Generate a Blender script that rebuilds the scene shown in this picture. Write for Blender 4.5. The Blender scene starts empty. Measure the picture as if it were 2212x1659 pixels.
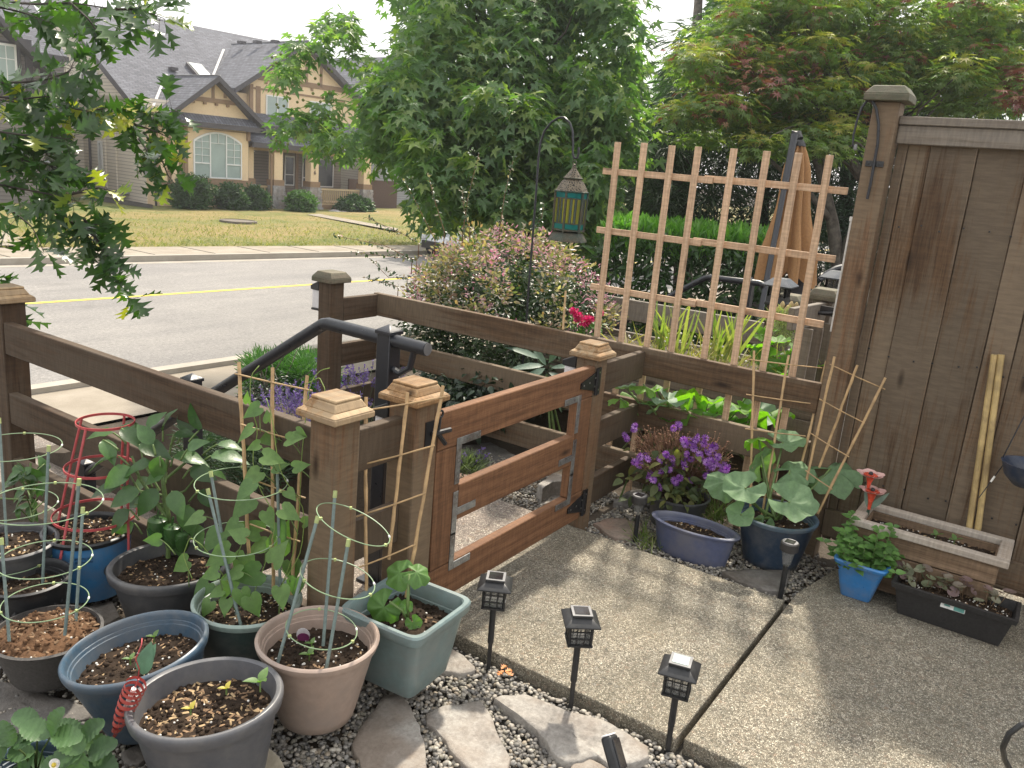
import bpy, math, random
import numpy as np
from mathutils import Matrix, Vector, noise
random.seed(7); RNG = np.random.default_rng(7)
R = math.radians
scene = bpy.context.scene
COL = scene.collection

# ------------------------------------------------------------------ survey
# Camera station (metres, patio = 0) and helpers that turn a bearing into a real point at a known height / plane / depth.
CAM = np.array([0.0, 0.0, 1.6]); FPX = 1788.9; PITCH, ROLL, YAW = R(14.604), R(4.924), R(33.122)
_f = np.array([math.cos(PITCH)*math.cos(YAW), math.cos(PITCH)*math.sin(YAW), -math.sin(PITCH)])
_r0 = np.array([math.sin(YAW), -math.cos(YAW), 0.0]); _u0 = np.cross(_r0, _f)
_r = math.cos(ROLL)*_r0 + math.sin(ROLL)*_u0; _u = -math.sin(ROLL)*_r0 + math.cos(ROLL)*_u0
def ray(a, b): return _f + _r*(a-1106)/FPX - _u*(b-829.5)/FPX
def sz(a, b, z=0.0): d = ray(a, b); return CAM + d*(z-CAM[2])/d[2]
def sx(a, b, x): d = ray(a, b); return CAM + d*x/d[0]
def sy(a, b, y): d = ray(a, b); return CAM + d*y/d[1]
def sd(a, b, D): return CAM + ray(a, b)*D
def depth(p): return float((np.array(p, float)-CAM) @ _f)

# ------------------------------------------------------------------ mesh builder
def V3(p): return np.array(p, float)
def nrm(v):
    v = np.array(v, float); n = np.linalg.norm(v); return v/n if n > 1e-9 else v
class MB:
    def __init__(s): s.v = []; s.l = []; s.t = []; s.m = []; s.n = 0
    def add(s, v, faces, mi=0):
        v = np.asarray(v, float).reshape(-1, 3); s.v.append(v)
        if isinstance(faces, np.ndarray):
            s.l.append((faces+s.n).ravel()); s.t.append(np.full(len(faces), faces.shape[1])); k = len(faces)
        else:
            s.l.append(np.array([i for f in faces for i in f])+s.n); s.t.append(np.array([len(f) for f in faces])); k = len(faces)
        s.m.append(np.full(k, mi)); s.n += len(v); return s
    def box(s, c, size, rz=0.0, mi=0, M=None):
        x, y, z = [q/2 for q in size]
        v = np.array([[a, b, d] for d in (-z, z) for b in (-y, y) for a in (-x, x)])
        if M is not None: v = v @ np.array(M).T
        cr, sr = math.cos(rz), math.sin(rz)
        v = v @ np.array([[cr, sr, 0], [-sr, cr, 0], [0, 0, 1]]) + V3(c)
        return s.add(v, [(0, 2, 3, 1), (4, 5, 7, 6), (0, 1, 5, 4), (2, 6, 7, 3), (0, 4, 6, 2), (1, 3, 7, 5)], mi)
    def frustum(s, c, a, b, h, rz=0.0, mi=0):     # a,b = (wx,wy) bottom / top, c = centre of the bottom
        v = [[i*a[0]/2, j*a[1]/2, 0] for j in (-1, 1) for i in (-1, 1)] + [[i*b[0]/2, j*b[1]/2, h] for j in (-1, 1) for i in (-1, 1)]
        cr, sr = math.cos(rz), math.sin(rz)
        v = np.array(v) @ np.array([[cr, sr, 0], [-sr, cr, 0], [0, 0, 1]]) + V3(c)
        return s.add(v, [(0, 2, 3, 1), (4, 5, 7, 6), (0, 1, 5, 4), (2, 6, 7, 3), (0, 4, 6, 2), (1, 3, 7, 5)], mi)
    def bar(s, a, b, w, h, up=(0, 0, 1), mi=0):   # w across, h along up
        a, b = V3(a), V3(b); d = nrm(b-a); r = nrm(np.cross(d, up)); u = np.cross(r, d)
        v = [p + r*i*w/2 + u*j*h/2 for p in (a, b) for j in (-1, 1) for i in (-1, 1)]
        return s.add(v, [(0, 2, 3, 1), (4, 5, 7, 6), (0, 1, 5, 4), (2, 6, 7, 3), (0, 4, 6, 2), (1, 3, 7, 5)], mi)
    def tube(s, pts, r, n=8, mi=0, closed=False):
        P = np.array(pts, float); k = len(P); rr = np.full(k, r) if np.isscalar(r) else np.array(r, float)
        T = np.roll(P, -1, 0)-np.roll(P, 1, 0) if closed else np.gradient(P, axis=0)
        T /= np.maximum(np.linalg.norm(T, axis=1, keepdims=True), 1e-9)
        ref = np.array([0, 0, 1.0]) if abs(T[0][2]) < .9 else np.array([1.0, 0, 0])
        u = nrm(np.cross(T[0], ref)); vs = []; ang = np.linspace(0, 2*math.pi, n, endpoint=False)
        for i in range(k):
            u = nrm(u - T[i]*(u @ T[i])); w = np.cross(T[i], u)
            vs.append(P[i] + rr[i]*(np.cos(ang)[:, None]*u + np.sin(ang)[:, None]*w))
        v = np.concatenate(vs); f = []
        for i in range(k if closed else k-1):
            j = (i+1) % k
            for q in range(n): f.append((i*n+q, i*n+(q+1) % n, j*n+(q+1) % n, j*n+q))
        s.add(v, np.array(f), mi)
        if not closed:
            s.l.append(np.arange(n)[::-1]+s.n-len(v)); s.t.append(np.array([n])); s.m.append(np.array([mi]))
            s.l.append(np.arange(n)+s.n-n); s.t.append(np.array([n])); s.m.append(np.array([mi]))
        return s
    def ring(s, c, R_, r, n=6, k=40, mi=0, nrmv=(0, 0, 1), sx_=1.0):
        z = nrm(nrmv); x = nrm(np.cross((0, 1, 0) if abs(z[1]) < .9 else (1, 0, 0), z)); y = np.cross(z, x)
        return s.tube([V3(c)+R_*(math.cos(a)*x*sx_+math.sin(a)*y) for a in np.linspace(0, 2*math.pi, k, endpoint=False)], r, n, mi, True)
    def lathe(s, c, prof, n=40, mi=0, ex=1.0, ey=1.0, rz=0.0, tilt=None, power=2.0, caps=True):
        c = V3(c); a = np.linspace(0, 2*math.pi, n, endpoint=False); ca, sa = np.cos(a), np.sin(a)
        if power != 2.0:
            q = (np.abs(ca)**power+np.abs(sa)**power)**(-1/power); ca, sa = ca*q, sa*q
        v = []
        for (r, z) in prof: v.append(np.stack([r*ca*ex, r*sa*ey, np.full(n, z)], 1))
        v = np.concatenate(v); cr, sr = math.cos(rz), math.sin(rz)
        v = v @ np.array([[cr, sr, 0], [-sr, cr, 0], [0, 0, 1]])
        if tilt is not None: v = v @ np.array(tilt).T
        k = len(prof); f = np.array([(i*n+q, i*n+(q+1) % n, (i+1)*n+(q+1) % n, (i+1)*n+q) for i in range(k-1) for q in range(n)])
        s.add(v+c, f, mi)
        if caps and prof[0][0] > 0: s.l.append(np.arange(n)[::-1]+s.n-k*n); s.t.append(np.array([n])); s.m.append(np.array([mi]))
        if caps and prof[-1][0] > 0: s.l.append(np.arange(n)+s.n-n); s.t.append(np.array([n])); s.m.append(np.array([mi]))
        return s
    def inst(s, tmpl, P, D, N, S, mi=0):          # many copies of a template: positions, directions (+x), normals (+z), scales
        tv, tf = tmpl; P = np.asarray(P, float).reshape(-1, 3); k = len(P)
        if k == 0: return s
        D = np.broadcast_to(np.asarray(D, float), (k, 3)).copy(); N = np.broadcast_to(np.asarray(N, float), (k, 3)); S = np.broadcast_to(np.asarray(S, float), (k,))
        D /= np.maximum(np.linalg.norm(D, axis=1, keepdims=True), 1e-9)
        Y = np.cross(N, D); Y /= np.maximum(np.linalg.norm(Y, axis=1, keepdims=True), 1e-9); Z = np.cross(D, Y)
        v = P[:, None] + S[:, None, None]*(tv[None, :, 0:1]*D[:, None]+tv[None, :, 1:2]*Y[:, None]+tv[None, :, 2:3]*Z[:, None])
        nv = len(tv)
        lo = np.concatenate([np.array(f) for f in tf]); to = np.array([len(f) for f in tf])
        s.v.append(v.reshape(-1, 3)); s.l.append((lo[None]+nv*np.arange(k)[:, None]+s.n).ravel()); s.t.append(np.tile(to, k)); s.m.append(np.full(len(to)*k, mi)); s.n += nv*k
        return s
    def poly(s, outline, z0, z1, mi=0):           # extruded polygon
        k = len(outline); v = [(p[0], p[1], z0) for p in outline]+[(p[0], p[1], z1) for p in outline]
        return s.add(v, [tuple(range(k))[::-1], tuple(range(k, 2*k))]+[(i, (i+1) % k, k+(i+1) % k, k+i) for i in range(k)], mi)

WM = {}
def base_name(o): return o.name
def link(o, parent, M):
    COL.objects.link(o); WM[o.name] = M
    if parent is not None:
        o.parent = parent; o.matrix_basis = WM[parent.name].inverted() @ M
    else: o.matrix_basis = M
    return o
def tag(o, label=None, cat=None, group=None, kind=None):
    if label: o['label'] = label
    if cat: o['category'] = cat
    if group: o['group'] = group
    if kind: o['kind'] = kind
    return o
def thing(name, label, cat, loc, group=None):
    o = bpy.data.objects.new(name, None); o.empty_display_size = .1
    link(o, None, Matrix.Translation(Vector([float(q) for q in loc]))); return tag(o, label, cat, group)
def build(name, mb, mats, parent=None, org=None, M=None, smooth=True, ang=38, bevel=0, bseg=2):
    me = bpy.data.meshes.new(name); v = np.concatenate(mb.v)
    if M is None:
        if org is None: org = np.array(WM[parent.name].translation) if parent is not None else np.array([v[:, 0].mean(), v[:, 1].mean(), v[:, 2].min()])
        M = Matrix.Translation(Vector([float(q) for q in org])); v = v-np.array(org)
    L = np.concatenate(mb.l).astype(np.int32); T = np.concatenate(mb.t).astype(np.int32)
    me.vertices.add(len(v)); me.vertices.foreach_set('co', v.astype(np.float32).ravel())
    me.loops.add(len(L)); me.loops.foreach_set('vertex_index', L)
    me.polygons.add(len(T)); me.polygons.foreach_set('loop_start', np.concatenate([[0], np.cumsum(T)[:-1]]).astype(np.int32))
    if not isinstance(mats, (list, tuple)): mats = [mats]
    for m in mats: me.materials.append(m)
    me.polygons.foreach_set('material_index', np.concatenate(mb.m).astype(np.int32))
    me.polygons.foreach_set('use_smooth', np.full(len(T), bool(smooth)))
    me.update(calc_edges=True); me.validate(verbose=False)
    if smooth and ang < 179: me.set_sharp_from_angle(angle=R(ang))
    o = bpy.data.objects.new(name, me); link(o, parent, M)
    if bevel:
        b = o.modifiers.new('bevel', 'BEVEL'); b.width = bevel; b.segments = bseg; b.limit_method = 'ANGLE'; b.angle_limit = R(40)
    return o
def board(name, a, b, w, h, mat, parent, up=(0, 0, 1), bevel=.004, label=None, bow=0.0):
    """a timber from a to b: local x along the grain, w across, h along up"""
    a, b = V3(a), V3(b); d = nrm(b-a); r = nrm(np.cross(d, up)); u = np.cross(r, d); L = float(np.linalg.norm(b-a)); c = (a+b)/2
    M = Matrix(((d[0], r[0], u[0], c[0]), (d[1], r[1], u[1], c[1]), (d[2], r[2], u[2], c[2]), (0, 0, 0, 1)))
    mb = MB(); n = max(1, int(L/.25)); xs = np.linspace(-L/2, L/2, n+1); v = []
    for x in xs:
        e = random.uniform(-1, 1)*.0012; v += [(x, i*w/2+e, j*h/2+e*.6) for j in (-1, 1) for i in (-1, 1)]
    f = [(0, 2, 3, 1), (4*n, 4*n+1, 4*n+3, 4*n+2)]
    for k in range(n):
        p = 4*k; q = p+4; f += [(p, p+1, q+1, q), (p+1, p+3, q+3, q+1), (p+3, p+2, q+2, q+3), (p+2, p, q, q+2)]
    mb.add(v, f)
    o = build(name, mb, mat, parent, M=M, bevel=bevel, ang=30)
    if label: o['label'] = label
    return o
def copy_tree(o, parent=None, M=None):
    c = o.copy(); COL.objects.link(c); c.parent = parent
    if M is not None: c.matrix_basis = M
    WM[c.name] = M if M is not None else WM.get(o.name, Matrix())
    for ch in [q for q in scene.objects if q.parent == o]: copy_tree(ch, c)
    return c

# ------------------------------------------------------------------ materials
def newmat(name):
    m = bpy.data.materials.new(name); m.use_nodes = True; nt = m.node_tree; nt.nodes.clear()
    out = nt.nodes.new('ShaderNodeOutputMaterial'); return m, nt, out
def N(nt, t, **k):
    n = nt.nodes.new(t)
    for a, b in k.items():
        if a.startswith('i_'): n.inputs[a[2:].replace('_', ' ')].default_value = b
        else: setattr(n, a, b)
    return n
def L4(c): return (c[0], c[1], c[2], 1.0)
def ramp(nt, fac, stops, interp='LINEAR'):
    r = nt.nodes.new('ShaderNodeValToRGB'); r.color_ramp.interpolation = interp; e = r.color_ramp.elements
    if len(stops) == 1: stops = [(0, stops[0][1]), (1, stops[0][1])]
    while len(e) < len(stops): e.new(.5)
    for i, (p, c) in enumerate(stops): e[i].position = p; e[i].color = L4(c)
    nt.links.new(fac, r.inputs[0]); return r.outputs[0]
def mix(nt, fac, a, b, mode='MIX'):
    n = nt.nodes.new('ShaderNodeMix'); n.data_type = 'RGBA'; n.blend_type = mode
    for s, v in ((n.inputs[0], fac), (n.inputs[6], a), (n.inputs[7], b)):
        if isinstance(v, bpy.types.NodeSocket): nt.links.new(v, s)
        elif isinstance(v, (int, float)): s.default_value = v
        else: s.default_value = L4(v)
    return n.outputs[2]
def coords(nt, scale=(1, 1, 1), kind='Object', rnd=True):
    tc = nt.nodes.new('ShaderNodeTexCoord'); mp = nt.nodes.new('ShaderNodeMapping'); mp.inputs['Scale'].default_value = scale
    nt.links.new(tc.outputs[kind], mp.inputs[0])
    if rnd:
        oi = nt.nodes.new('ShaderNodeObjectInfo'); ml = nt.nodes.new('ShaderNodeMath'); ml.operation = 'MULTIPLY'; ml.inputs[1].default_value = 37.0
        nt.links.new(oi.outputs['Random'], ml.inputs[0]); nt.links.new(ml.outputs[0], mp.inputs['Location'])
    return mp.outputs[0]
def geo_pos(nt, scale=(1, 1, 1)):
    g = nt.nodes.new('ShaderNodeNewGeometry'); mp = nt.nodes.new('ShaderNodeMapping'); mp.inputs['Scale'].default_value = scale
    nt.links.new(g.outputs['Position'], mp.inputs[0]); return mp.outputs[0]
def noise_t(nt, vec, scale, detail=4.0, rough=.6, dist=0.0):
    n = nt.nodes.new('ShaderNodeTexNoise'); n.inputs['Scale'].default_value = scale; n.inputs['Detail'].default_value = detail
    n.inputs['Roughness'].default_value = rough; n.inputs['Distortion'].default_value = dist; nt.links.new(vec, n.inputs['Vector']); return n.outputs['Fac']
def voro(nt, vec, scale, feature='F1', rand=1.0):
    n = nt.nodes.new('ShaderNodeTexVoronoi'); n.feature = feature; n.inputs['Scale'].default_value = scale; n.inputs['Randomness'].default_value = rand
    nt.links.new(vec, n.inputs['Vector']); return n
def bump(nt, h, strength=.4, dist=.01):
    b = nt.nodes.new('ShaderNodeBump'); b.inputs['Strength'].default_value = strength; b.inputs['Distance'].default_value = dist
    nt.links.new(h, b.inputs['Height']); return b.outputs[0]
def principled(nt, out, color, rough=.6, nrmsock=None, metal=0.0, spec=.5, **k):
    p = nt.nodes.new('ShaderNodeBsdfPrincipled')
    if isinstance(color, bpy.types.NodeSocket): nt.links.new(color, p.inputs['Base Color'])
    else: p.inputs['Base Color'].default_value = L4(color)
    if isinstance(rough, bpy.types.NodeSocket): nt.links.new(rough, p.inputs['Roughness'])
    else: p.inputs['Roughness'].default_value = rough
    p.inputs['Metallic'].default_value = metal; p.inputs['Specular IOR Level'].default_value = spec
    for a, b in k.items(): p.inputs[a.replace('_', ' ')].default_value = b
    if nrmsock is not None: nt.links.new(nrmsock, p.inputs['Normal'])
    if out is not None: nt.links.new(p.outputs[0], out.inputs[0])
    return p
def plain(name, c, rough=.5, metal=0.0, var=.25, scale=30, bmp=.08, spec=.5, dirt=None, **k):
    m, nt, out = newmat(name); v = coords(nt); n = noise_t(nt, v, scale, 5)
    a = [q*(1-var) for q in c]; b = [min(1, q*(1+var)) for q in c]
    col = ramp(nt, n, [(.3, a), (.7, b)])
    if dirt is not None:
        d = noise_t(nt, v, 7, 6, .7); f = ramp(nt, d, [(.42, (0, 0, 0)), (.64, (.9, .9, .9))]); col = mix(nt, f, col, dirt)
    r = ramp(nt, noise_t(nt, v, scale*.4, 4), [(.3, [max(.05, rough-.12)]*3), (.7, [min(1, rough+.12)]*3)])
    principled(nt, out, col, r, bump(nt, n, bmp, .004), metal, spec, **k); return m
def wood(name, dark, light, grey=None, gw=.5, rough=.75, rings=5.0, knots=True):
    m, nt, out = newmat(name); v = coords(nt, (1, 1, 1))
    def stretched(sx_, s):
        mp = nt.nodes.new('ShaderNodeMapping'); mp.inputs['Scale'].default_value = (sx_, s, s); nt.links.new(v, mp.inputs[0]); return mp.outputs[0]
    g1 = noise_t(nt, stretched(2.2, 48), 1.0, 8, .75, .4); g2 = noise_t(nt, stretched(7, 170), 1.0, 4, .7); big = noise_t(nt, stretched(1.2, 3), 1.0, 3, .5)
    w = nt.nodes.new('ShaderNodeTexWave'); w.wave_type = 'BANDS'; w.bands_direction = 'Z'; w.inputs['Scale'].default_value = rings; w.inputs['Distortion'].default_value = 9; w.inputs['Detail'].default_value = 3; w.inputs['Detail Scale'].default_value = .7
    nt.links.new(stretched(.35, 1.4), w.inputs['Vector'])
    f = mix(nt, .20, g1, w.outputs['Fac']); col = ramp(nt, f, [(.28, dark), (.72, light)])
    col = mix(nt, ramp(nt, g2, [(.36, (.55, .55, .55)), (.52, (0, 0, 0))]), col, [q*.6 for q in dark], 'MIX')
    if grey is not None:
        gf = ramp(nt, mix(nt, .5, big, g1), [(.42, (0, 0, 0)), (.42+gw*.3, (1, 1, 1))]); col = mix(nt, gf, col, grey)
    h = mix(nt, .5, g1, g2)
    if knots:
        k = voro(nt, stretched(2.2, 7), 1.0); kf = ramp(nt, k.outputs['Distance'], [(.03, (1, 1, 1)), (.13, (0, 0, 0))]); col = mix(nt, kf, col, [q*.35 for q in dark])
    sw = noise_t(nt, stretched(95, 14), 1.0, 3, .6); col = mix(nt, .5, col, ramp(nt, sw, [(.35, (.72, .72, .72)), (.65, (1.25, 1.24, 1.2))]), 'MULTIPLY')
    gi = nt.nodes.new('ShaderNodeNewGeometry'); col = mix(nt, 1.0, col, ramp(nt, gi.outputs['Random Per Island'], [(0, (.74, .73, .72)), (.5, (1, .97, .95)), (1, (1.22, 1.2, 1.16))]), 'MULTIPLY')
    col = mix(nt, .55, col, ramp(nt, big, [(.3, (.7, .68, .66)), (.7, (1.2, 1.17, 1.13))]), 'MULTIPLY')
    principled(nt, out, col, rough, bump(nt, h, .45, .004), spec=.35); return m
def leafmat(name, cols, rough=.42, trans=.32, tcol=None, spec=.5, dots=None):
    m, nt, out = newmat(name); g = nt.nodes.new('ShaderNodeNewGeometry')
    k = len(cols); col = ramp(nt, g.outputs['Random Per Island'], [((i+.5)/k, c) for i, c in enumerate(cols)])
    n = noise_t(nt, coords(nt, rnd=False), 60, 3); col = mix(nt, .5, col, ramp(nt, n, [(.3, (.7, .72, .7)), (.7, (1.25, 1.25, 1.2))]), 'MULTIPLY')
    if dots is not None:
        col = mix(nt, ramp(nt, noise_t(nt, coords(nt, rnd=False), 160, 2), [(.6, (0, 0, 0)), (.68, (1, 1, 1))]), col, dots)
    p = principled(nt, None, col, rough, bump(nt, n, .25, .004), spec=spec)
    t = nt.nodes.new('ShaderNodeBsdfTranslucent'); tc = mix(nt, 1.0, col, tcol or (1.5, 1.9, .55), 'MULTIPLY'); nt.links.new(tc, t.inputs[0])
    ms = nt.nodes.new('ShaderNodeMixShader'); ms.inputs[0].default_value = trans
    nt.links.new(p.outputs[0], ms.inputs[1]); nt.links.new(t.outputs[0], ms.inputs[2]); nt.links.new(ms.outputs[0], out.inputs[0]); return m
def aggregate(name, cols, base, scale=185, dirtc=(.10, .095, .075), amount=.6):
    m, nt, out = newmat(name); v = geo_pos(nt)
    vo = voro(nt, v, scale); vd = voro(nt, v, scale, 'DISTANCE_TO_EDGE'); sep = nt.nodes.new('ShaderNodeSeparateColor'); nt.links.new(vo.outputs['Color'], sep.inputs[0])
    k = len(cols); col = ramp(nt, sep.outputs[0], [(i/(k-1)*.98+.01, c) for i, c in enumerate(cols)])
    v2 = voro(nt, v, scale*.42); d2_ = voro(nt, v, scale*.42, 'DISTANCE_TO_EDGE'); s2 = nt.nodes.new('ShaderNodeSeparateColor'); nt.links.new(v2.outputs['Color'], s2.inputs[0]); big_ = mix(nt, 1.0, ramp(nt, s2.outputs[1], [(.80, (0, 0, 0)), (.81, (1, 1, 1))]), ramp(nt, d2_.outputs['Distance'], [(.05, (0, 0, 0)), (.10, (1, 1, 1))]), 'MULTIPLY'); col = mix(nt, big_, col, ramp(nt, s2.outputs[0], [(0, (.12, .11, .10)), (.35, (.34, .26, .20)), (.65, (.55, .50, .43)), (1, (.30, .28, .25))]))
    edge = ramp(nt, vd.outputs['Distance'], [(.02, (1, 1, 1)), (.16, (0, 0, 0))]); col = mix(nt, edge, col, base)
    fine = noise_t(nt, v, 330, 2); col = mix(nt, .45, col, ramp(nt, fine, [(.3, (.6, .6, .6)), (.7, (1.35, 1.35, 1.3))]), 'MULTIPLY')
    d = noise_t(nt, v, 3.1, 7, .68); d2 = noise_t(nt, v, 14, 5, .7)
    df = ramp(nt, mix(nt, .4, d, d2), [(.40, (0, 0, 0)), (.66, (amount, amount, amount))]); col = mix(nt, df, col, dirtc); lp = noise_t(nt, v, 1.6, 5, .6); col = mix(nt, 1.0, col, ramp(nt, lp, [(.35, (.86, .88, .88)), (.65, (1.14, 1.12, 1.06))]), 'MULTIPLY')
    inv = nt.nodes.new('ShaderNodeMath'); inv.operation = 'SUBTRACT'; inv.inputs[0].default_value = 1.0; nt.links.new(edge, inv.inputs[1])
    principled(nt, out, col, .85, bump(nt, inv.outputs[0], .55, .004), spec=.3); return m
def stone_mat(name, cols, scale=9):
    m, nt, out = newmat(name); v = coords(nt); a = noise_t(nt, v, scale, 7, .7); b = noise_t(nt, v, scale*7, 5, .7); c = noise_t(nt, v, scale*.4, 4)
    col = ramp(nt, mix(nt, .4, a, b), [(.3, cols[0]), (.5, cols[1]), (.68, cols[2])])
    col = mix(nt, ramp(nt, c, [(.45, (0, 0, 0)), (.65, (.6, .6, .6))]), col, cols[3])
    principled(nt, out, col, .8, bump(nt, mix(nt, .5, a, b), .7, .012), spec=.3); return m

M_ = {}
M_['wood_fence'] = wood('weathered_fence_wood', (.08, .047, .025), (.18, .113, .063), (.15, .115, .08), .4)
M_['wood_rail'] = wood('brown_rail_wood', (.052, .031, .017), (.115, .071, .041), (.09, .068, .048), .35)
M_['wood_gate'] = wood('cedar_gate_wood', (.135, .066, .033), (.24, .125, .066), None, .25)
M_['wood_post'] = wood('cedar_post_wood', (.115, .064, .034), (.22, .132, .075), (.16, .12, .08), .3)
M_['wood_cap'] = wood('tan_cap_wood', (.22, .125, .055), (.42, .27, .14), (.33, .25, .16), .3, rings=12)
M_['wood_cap_old'] = wood('mossy_cap_wood', (.12, .10, .075), (.24, .21, .16), (.10, .11, .075), .6)
M_['wood_plank'] = wood('dark_plank_wood', (.075, .042, .021), (.20, .122, .066), (.15, .118, .085), .32, rings=4)
M_['wood_grey'] = wood('grey_weathered_wood', (.13, .11, .09), (.27, .24, .20), (.20, .185, .165), .5)
M_['wood_pale'] = wood('pale_new_wood', (.48, .33, .215), (.64, .48, .345), None, .3, rings=10)
M_['wood_box'] = wood('box_rim_wood', (.33, .28, .23), (.52, .46, .40), (.42, .39, .35), .5)
M_['wood_boxb'] = wood('box_side_wood', (.15, .10, .062), (.28, .20, .135), None, .4)
M_['bamboo'] = plain('bamboo_cane', (.42, .28, .14), .5, var=.3, scale=25, bmp=.15)
M_['bamboo_big'] = plain('yellow_bamboo_pole', (.46, .34, .15), .45, var=.3, scale=12, bmp=.1, dirt=(.25, .18, .09))
M_['black'] = plain('black_powder_coat', (.016, .018, .024), .38, var=.2, scale=90, bmp=.05)
M_['black_pl'] = plain('black_plastic', (.017, .018, .02), .42, var=.25, scale=60)
M_['hinge'] = plain('black_iron', (.012, .012, .014), .42, var=.3)
M_['galv'] = plain('galvanised_steel', (.36, .37, .37), .5, .8, .35, 35, dirt=(.14, .10, .08))
M_['screw'] = plain('screw_steel', (.5, .5, .5), .35, 1.0)
M_['solar'] = plain('solar_cell', (.02, .018, .02), .15, var=.1)
M_['steel'] = plain('brushed_steel', (.17, .17, .175), .55, .1, .15)
M_['frost'] = plain('frosted_lens', (.72, .70, .72), .35, var=.08)
M_['agg'] = aggregate('exposed_aggregate', [(.10, .09, .075), (.31, .265, .21), (.19, .17, .14), (.48, .43, .35), (.26, .235, .195), (.64, .59, .50), (.34, .28, .22)], (.11, .10, .08))
M_['agg2'] = aggregate('path_aggregate', [(.14, .12, .11), (.33, .28, .25), (.24, .20, .18), (.52, .46, .41), (.29, .23, .20)], (.15, .125, .11), 130, amount=.3)
def pot_mat(n, c, dirt=True, rough=.42): return plain(n, c, rough, var=.1, scale=45, bmp=.03, dirt=[q*.55+.075 for q in (c[0]+.02, c[1]+.01, c[2])] if dirt else None)
def soil_m(n, a, b): return plain(n, a, .95, var=.6, scale=180, bmp=.8, spec=.15, dirt=b)
M_['soil'] = soil_m('potting_soil', (.026, .018, .013), (.05, .034, .023))
M_['soil_brown'] = soil_m('brown_soil', (.075, .042, .024), (.16, .09, .05))
M_['chip'] = plain('bark_chip', (.20, .125, .07), .9, var=.5, scale=60)
M_['chip_pale'] = plain('pale_bark_chip', (.38, .27, .15), .9, var=.5, scale=60)
M_['perlite'] = plain('perlite', (.75, .73, .68), .9, var=.1)
M_['stem'] = plain('green_stem', (.11, .17, .05), .5, var=.3)
M_['stem_brown'] = plain('brown_stem', (.16, .10, .055), .8, var=.35)
M_['bark'] = plain('grey_bark', (.10, .085, .07), .9, var=.5, scale=18, bmp=.8)
M_['bark_dark'] = plain('dark_bark', (.05, .042, .035), .9, var=.5, scale=14, bmp=.8)
SUN_E, SUN_ANG, SKY_S, CLOUD, EXPO, GLARE_HAZE = 4.0, 2.4, .125, 8.5, 0.72, 0.002
# ------------------------------------------------------------------ leaf templates (+x along the midrib, +z up), unit length
def strip(ts, ws, fold=.25, droop=.25, off=None, wave=0.0):
    n = len(ts); v = []; off = off or [0]*n
    for i, (t, w) in enumerate(zip(ts, ws)):
        z = -droop*t*t; e = wave*math.sin(i*2.3)
        v += [(t, 0, z), (t+off[i], w, z+fold*w+e*w), (t+off[i], -w, z+fold*w-e*w)]
    f = []
    for i in range(n-1):
        a = 3*i; b = a+3; f += [(a, b, b+1, a+1), (a, a+2, b+2, b)]
    return np.array(v, float), f
OVATE = strip([0, .12, .3, .5, .7, .87, 1], [.0, .17, .27, .27, .2, .1, 0], .3, .3)
PEPPER = strip([0, .1, .25, .42, .6, .78, .92, 1], [.0, .16, .27, .3, .25, .15, .06, 0], .28, .38, wave=.12)
LANCE = strip([0, .15, .4, .7, 1], [.0, .085, .12, .085, 0], .2, .2)
MINT = strip([0, .12, .32, .55, .8, 1], [.0, .26, .36, .31, .16, 0], .3, .25)
SMALL = strip([0, .35, .75, 1], [.0, .23, .18, 0], .3, .2)
GRASS = strip([0, .25, .5, .75, 1], [.018, .02, .018, .012, 0], .1, .45)
SPIKE = strip([0, .4, .8, 1], [.03, .05, .04, 0], .5, .15)
HEART = (np.array([(0, 0, 0), (-.16, .16, .0), (-.13, .33, .03), (.08, .43, .06), (.34, .37, .04), (.6, .22, 0), (.85, .07, -.08), (1, 0, -.14), (.85, -.07, -.08), (.6, -.22, 0), (.34, -.37, .04), (.08, -.43, .06), (-.13, -.33, .03), (-.16, -.16, 0), (.4, 0, -.04), (.72, 0, -.07)]),
         [(0, 1, 2), (0, 2, 3), (0, 3, 4, 14), (14, 4, 5, 15), (15, 5, 6, 7), (7, 8, 9, 15), (15, 9, 10, 14), (14, 10, 11, 0), (0, 11, 12), (0, 12, 13)])
def fan(outline, cz=-.04, c=(0, 0)):
    k = len(outline); v = [(c[0], c[1], cz)]+[tuple(p) for p in outline]
    return np.array(v, float), [(0, 1+i, 1+(i+1) % k) for i in range(k)]
def lobed(n, inner, spread=250, narrow=.0, tipz=-.1, base=.12):
    out = [(-base*.3, 0, 0)]; a0 = -spread/2
    for i in range(n):
        a = a0+spread*i/(n-1); L = 1-.42*abs(a/(spread/2))**1.5
        st = spread/(n-1)
        out.append((inner*.95*math.cos(R(a-st*.5)), inner*.95*math.sin(R(a-st*.5)), .01))
        if not narrow: out.append((L*.62*math.cos(R(a-st*.2)), L*.62*math.sin(R(a-st*.2)), 0))
        out.append((L*math.cos(R(a)), L*math.sin(R(a)), tipz*L))
        if not narrow: out.append((L*.62*math.cos(R(a+st*.2)), L*.62*math.sin(R(a+st*.2)), 0))
    out.append((inner*.95*math.cos(R(a0+spread+st*.5)), inner*.95*math.sin(R(a0+spread+st*.5)), .01))
    return fan(out)
STAR = lobed(5, .36); JMAPLE = lobed(7, .3, 260, narrow=1, tipz=-.18); SPIKY = lobed(9, .7, 330, narrow=1)
def oak_leaf():
    T = [0, .08, .18, .24, .36, .46, .52, .64, .74, .80, .88, .94, 1]; W = [.0, .05, .13, .28, .08, .20, .50, .09, .17, .38, .08, .10, 0]; O = [0, 0, .02, .10, 0, .03, .17, 0, .03, .14, 0, .02, 0]
    return strip(T, W, .18, .22, O)
OAK = oak_leaf()
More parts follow.
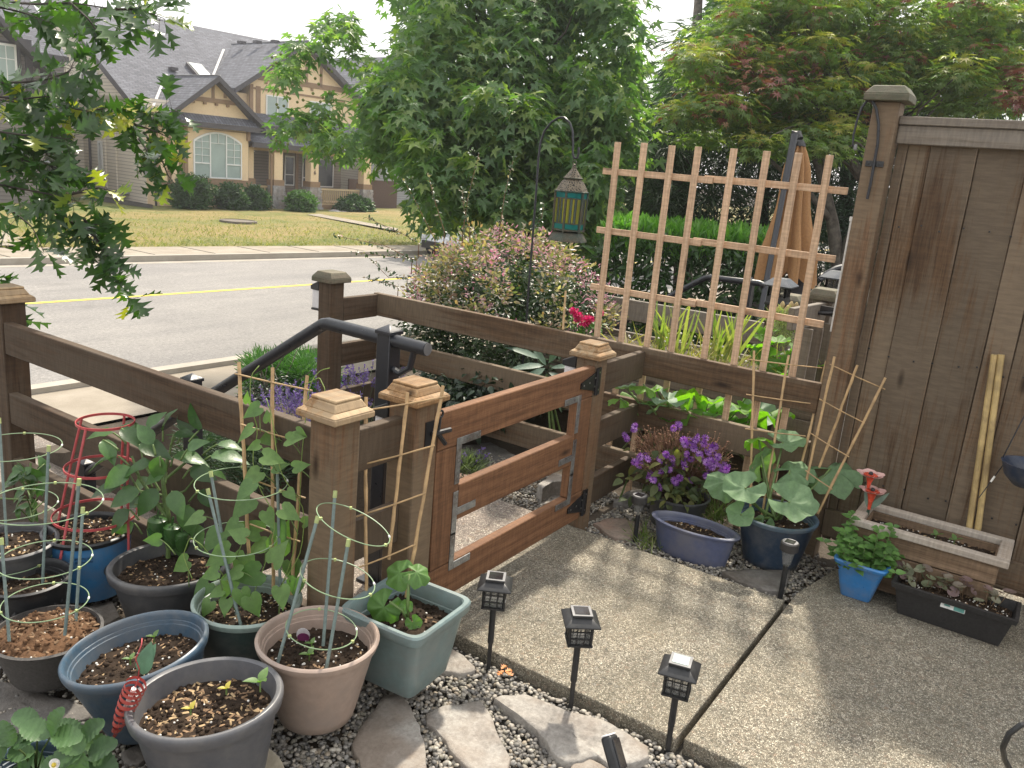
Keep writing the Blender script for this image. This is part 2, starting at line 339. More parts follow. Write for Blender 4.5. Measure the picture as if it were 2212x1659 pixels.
def round_leaf(n=26, notch=True, lobes=5, amp=.06, cup=.16, ruffle=.05):
    rings = [.35, .7, 1.0]; v = [(0, 0, -.06)]; a = np.linspace(R(-166), R(166), n)
    for ri in rings:
        for k, t in enumerate(a):
            r = .5*ri*(1+amp*math.cos(lobes*t)*ri)*(1-.1*math.cos(t)*0)
            zz = cup*ri*ri*.5-.05*(1-ri)+ruffle*ri*math.sin(t*7+1)+.5*ruffle*ri*math.sin(t*lobes)
            v.append((r*math.cos(t)+.06, r*math.sin(t), zz-.06))
    f = [(0, 1+k, 2+k) for k in range(n-1)]
    for q in range(2):
        for k in range(n-1): f.append((1+q*n+k, 1+(q+1)*n+k, 2+(q+1)*n+k, 2+q*n+k))
    return np.array(v, float), f
SQUASH = round_leaf(); SQUASH2 = round_leaf(cup=-.5, ruffle=.08); ROUND = round_leaf(14, lobes=3, amp=.03, cup=.2, ruffle=.02)
def straw_leaflet():
    n = 9; T = []; W = []
    for i in range(n*2+1):
        t = i/(n*2); w = .40*math.sin(math.pi*min(1, t*.9+.03))**.7*(1 if i % 2 == 0 else .86); T.append(t); W.append(w if 0 < t < 1 else (.03 if t == 0 else .12))
    return strip(T, W, .35, .22, wave=.1)
STRAW = straw_leaflet()
PETAL = strip([0, .4, .8, 1], [.03, .13, .15, .05], .2, -.1)
CHIP = (np.array([(-.5, -.2, 0), (.5, -.14, .05), (.45, .18, 0), (-.45, .2, .05), (-.3, -.05, .22), (.35, .05, .2)]), [(0, 1, 5, 4), (1, 2, 5), (2, 3, 4, 5), (3, 0, 4)])
def ico():
    t = (1+5**.5)/2; v = np.array([(-1, t, 0), (1, t, 0), (-1, -t, 0), (1, -t, 0), (0, -1, t), (0, 1, t), (0, -1, -t), (0, 1, -t), (t, 0, -1), (t, 0, 1), (-t, 0, -1), (-t, 0, 1)], float)
    v /= np.linalg.norm(v[0]); f = [(0, 11, 5), (0, 5, 1), (0, 1, 7), (0, 7, 10), (0, 10, 11), (1, 5, 9), (5, 11, 4), (11, 10, 2), (10, 7, 6), (7, 1, 8), (3, 9, 4), (3, 4, 2), (3, 2, 6), (3, 6, 8), (3, 8, 9), (4, 9, 5), (2, 4, 11), (6, 2, 10), (8, 6, 7), (9, 8, 1)]
    return v, f
def subdiv(v, f):
    v = [tuple(p) for p in v]; cache = {}; nf = []
    def mid(a, b):
        k = (min(a, b), max(a, b))
        if k not in cache:
            p = np.array(v[a])+np.array(v[b]); p /= np.linalg.norm(p); v.append(tuple(p)); cache[k] = len(v)-1
        return cache[k]
    for a, b, c in f:
        x, y, z = mid(a, b), mid(b, c), mid(c, a); nf += [(a, x, z), (x, b, y), (z, y, c), (x, y, z)]
    return np.array(v), nf
ICO = ico(); ICO1 = subdiv(*ICO); ICO2 = subdiv(*ICO1)
def rnd_dirs(k): v = RNG.normal(size=(k, 3)); return v/np.linalg.norm(v, axis=1, keepdims=True)
def leaf_cloud(mb, tmpl, centers, radii, per, size, mi=0, flat=.5, droop=.4, up=.7, jitter=.35):
    """leaves in clumps: centres, clump radii, leaves per clump; leaf directions go outward and droop"""
    C_ = np.repeat(np.asarray(centers, float), per, 0); Rr = np.repeat(np.broadcast_to(np.asarray(radii, float), (len(centers),)), per); k = len(C_)
    d = rnd_dirs(k); rad = RNG.random(k)**.5
    P = C_+d*(Rr*rad)[:, None]*np.array([1, 1, flat])
    D = d*np.array([1, 1, .5])+rnd_dirs(k)*jitter+np.array([0, 0, -droop]); Nn = rnd_dirs(k)*(1-up)+np.array([0, 0, up])+d*.3
    mb.inst(tmpl, P, D, Nn, size*RNG.uniform(.7, 1.25, k), mi); return P
# ------------------------------------------------------------------ setting
def struct(name, mb, mats, **k): return tag(build(name, mb, mats, org=(0, 0, 0), **k), kind='structure')
def sheet(poly, zs=None):
    mb = MB(); mb.add([(p[0], p[1], p[2]) for p in poly], [tuple(range(len(poly)))]); return mb
def gmat(name, stops, sc, rough=.9, bs=.4, fine=60, dist=.02):
    m, nt, out = newmat(name); v = geo_pos(nt); a = noise_t(nt, v, sc, 6, .65); b = noise_t(nt, v, fine, 4, .7)
    col = ramp(nt, mix(nt, .4, a, b), stops); principled(nt, out, col, rough, bump(nt, b, bs, dist), spec=.25); return m
M_['dirt'] = gmat('garden_dirt', [(.35, (.045, .035, .026)), (.65, (.10, .08, .06))], 3)
M_['gravel_bed'] = gmat('gravel_bed', [(.35, (.03, .028, .025)), (.65, (.09, .085, .075))], 20, fine=90)
def asphalt():
    m, nt, out = newmat('old_asphalt'); v = geo_pos(nt); a = noise_t(nt, v, .7, 5, .6); b = mix(nt, .5, noise_t(nt, v, 60, 3, .8), noise_t(nt, v, 21, 4, .85)); c = noise_t(nt, geo_pos(nt, (.25, 1.6, 1)), 1.0, 4)
    col = ramp(nt, b, [(.33, (.13, .126, .123)), (.5, (.225, .217, .21)), (.66, (.36, .345, .33))])
    col = mix(nt, .6, col, ramp(nt, mix(nt, .5, a, c), [(.35, (.72, .72, .73)), (.65, (1.2, 1.18, 1.14))]), 'MULTIPLY')
    ck = voro(nt, geo_pos(nt, (.35, .8, 1)), 1.0, 'DISTANCE_TO_EDGE'); col = mix(nt, ramp(nt, mix(nt, .02, ck.outputs['Distance'], b), [(.008, (.30, .30, .30)), (.016, (0, 0, 0))]), col, (.07, .068, .066)); st_ = noise_t(nt, geo_pos(nt, (.5, .9, 1)), 1.3, 6, .7); col = mix(nt, ramp(nt, st_, [(.58, (0, 0, 0)), (.7, (.55, .55, .55))]), col, (.13, .125, .12))
    principled(nt, out, col, .85, bump(nt, b, .5, .01), spec=.3); return m
M_['asphalt'] = asphalt()
M_['concrete'] = gmat('sidewalk_concrete', [(.32, (.21, .18, .14)), (.66, (.36, .32, .265))], 1.7, fine=120, dist=.003)
M_['kerb'] = gmat('kerb_concrete', [(.3, (.30, .27, .23)), (.7, (.43, .40, .35))], 3, fine=90, dist=.003)
def lawnmat():
    m, nt, out = newmat('dry_lawn'); v = geo_pos(nt); a = noise_t(nt, geo_pos(nt, (.22, .35, .3)), 1, 5, .6); b = noise_t(nt, v, 16, 6, .85); c = noise_t(nt, v, 1.2, 5, .7)
    col = ramp(nt, mix(nt, .35, a, c), [(.36, (.10, .135, .035)), (.45, (.19, .195, .07)), (.55, (.28, .225, .10)), (.68, (.35, .265, .14))])
    col = mix(nt, .6, col, ramp(nt, b, [(.32, (.45, .5, .4)), (.68, (1.45, 1.4, 1.35))]), 'MULTIPLY')
    principled(nt, out, col, .9, bump(nt, b, .9, .05), spec=.2); return m
M_['lawn'] = lawnmat()
M_['yellow'] = gmat('yellow_paint', [(.3, (.62, .46, .06)), (.7, (.78, .62, .13))], 4, fine=70, dist=.003)

ZR, ZW = -1.20, -1.06        # road, sidewalks
def kl(x, k):                # the lines of the street bend slightly: y of a line at x  (near kerb, centre line, far kerb, far walk back)
    return {'nw': 7.32-.045*(x-3.6), 'nk': 8.68-.065*(x-4.3), 'cl': 13.92-.080*(x-6.75), 'fk': 18.05-.148*(x-8.3), 'fw': 19.55-.19*(x-9.9)}[k]
XS = np.linspace(-60, 120, 37)
def band(k1, k2, z, o1=0., o2=0.):
    mb = MB(); v = []; f = []
    for i, x in enumerate(XS):
        v += [(x, kl(x, k1)+o1, z), (x, kl(x, k2)+o2, z)]
        if i: f.append((2*i-2, 2*i, 2*i+1, 2*i-1))
    mb.add(v, f); return mb
def kerbband(k, z, h, w):    # a raised kerb
    mb = MB(); v = []; f = []
    for i, x in enumerate(XS):
        y = kl(x, k); v += [(x, y, z), (x, y, z+h), (x, y+w, z+h), (x, y+w, z)]
        if i:
            a = 4*i-4; b = 4*i
            f += [(a, b, b+1, a+1), (a+1, b+1, b+2, a+2), (a+2, b+2, b+3, a+3)]
    mb.add(v, f); return mb
g = MB(); g.add([(-400, -400, -1.32), (500, -400, -1.32), (500, 600, -1.32), (-400, 600, -1.32)], [(0, 1, 2, 3)]); struct('ground', g, M_['dirt'])
struct('road', band('nk', 'fk', ZR, -.02, .02), M_['asphalt'])
struct('road_marking', band('cl', 'cl', ZR+.004, -.06, .06), M_['yellow'])
struct('near_gutter', band('nk', 'nk', ZR+.004, -.01, .32), M_['kerb']); struct('far_gutter', band('fk', 'fk', ZR+.004, -.30, .01), M_['kerb'])
struct('near_kerb', kerbband('nk', -1.3, .24+.06, -.17), M_['kerb'])
struct('far_kerb', kerbband('fk', -1.3, .24, .16), M_['kerb'])
def walk(name, k1, k2, o1, o2, z):
    mb = band(k1, k2, z, o1, o2); struct(name, mb, M_['concrete'])
walk('near_sidewalk', 'nw', 'nk', 0, -.172, ZW)
walk('far_sidewalk', 'fk', 'fw', .162, 0, ZW-.004)
jm = MB()
for x in np.arange(-8, 40, 1.5):
    jm.box((x, (kl(x, 'fk')+kl(x, 'fw'))/2+.08, ZW+.0), (.018, kl(x, 'fw')-kl(x, 'fk')-.2, .006)); jm.box((x, (kl(x, 'nw')+kl(x, 'nk'))/2-.09, ZW+.003), (.015, kl(x, 'nk')-kl(x, 'nw')-.2, .006))
struct('sidewalk_joints', jm, M_['gravel_bed'])
# far lawn, rising gently to the house
lw = MB(); v = []; f = []; ny = 14
for i, x in enumerate(XS):
    for j in range(ny):
        t = j/(ny-1); y = kl(x, 'fw')+t*40; v.append((x, y, ZW-.01+.10*min(1, t*4)+.012*noise.noise(Vector((x*.2, y*.2, 0)))*min(1, t*9)))
for i in range(len(XS)-1):
    for j in range(ny-1): a = i*ny+j; f.append((a, a+ny, a+ny+1, a+1))
lw.add(v, f); struct('far_lawn', lw, M_['lawn'])
# own yard and the neighbour's yard: one raised terrace that slopes down to the sidewalk, cut by the stair run
def terrace(name, x0, x1, y0, y1, zt=-.055, ye=None, mat='dirt'):
    mb = MB(); n = 24; m = 12; v = []; f = []
    ye = ye or 7.35
    for i in range(n+1):
        x = x0+(x1-x0)*i/n
        for j in range(m+1):
            if j == 0: y, z = y0, zt
            else:
                t = (j-1)/(m-1); y = y1+(min(ye, kl(x, 'nw'))-y1)*t; z = zt+(ZW-.03-zt)*(3*t*t-2*t**3)+(.03*noise.noise(Vector((x*2, y*2, 3))) if 0 < t < 1 else 0)
            v.append((x, y, z))
    w = m+1
    for i in range(n):
        for j in range(m): a = i*w+j; f.append((a, a+w, a+w+1, a+1))
    mb.add(v, f); e = []
    for xx, q in ((x0, 0), (x1, n)):   # side skirts
        b = [v[q*w+j] for j in range(w)]; k = len(b); mb.add(b+[(p[0], p[1], -1.31) for p in b], [(j, j+1, k+j+1, k+j) for j in range(k-1)])
    struct(name, mb, M_[mat])
terrace('left_bed', -14, 1.76, -8, 3.98)
terrace('right_bed', 3.28, 5.6, -8, 3.75)
terrace('neighbour_bed', 7.2, 40, -8, 4.0)
b = MB(); b.box((2.5, -3.2, -.69), (1.60, 10.4, 1.27)); b.box((6.4, -2.2, -.66), (1.7, 9.0, 1.2)); struct('yard_fill', b, M_['gravel_bed'])
# exposed-aggregate landing, steps and walk outside the gate
st = MB(); st.box((2.62, 1.93, -.6), (1.2, .42, 1.2))
y = 2.14
for k in range(6): st.box((2.62, y+.15, -.6-.0875*(k+1)), (1.2, .298, 1.2-.175*(k+1))); y += .30
st.box((2.66, (y+7.3)/2, -1.19), (1.75, 7.3-y, .27)); struct('steps', st, M_['agg2'], bevel=.008)
b = MB(); b.box((1.86, 2.9, -.62), (.3, 2.6, .5)); struct('stair_cheek', b, M_['agg2'])
b = MB(); b.box((1.88, 2.03, -.3), (.27, .66, .6)); struct('handrail_footing', b, M_['agg2'], bevel=.006)
p = MB(); p.poly([(2.10, .682), (3.20, .682), (3.205, 1.715), (2.11, 1.715)], -.06, 0); struct('landing_slab', p, M_['agg'], bevel=.005)
p = MB(); p.poly([(2.11, -5), (4.0, -5), (4.0, .54), (3.62, .60), (3.30, .664), (2.12, .664)], -.06, -.002); struct('patio_slab', p, M_['agg'], bevel=.005)
p = MB(); p.poly([(-3, -5), (2.085, -5), (2.085, .2), (-3, .2)], -.06, -.006); struct('patio_floor', p, M_['agg'])
# pebbles
def pebmat():
    m, nt, out = newmat('river_pebble'); g = nt.nodes.new('ShaderNodeNewGeometry'); c = [(.17, .16, .145), (.28, .26, .23), (.13, .125, .12), (.34, .31, .27), (.22, .205, .17), (.29, .245, .19), (.25, .24, .225), (.42, .39, .34), (.15, .14, .13), (.31, .28, .24)]
    col = ramp(nt, g.outputs['Random Per Island'], [((i+.5)/len(c), q) for i, q in enumerate(c)], 'CONSTANT'); n = noise_t(nt, coords(nt, rnd=False), 90, 4)
    col = mix(nt, .5, col, ramp(nt, n, [(.3, (.6, .6, .6)), (.7, (1.3, 1.28, 1.2))]), 'MULTIPLY'); principled(nt, out, col, .6, bump(nt, n, .2, .003), spec=.4); return m
M_['pebble'] = pebmat()
def pebbles(mb, poly_test, x0, x1, y0, y1, dens, z=-.045, tm=ICO1, s=(.0044, .0088)):
    k = int((x1-x0)*(y1-y0)*dens*2.0); P = np.stack([RNG.uniform(x0, x1, k), RNG.uniform(y0, y1, k), z+RNG.uniform(-.008, .012, k)], 1)
    P = P[[poly_test(q[0], q[1]) for q in P]]; k = len(P); sc = RNG.uniform(s[0], s[1], k)
    tv, tf = tm; d = RNG.normal(size=(k, 3)); d[:, 2] *= .3; nn = np.array([0, 0, 1])+RNG.normal(size=(k, 3))*.25
    T = (tv*np.array([1.25, .95, .68]), tf); mb.inst(T, P, d, nn, sc)
gv = MB()
pebbles(gv, lambda x, y: not (y > 1.64), .95, 2.085, .3, 1.66, 5200)
pebbles(gv, lambda x, y: True, .5, 1.62, 1.64, 2.9, 2600, tm=ICO)
pebbles(gv, lambda x, y: y > .70+.0*x and not (x < 3.215), 3.2, 3.83, .66, 1.68, 4600, tm=ICO1)
pebbles(gv, lambda x, y: True, 3.235, 3.83, 1.74, 3.4, 3400, z=-.05, tm=ICO)
pebbles(gv, lambda x, y: True, 1.74, 1.99, 1.72, 1.78, 2500, z=-.03, tm=ICO)
pebbles(gv, lambda x, y: True, 3.3, 3.75, .56, .7, 3000, z=-.04, tm=ICO)
tag(build('gravel', gv, M_['pebble'], org=(0, 0, 0), smooth=True, ang=180), kind='stuff')
# flagstones
M_['flag'] = stone_mat('flagstone', [(.11, .10, .09), (.29, .27, .245), (.46, .44, .40), (.20, .15, .11)])
M_['flag_dark'] = stone_mat('dark_flagstone', [(.07, .065, .06), (.15, .14, .13), (.23, .215, .20), (.11, .09, .07)])
M_['flag_pink'] = stone_mat('pinkish_flagstone', [(.12, .10, .08), (.26, .21, .17), (.38, .30, .25), (.33, .19, .14)])
def flag(label, pts, z=.0, mat='flag', th=.05, group='flagstones set in the gravel', pz=None):
    z = z-.022
    P = [sz(a, b, z)[:2] for a, b in pts]; c = np.mean(P, 0); out = []
    k = len(P)
    for i in range(k):               # roughen the outline
        a, b = P[i], P[(i+1) % k]; n_ = max(2, int(np.linalg.norm(b-a)/.03))
        for q in range(n_):
            t = q/n_; p_ = a+(b-a)*t; p_ = p_+(p_-c)/max(.05, np.linalg.norm(p_-c))*.010*noise.noise(Vector((p_[0]*22, p_[1]*22, z*9))); out.append(p_)
    k = len(out); out = np.array(out); rings = [(1.02, -th), (1.0, -.010), (.994, -.003), (.975, .0)]; v = []
    for s_, dz in rings:
        for q in out: v.append((*(c+(q-c)*s_), z+dz+.006*noise.noise(Vector((q[0]*14, q[1]*14, dz)))))
    for s_ in (.8, .6, .4, .2):
        for q in out:
            r_ = c+(q-c)*s_; v.append((*r_, z+.001+.006*noise.noise(Vector((r_[0]*9, r_[1]*9, 1)))+.004*noise.noise(Vector((r_[0]*40, r_[1]*40, 1)))))
    v.append((*c, z+.004)); nr = len(rings)+4; f = [(i*k+j, i*k+(j+1) % k, (i+1)*k+(j+1) % k, (i+1)*k+j) for i in range(nr-1) for j in range(k)]+[((nr-1)*k+j, (nr-1)*k+(j+1) % k, nr*k) for j in range(k)]
    mb = MB(); mb.add(v, f); return tag(build('flagstone', mb, M_[mat], ang=60), label, 'stone', group)
Z4 = lambda L: [(737+a/3, 1106+b/3) for a, b in L]
Z3 = lambda L: [(a/3, 1106+b/3) for a, b in L]
Z5 = lambda L: [(1475+a/3, 1106+b/3) for a, b in L]
flag('brown stained flagstone between the taupe pot and the pale pointed stone', Z4([(400, 1180), (470, 1300), (545, 1480), (560, 1720), (150, 1720), (70, 1500), (150, 1350), (280, 1180)]))
flag('pale flagstone with a rounded top, in the middle of the front gravel', Z4([(900, 1220), (960, 1280), (1000, 1400), (1105, 1600), (1080, 1700), (860, 1700), (700, 1540), (680, 1480), (560, 1370), (545, 1300), (600, 1270), (760, 1245)]))
flag('long grey flagstone running beside the slab edge below the second lantern', Z4([(1040, 1180), (1180, 1170), (1330, 1230), (1480, 1290), (1700, 1340), (1990, 1510), (2000, 1580), (1880, 1630), (1740, 1640), (1660, 1580), (1570, 1610), (1480, 1620), (1400, 1580), (1260, 1400), (1130, 1310), (1000, 1210)]), z=.01)
flag('small flagstone poking out from under the square green pot', Z4([(640, 850), (700, 870), (790, 930), (860, 1000), (870, 1030), (780, 1050), (560, 1010), (560, 900)]))
flag('flagstone corner at the bottom edge under the spotlight', Z4([(1490, 1630), (1600, 1590), (1690, 1640), (1800, 1720), (1480, 1720)]))
flag('dark flagstone under the brown-grey pot by the strawberry plant', Z3([(-200, 1060), (150, 1120), (620, 1280), (590, 1320), (200, 1490), (-200, 1480)]), z=-.01, mat='flag_dark')
flag('dark flagstone in the gap between blue pot and big grey pot', Z3([(790, 1560), (950, 1470), (1000, 1560), (900, 1640), (800, 1620)]), z=-.01, mat='flag_dark')
flag('grey stone strip behind the deep blue pot under the oval grey planter', Z3([(480, 640), (730, 570), (780, 680), (640, 740), (480, 700)]), z=.0, mat='flag')
CB = lambda L: [(1002.3+a/6, 996.5+b/6) for a, b in L]
flag('flagstone with a pinkish worn patch beside the gate hinge post', CB([(1690, 800), (1880, 730), (2080, 740), (2300, 800), (2330, 900), (2140, 1000), (1950, 985), (1800, 900)]), mat='flag_pink')
CC = lambda L: [(1296+a*.2083, 864+b*.2083) for a, b in L]
flag('dull flagstone by the fence behind the small round solar light', CC([(140, 1050), (300, 940), (430, 920), (520, 1000), (480, 1090), (300, 1090)]), mat='flag_dark')
flag('dark flat flagstone below the squash pot at the slab corner', Z5([(255, 385), (430, 365), (700, 372), (650, 520), (560, 512), (370, 450)]), mat='flag_dark')
flag('buff flagstone leaning up beyond the gate behind its lower rails', CB([(960, 290), (1180, 150), (1300, 180), (1300, 260), (1150, 270), (1020, 350)]), z=.06, mat='flag', th=.12)
flag('grey flagstone lying in the gravel just past the gate', CB([(950, 460), (1220, 430), (1300, 500), (1010, 560)]), z=-.02, mat='flag')
flag('broad slate flagstone under the lavender past the gate', [(980, 965), (1060, 955), (1120, 985), (1090, 1015), (1000, 1010)], z=-.02, mat='flag_dark')
flag('red-brown aggregate paver past the gate', [(985, 1010), (1070, 1000), (1085, 1025), (1000, 1070)], z=-.02, mat='flag_pink')

# ------------------------------------------------------------------ timber fences
def cap(c, w, mat, parent, old=False):
    mb = MB(); x, y, z = c
    if old: prof = [(w, 0), (w, .028), (w*.7, .062)]
    else: prof = [(w, 0), (w, .020), (w*.80, .032), (w*.64, .056), (w*.62, .066)]
    for (a, za), (b, zb) in zip(prof, prof[1:]): mb.frustum((x, y, z+za), (a, a), (b, b), zb-za)
    return build('post_cap', mb, mat, parent, bevel=.004)
def post(c, w, h, mat, parent, capw, capm, old=False, z0=-.08):
    x, y = c; o = board('post', (x, y, z0), (x, y, h), w, w, mat, parent, up=(0, 1, 0), bevel=.005)
    cap((x, y, h), capw, capm, o, old); return o
lf = thing('rail_fence', 'brown three-rail timber fence running from the corner post behind the pots to the left edge', 'fence', (1.69, 2.7, 0))
post((1.683, 1.712), .104, .845, M_['wood_post'], lf, .165, M_['wood_cap'])
post((1.742, 3.785), .104, .86, M_['wood_rail'], lf, .165, M_['wood_cap'])
post((2.04, 1.712), .118, .83, M_['wood_post'], lf, .17, M_['wood_cap'])
for zc in (.708, .392, .088): board('rail_board', (1.714, 1.766, zc), (1.714, 3.731, zc-.0), .038, .14, M_['wood_rail'], lf)
for zc in (.713, .408, .10): board('rail_board', (1.737, 1.719, zc), (1.979, 1.719, zc), .038, .14, M_['wood_rail'], lf)
bf = thing('rail_fence', 'weathered boundary rail fence from the mossy-capped corner post to the tall fence', 'fence', (3.84, 2.2, 0))
post((3.272, 1.712), .104, .805, M_['wood_post'], bf, .16, M_['wood_cap'])
post((3.472, 3.598), .105, .86, M_['wood_rail'], bf, .165, M_['wood_cap_old'], True)
for zc in (.70, .42, .13):
    board('rail_board', (3.839, .83, zc), (3.839, 3.585, zc), .038, .142, M_['wood_fence'], bf)
    board('rail_board', (3.326, 1.719, zc-.015), (3.819, 1.719, zc-.015), .038, .14, M_['wood_rail'], bf)
    board('rail_board', (3.526, 3.566, zc-.005), (3.819, 3.566, zc-.005), .038, .14, M_['wood_rail'], bf)
gt = thing('garden_gate', 'low reddish cedar gate with three horizontal boards and steel corner brackets', 'gate', (2.67, 1.68, .04))
for nm, a, b in (('top_rail', (2.112, 1.680, .707), (3.215, 1.680, .707)), ('bottom_rail', (2.112, 1.680, .113), (3.215, 1.680, .113)), ('middle_rail', (2.256, 1.680, .411), (3.073, 1.680, .411))): board(nm, a, b, .038, .138, M_['wood_gate'], gt)
for x in (2.184, 3.144): board('stile', (x, 1.680, .184), (x, 1.680, .636), .038, .139, M_['wood_gate'], gt, up=(1, 0, 0))
def strapmb(rects):
    mb = MB()
    for x0, x1, z0, z1 in rects: mb.box(((x0+x1)/2, 1.6585, (z0+z1)/2), (x1-x0, .003, z1-z0))
    return mb
def bracket(name, rects, screws):
    o = build(name, strapmb(rects), M_['galv'], gt, bevel=.0008); mb = MB()
    for x, z in screws: mb.box((x, 1.6565, z), (.008, .002, .008))
    build('screw', mb, M_['screw'], o)
for sgn, x in ((1, 2.222), (-1, 3.106)):
    def rr(a, b, c, d): return (x+min(sgn*a, sgn*b), x+max(sgn*a, sgn*b), c, d)
    bracket('corner_bracket', [rr(0, .028, .49, .665), rr(.0285, .14, .637, .665)], [(x+sgn*.014, .52), (x+sgn*.014, .58), (x+sgn*.06, .651), (x+sgn*.12, .651)])
    bracket('tee_bracket', [rr(0, .028, .29, .46), rr(.0285, .14, .365, .393)], [(x+sgn*.014, .31), (x+sgn*.014, .44), (x+sgn*.06, .379), (x+sgn*.12, .379)])
    bracket('corner_bracket', [rr(0, .028, .15, .30), rr(.0285, .13, .15, .178)], [(x+sgn*.014, .21), (x+sgn*.014, .28), (x+sgn*.06, .164), (x+sgn*.11, .164)])
for zc in (.705, .118):
    mb = MB(); mb.box((3.243, 1.6545, zc), (.03, .006, .125)); y0 = 1.655
    mb.add([(3.228, y0, zc+.045), (3.228, y0, zc-.045), (3.09, y0, zc-.012), (3.09, y0, zc+.012)]+[(3.228, 1.6605, zc+.045), (3.228, 1.6605, zc-.045), (3.09, 1.6605, zc-.012), (3.09, 1.6605, zc+.012)], [(0, 1, 2, 3), (0, 3, 7, 4), (3, 2, 6, 7), (2, 1, 5, 6), (1, 0, 4, 5)])
    mb.tube([(3.2245, 1.652, zc-.062), (3.2245, 1.652, zc+.062)], .008, 8); h = build('strap_hinge', mb, M_['hinge'], gt); s_ = MB()
    for px, pz in ((3.21, .02), (3.21, -.02), (3.16, .005), (3.11, 0), (3.245, .04), (3.245, -.04)): s_.box((px, 1.6525, zc+pz), (.007, .003, .007))
    build('screw', s_, M_['screw'], h)
mb = MB(); mb.box((2.055, 1.6505, .722), (.045, .005, .085)); mb.tube([(2.055, 1.64, .722), (2.15, 1.638, .718)], .009, 8); mb.tube([(2.085, 1.64, .72), (2.12, 1.632, .675)], .008, 6); mb.tube([(2.09, 1.64, .725), (2.095, 1.64, .775)], .005, 6); mb.ring((2.095, 1.64, .785), .012, .004, 6, 14, nrmv=(0, 1, 0))
tag(build('gate_latch', mb, M_['hinge']), 'black iron thumb latch on the gate post', 'latch')
# black handrail down the steps
hr = thing('handrail', 'black metal handrail sloping down beside the steps towards the street', 'handrail', (2.2, 2.0, 0))
mb = MB(); mb.tube([(2.2, 1.80, .962), (2.2, 2.29, .968), (2.2, 2.315, .962), (2.2, 2.335, .95), (2.2, 4.05, -.135)], .0245, 14); build('rail_tube', mb, M_['black'], hr)
mb = MB(); mb.tube([(2.2, 1.7985, .962), (2.2, 1.797, .962)], .0225, 14); build('tube_cap', mb, plain('grey_end_cap', (.12, .12, .125), .6), hr)
for y, zt, zb in ((1.985, .985, 0), (3.146, .56, -.70), (4.06, -.09, -1.05)):
    mb = MB(); mb.box((2.205, y, (zt+zb)/2), (.062, .062, zt-zb)); o = build('rail_post', mb, M_['black'], hr, bevel=.003)
    mb = MB(); mb.box((2.205, y, zt+.006), (.074, .074, .014)); mb.frustum((2.205, y, zt+.0132), (.07, .07), (.006, .006), .02); build('post_cap', mb, M_['black'], o, bevel=.002)
    mb = MB(); mb.box((2.205, y, zb+.006), (.12, .12, .011)); build('base_plate', mb, M_['black'], o, bevel=.002)
mb = MB(); mb.tube([(2.2, 1.86, .945), (2.2, 1.875, .88), (2.2, 1.92, .85), (2.2, 1.954, .86)], .012, 8); build('rail_bracket', mb, M_['black'], hr)
# solar wall lights on the street side of three posts
def wall_light(label, c):
    t = thing('wall_light', label, 'wall light', c, 'solar lights screwed to the fence posts'); x, y, z = c
    mb = MB(); mb.add([(x-.05, y, z+.16), (x+.05, y, z+.16), (x+.05, y, z+.10), (x-.05, y, z+.10), (x-.045, y+.075, z+.125), (x+.045, y+.075, z+.125), (x+.045, y+.075, z+.10), (x-.045, y+.075, z+.10)], [(0, 1, 5, 4), (3, 7, 6, 2), (0, 4, 7, 3), (1, 2, 6, 5), (4, 5, 6, 7), (0, 3, 2, 1)]); build('hood', mb, M_['black_pl'], t, bevel=.004)
    mb = MB(); mb.box((x, y+.033, z+.045), (.082, .06, .108)); build('lens', mb, M_['frost'], t, bevel=.004)
    mb = MB(); mb.box((x, y+.034, z-.016), (.09, .066, .013)); build('base', mb, M_['black_pl'], t, bevel=.003)
wall_light('solar wall light with white lens on the mossy-capped street corner post', (3.472, 3.653, .70))
wall_light('solar wall light with white lens on the gate latch post', (2.03, 1.774, .655))
wall_light('solar wall light with white lens on the gate hinge post', (3.272, 1.767, .645))
# tall privacy fence at the right
tf = thing('privacy_fence', 'tall dark vertical-plank privacy fence with a grey top board', 'fence', (3.83, .2, 0))
post((3.868, .775), .105, 1.99, M_['wood_post'], tf, .175, M_['wood_cap_old'], True)
Mx = Matrix(((0, 0, 1, 3.905), (0, -1, 0, .018), (1, 0, 0, .95), (0, 0, 0, 1)))    # local x = up
mb = MB(); y = .697; k = 0
for w in (.04, .088, .172, .178, .105, .165, .15, .17, .14, .16, .15, .17, .15, .16):
    dx = (0, .010, -.004, .006)[k % 4]; n_ = 10; xs = np.linspace(-.92, .89, n_+1); vv = []
    for q in xs:
        e = random.uniform(-1, 1)*.0015; vv += [(q, -(y-w+.002)+e, dx-.011), (q, -y-.001+e, dx-.011), (q, -(y-w+.002)+e, dx+.011), (q, -y-.001+e, dx+.011)]
    ff = [(0, 2, 3, 1), (4*n_, 4*n_+1, 4*n_+3, 4*n_+2)]
    for q in range(n_): a = 4*q; b_ = a+4; ff += [(a, a+1, b_+1, b_), (a+1, a+3, b_+3, b_+1), (a+3, a+2, b_+2, b_+3), (a+2, a, b_, b_+2)]
    mb.add(vv, ff); y -= w+.0015; k += 1
mb.add([(-.92, -.70, .016), (.88, -.70, .016), (.88, 1.45, .016), (-.92, 1.45, .016)], [(0, 1, 2, 3)]); build('plank_panel', mb, M_['wood_plank'], tf, M=Mx, bevel=.0025, ang=30)
nb = MB()
for zz in (.35, .95, 1.5):
    for yy in np.arange(.66, -1.3, -.085): nb.box((3.889, yy+random.uniform(-.012, .012), zz+random.uniform(-.015, .015)), (.005, .007, .007))
build('nails', nb, M_['hinge'], tf)
board('top_board', (3.872, .72, 1.866), (3.872, -1.5, 1.866), .024, .075, M_['wood_grey'], tf)
board('cap_board', (3.877, .721, 1.922), (3.877, -1.5, 1.915), .06, .034, M_['wood_grey'], tf)
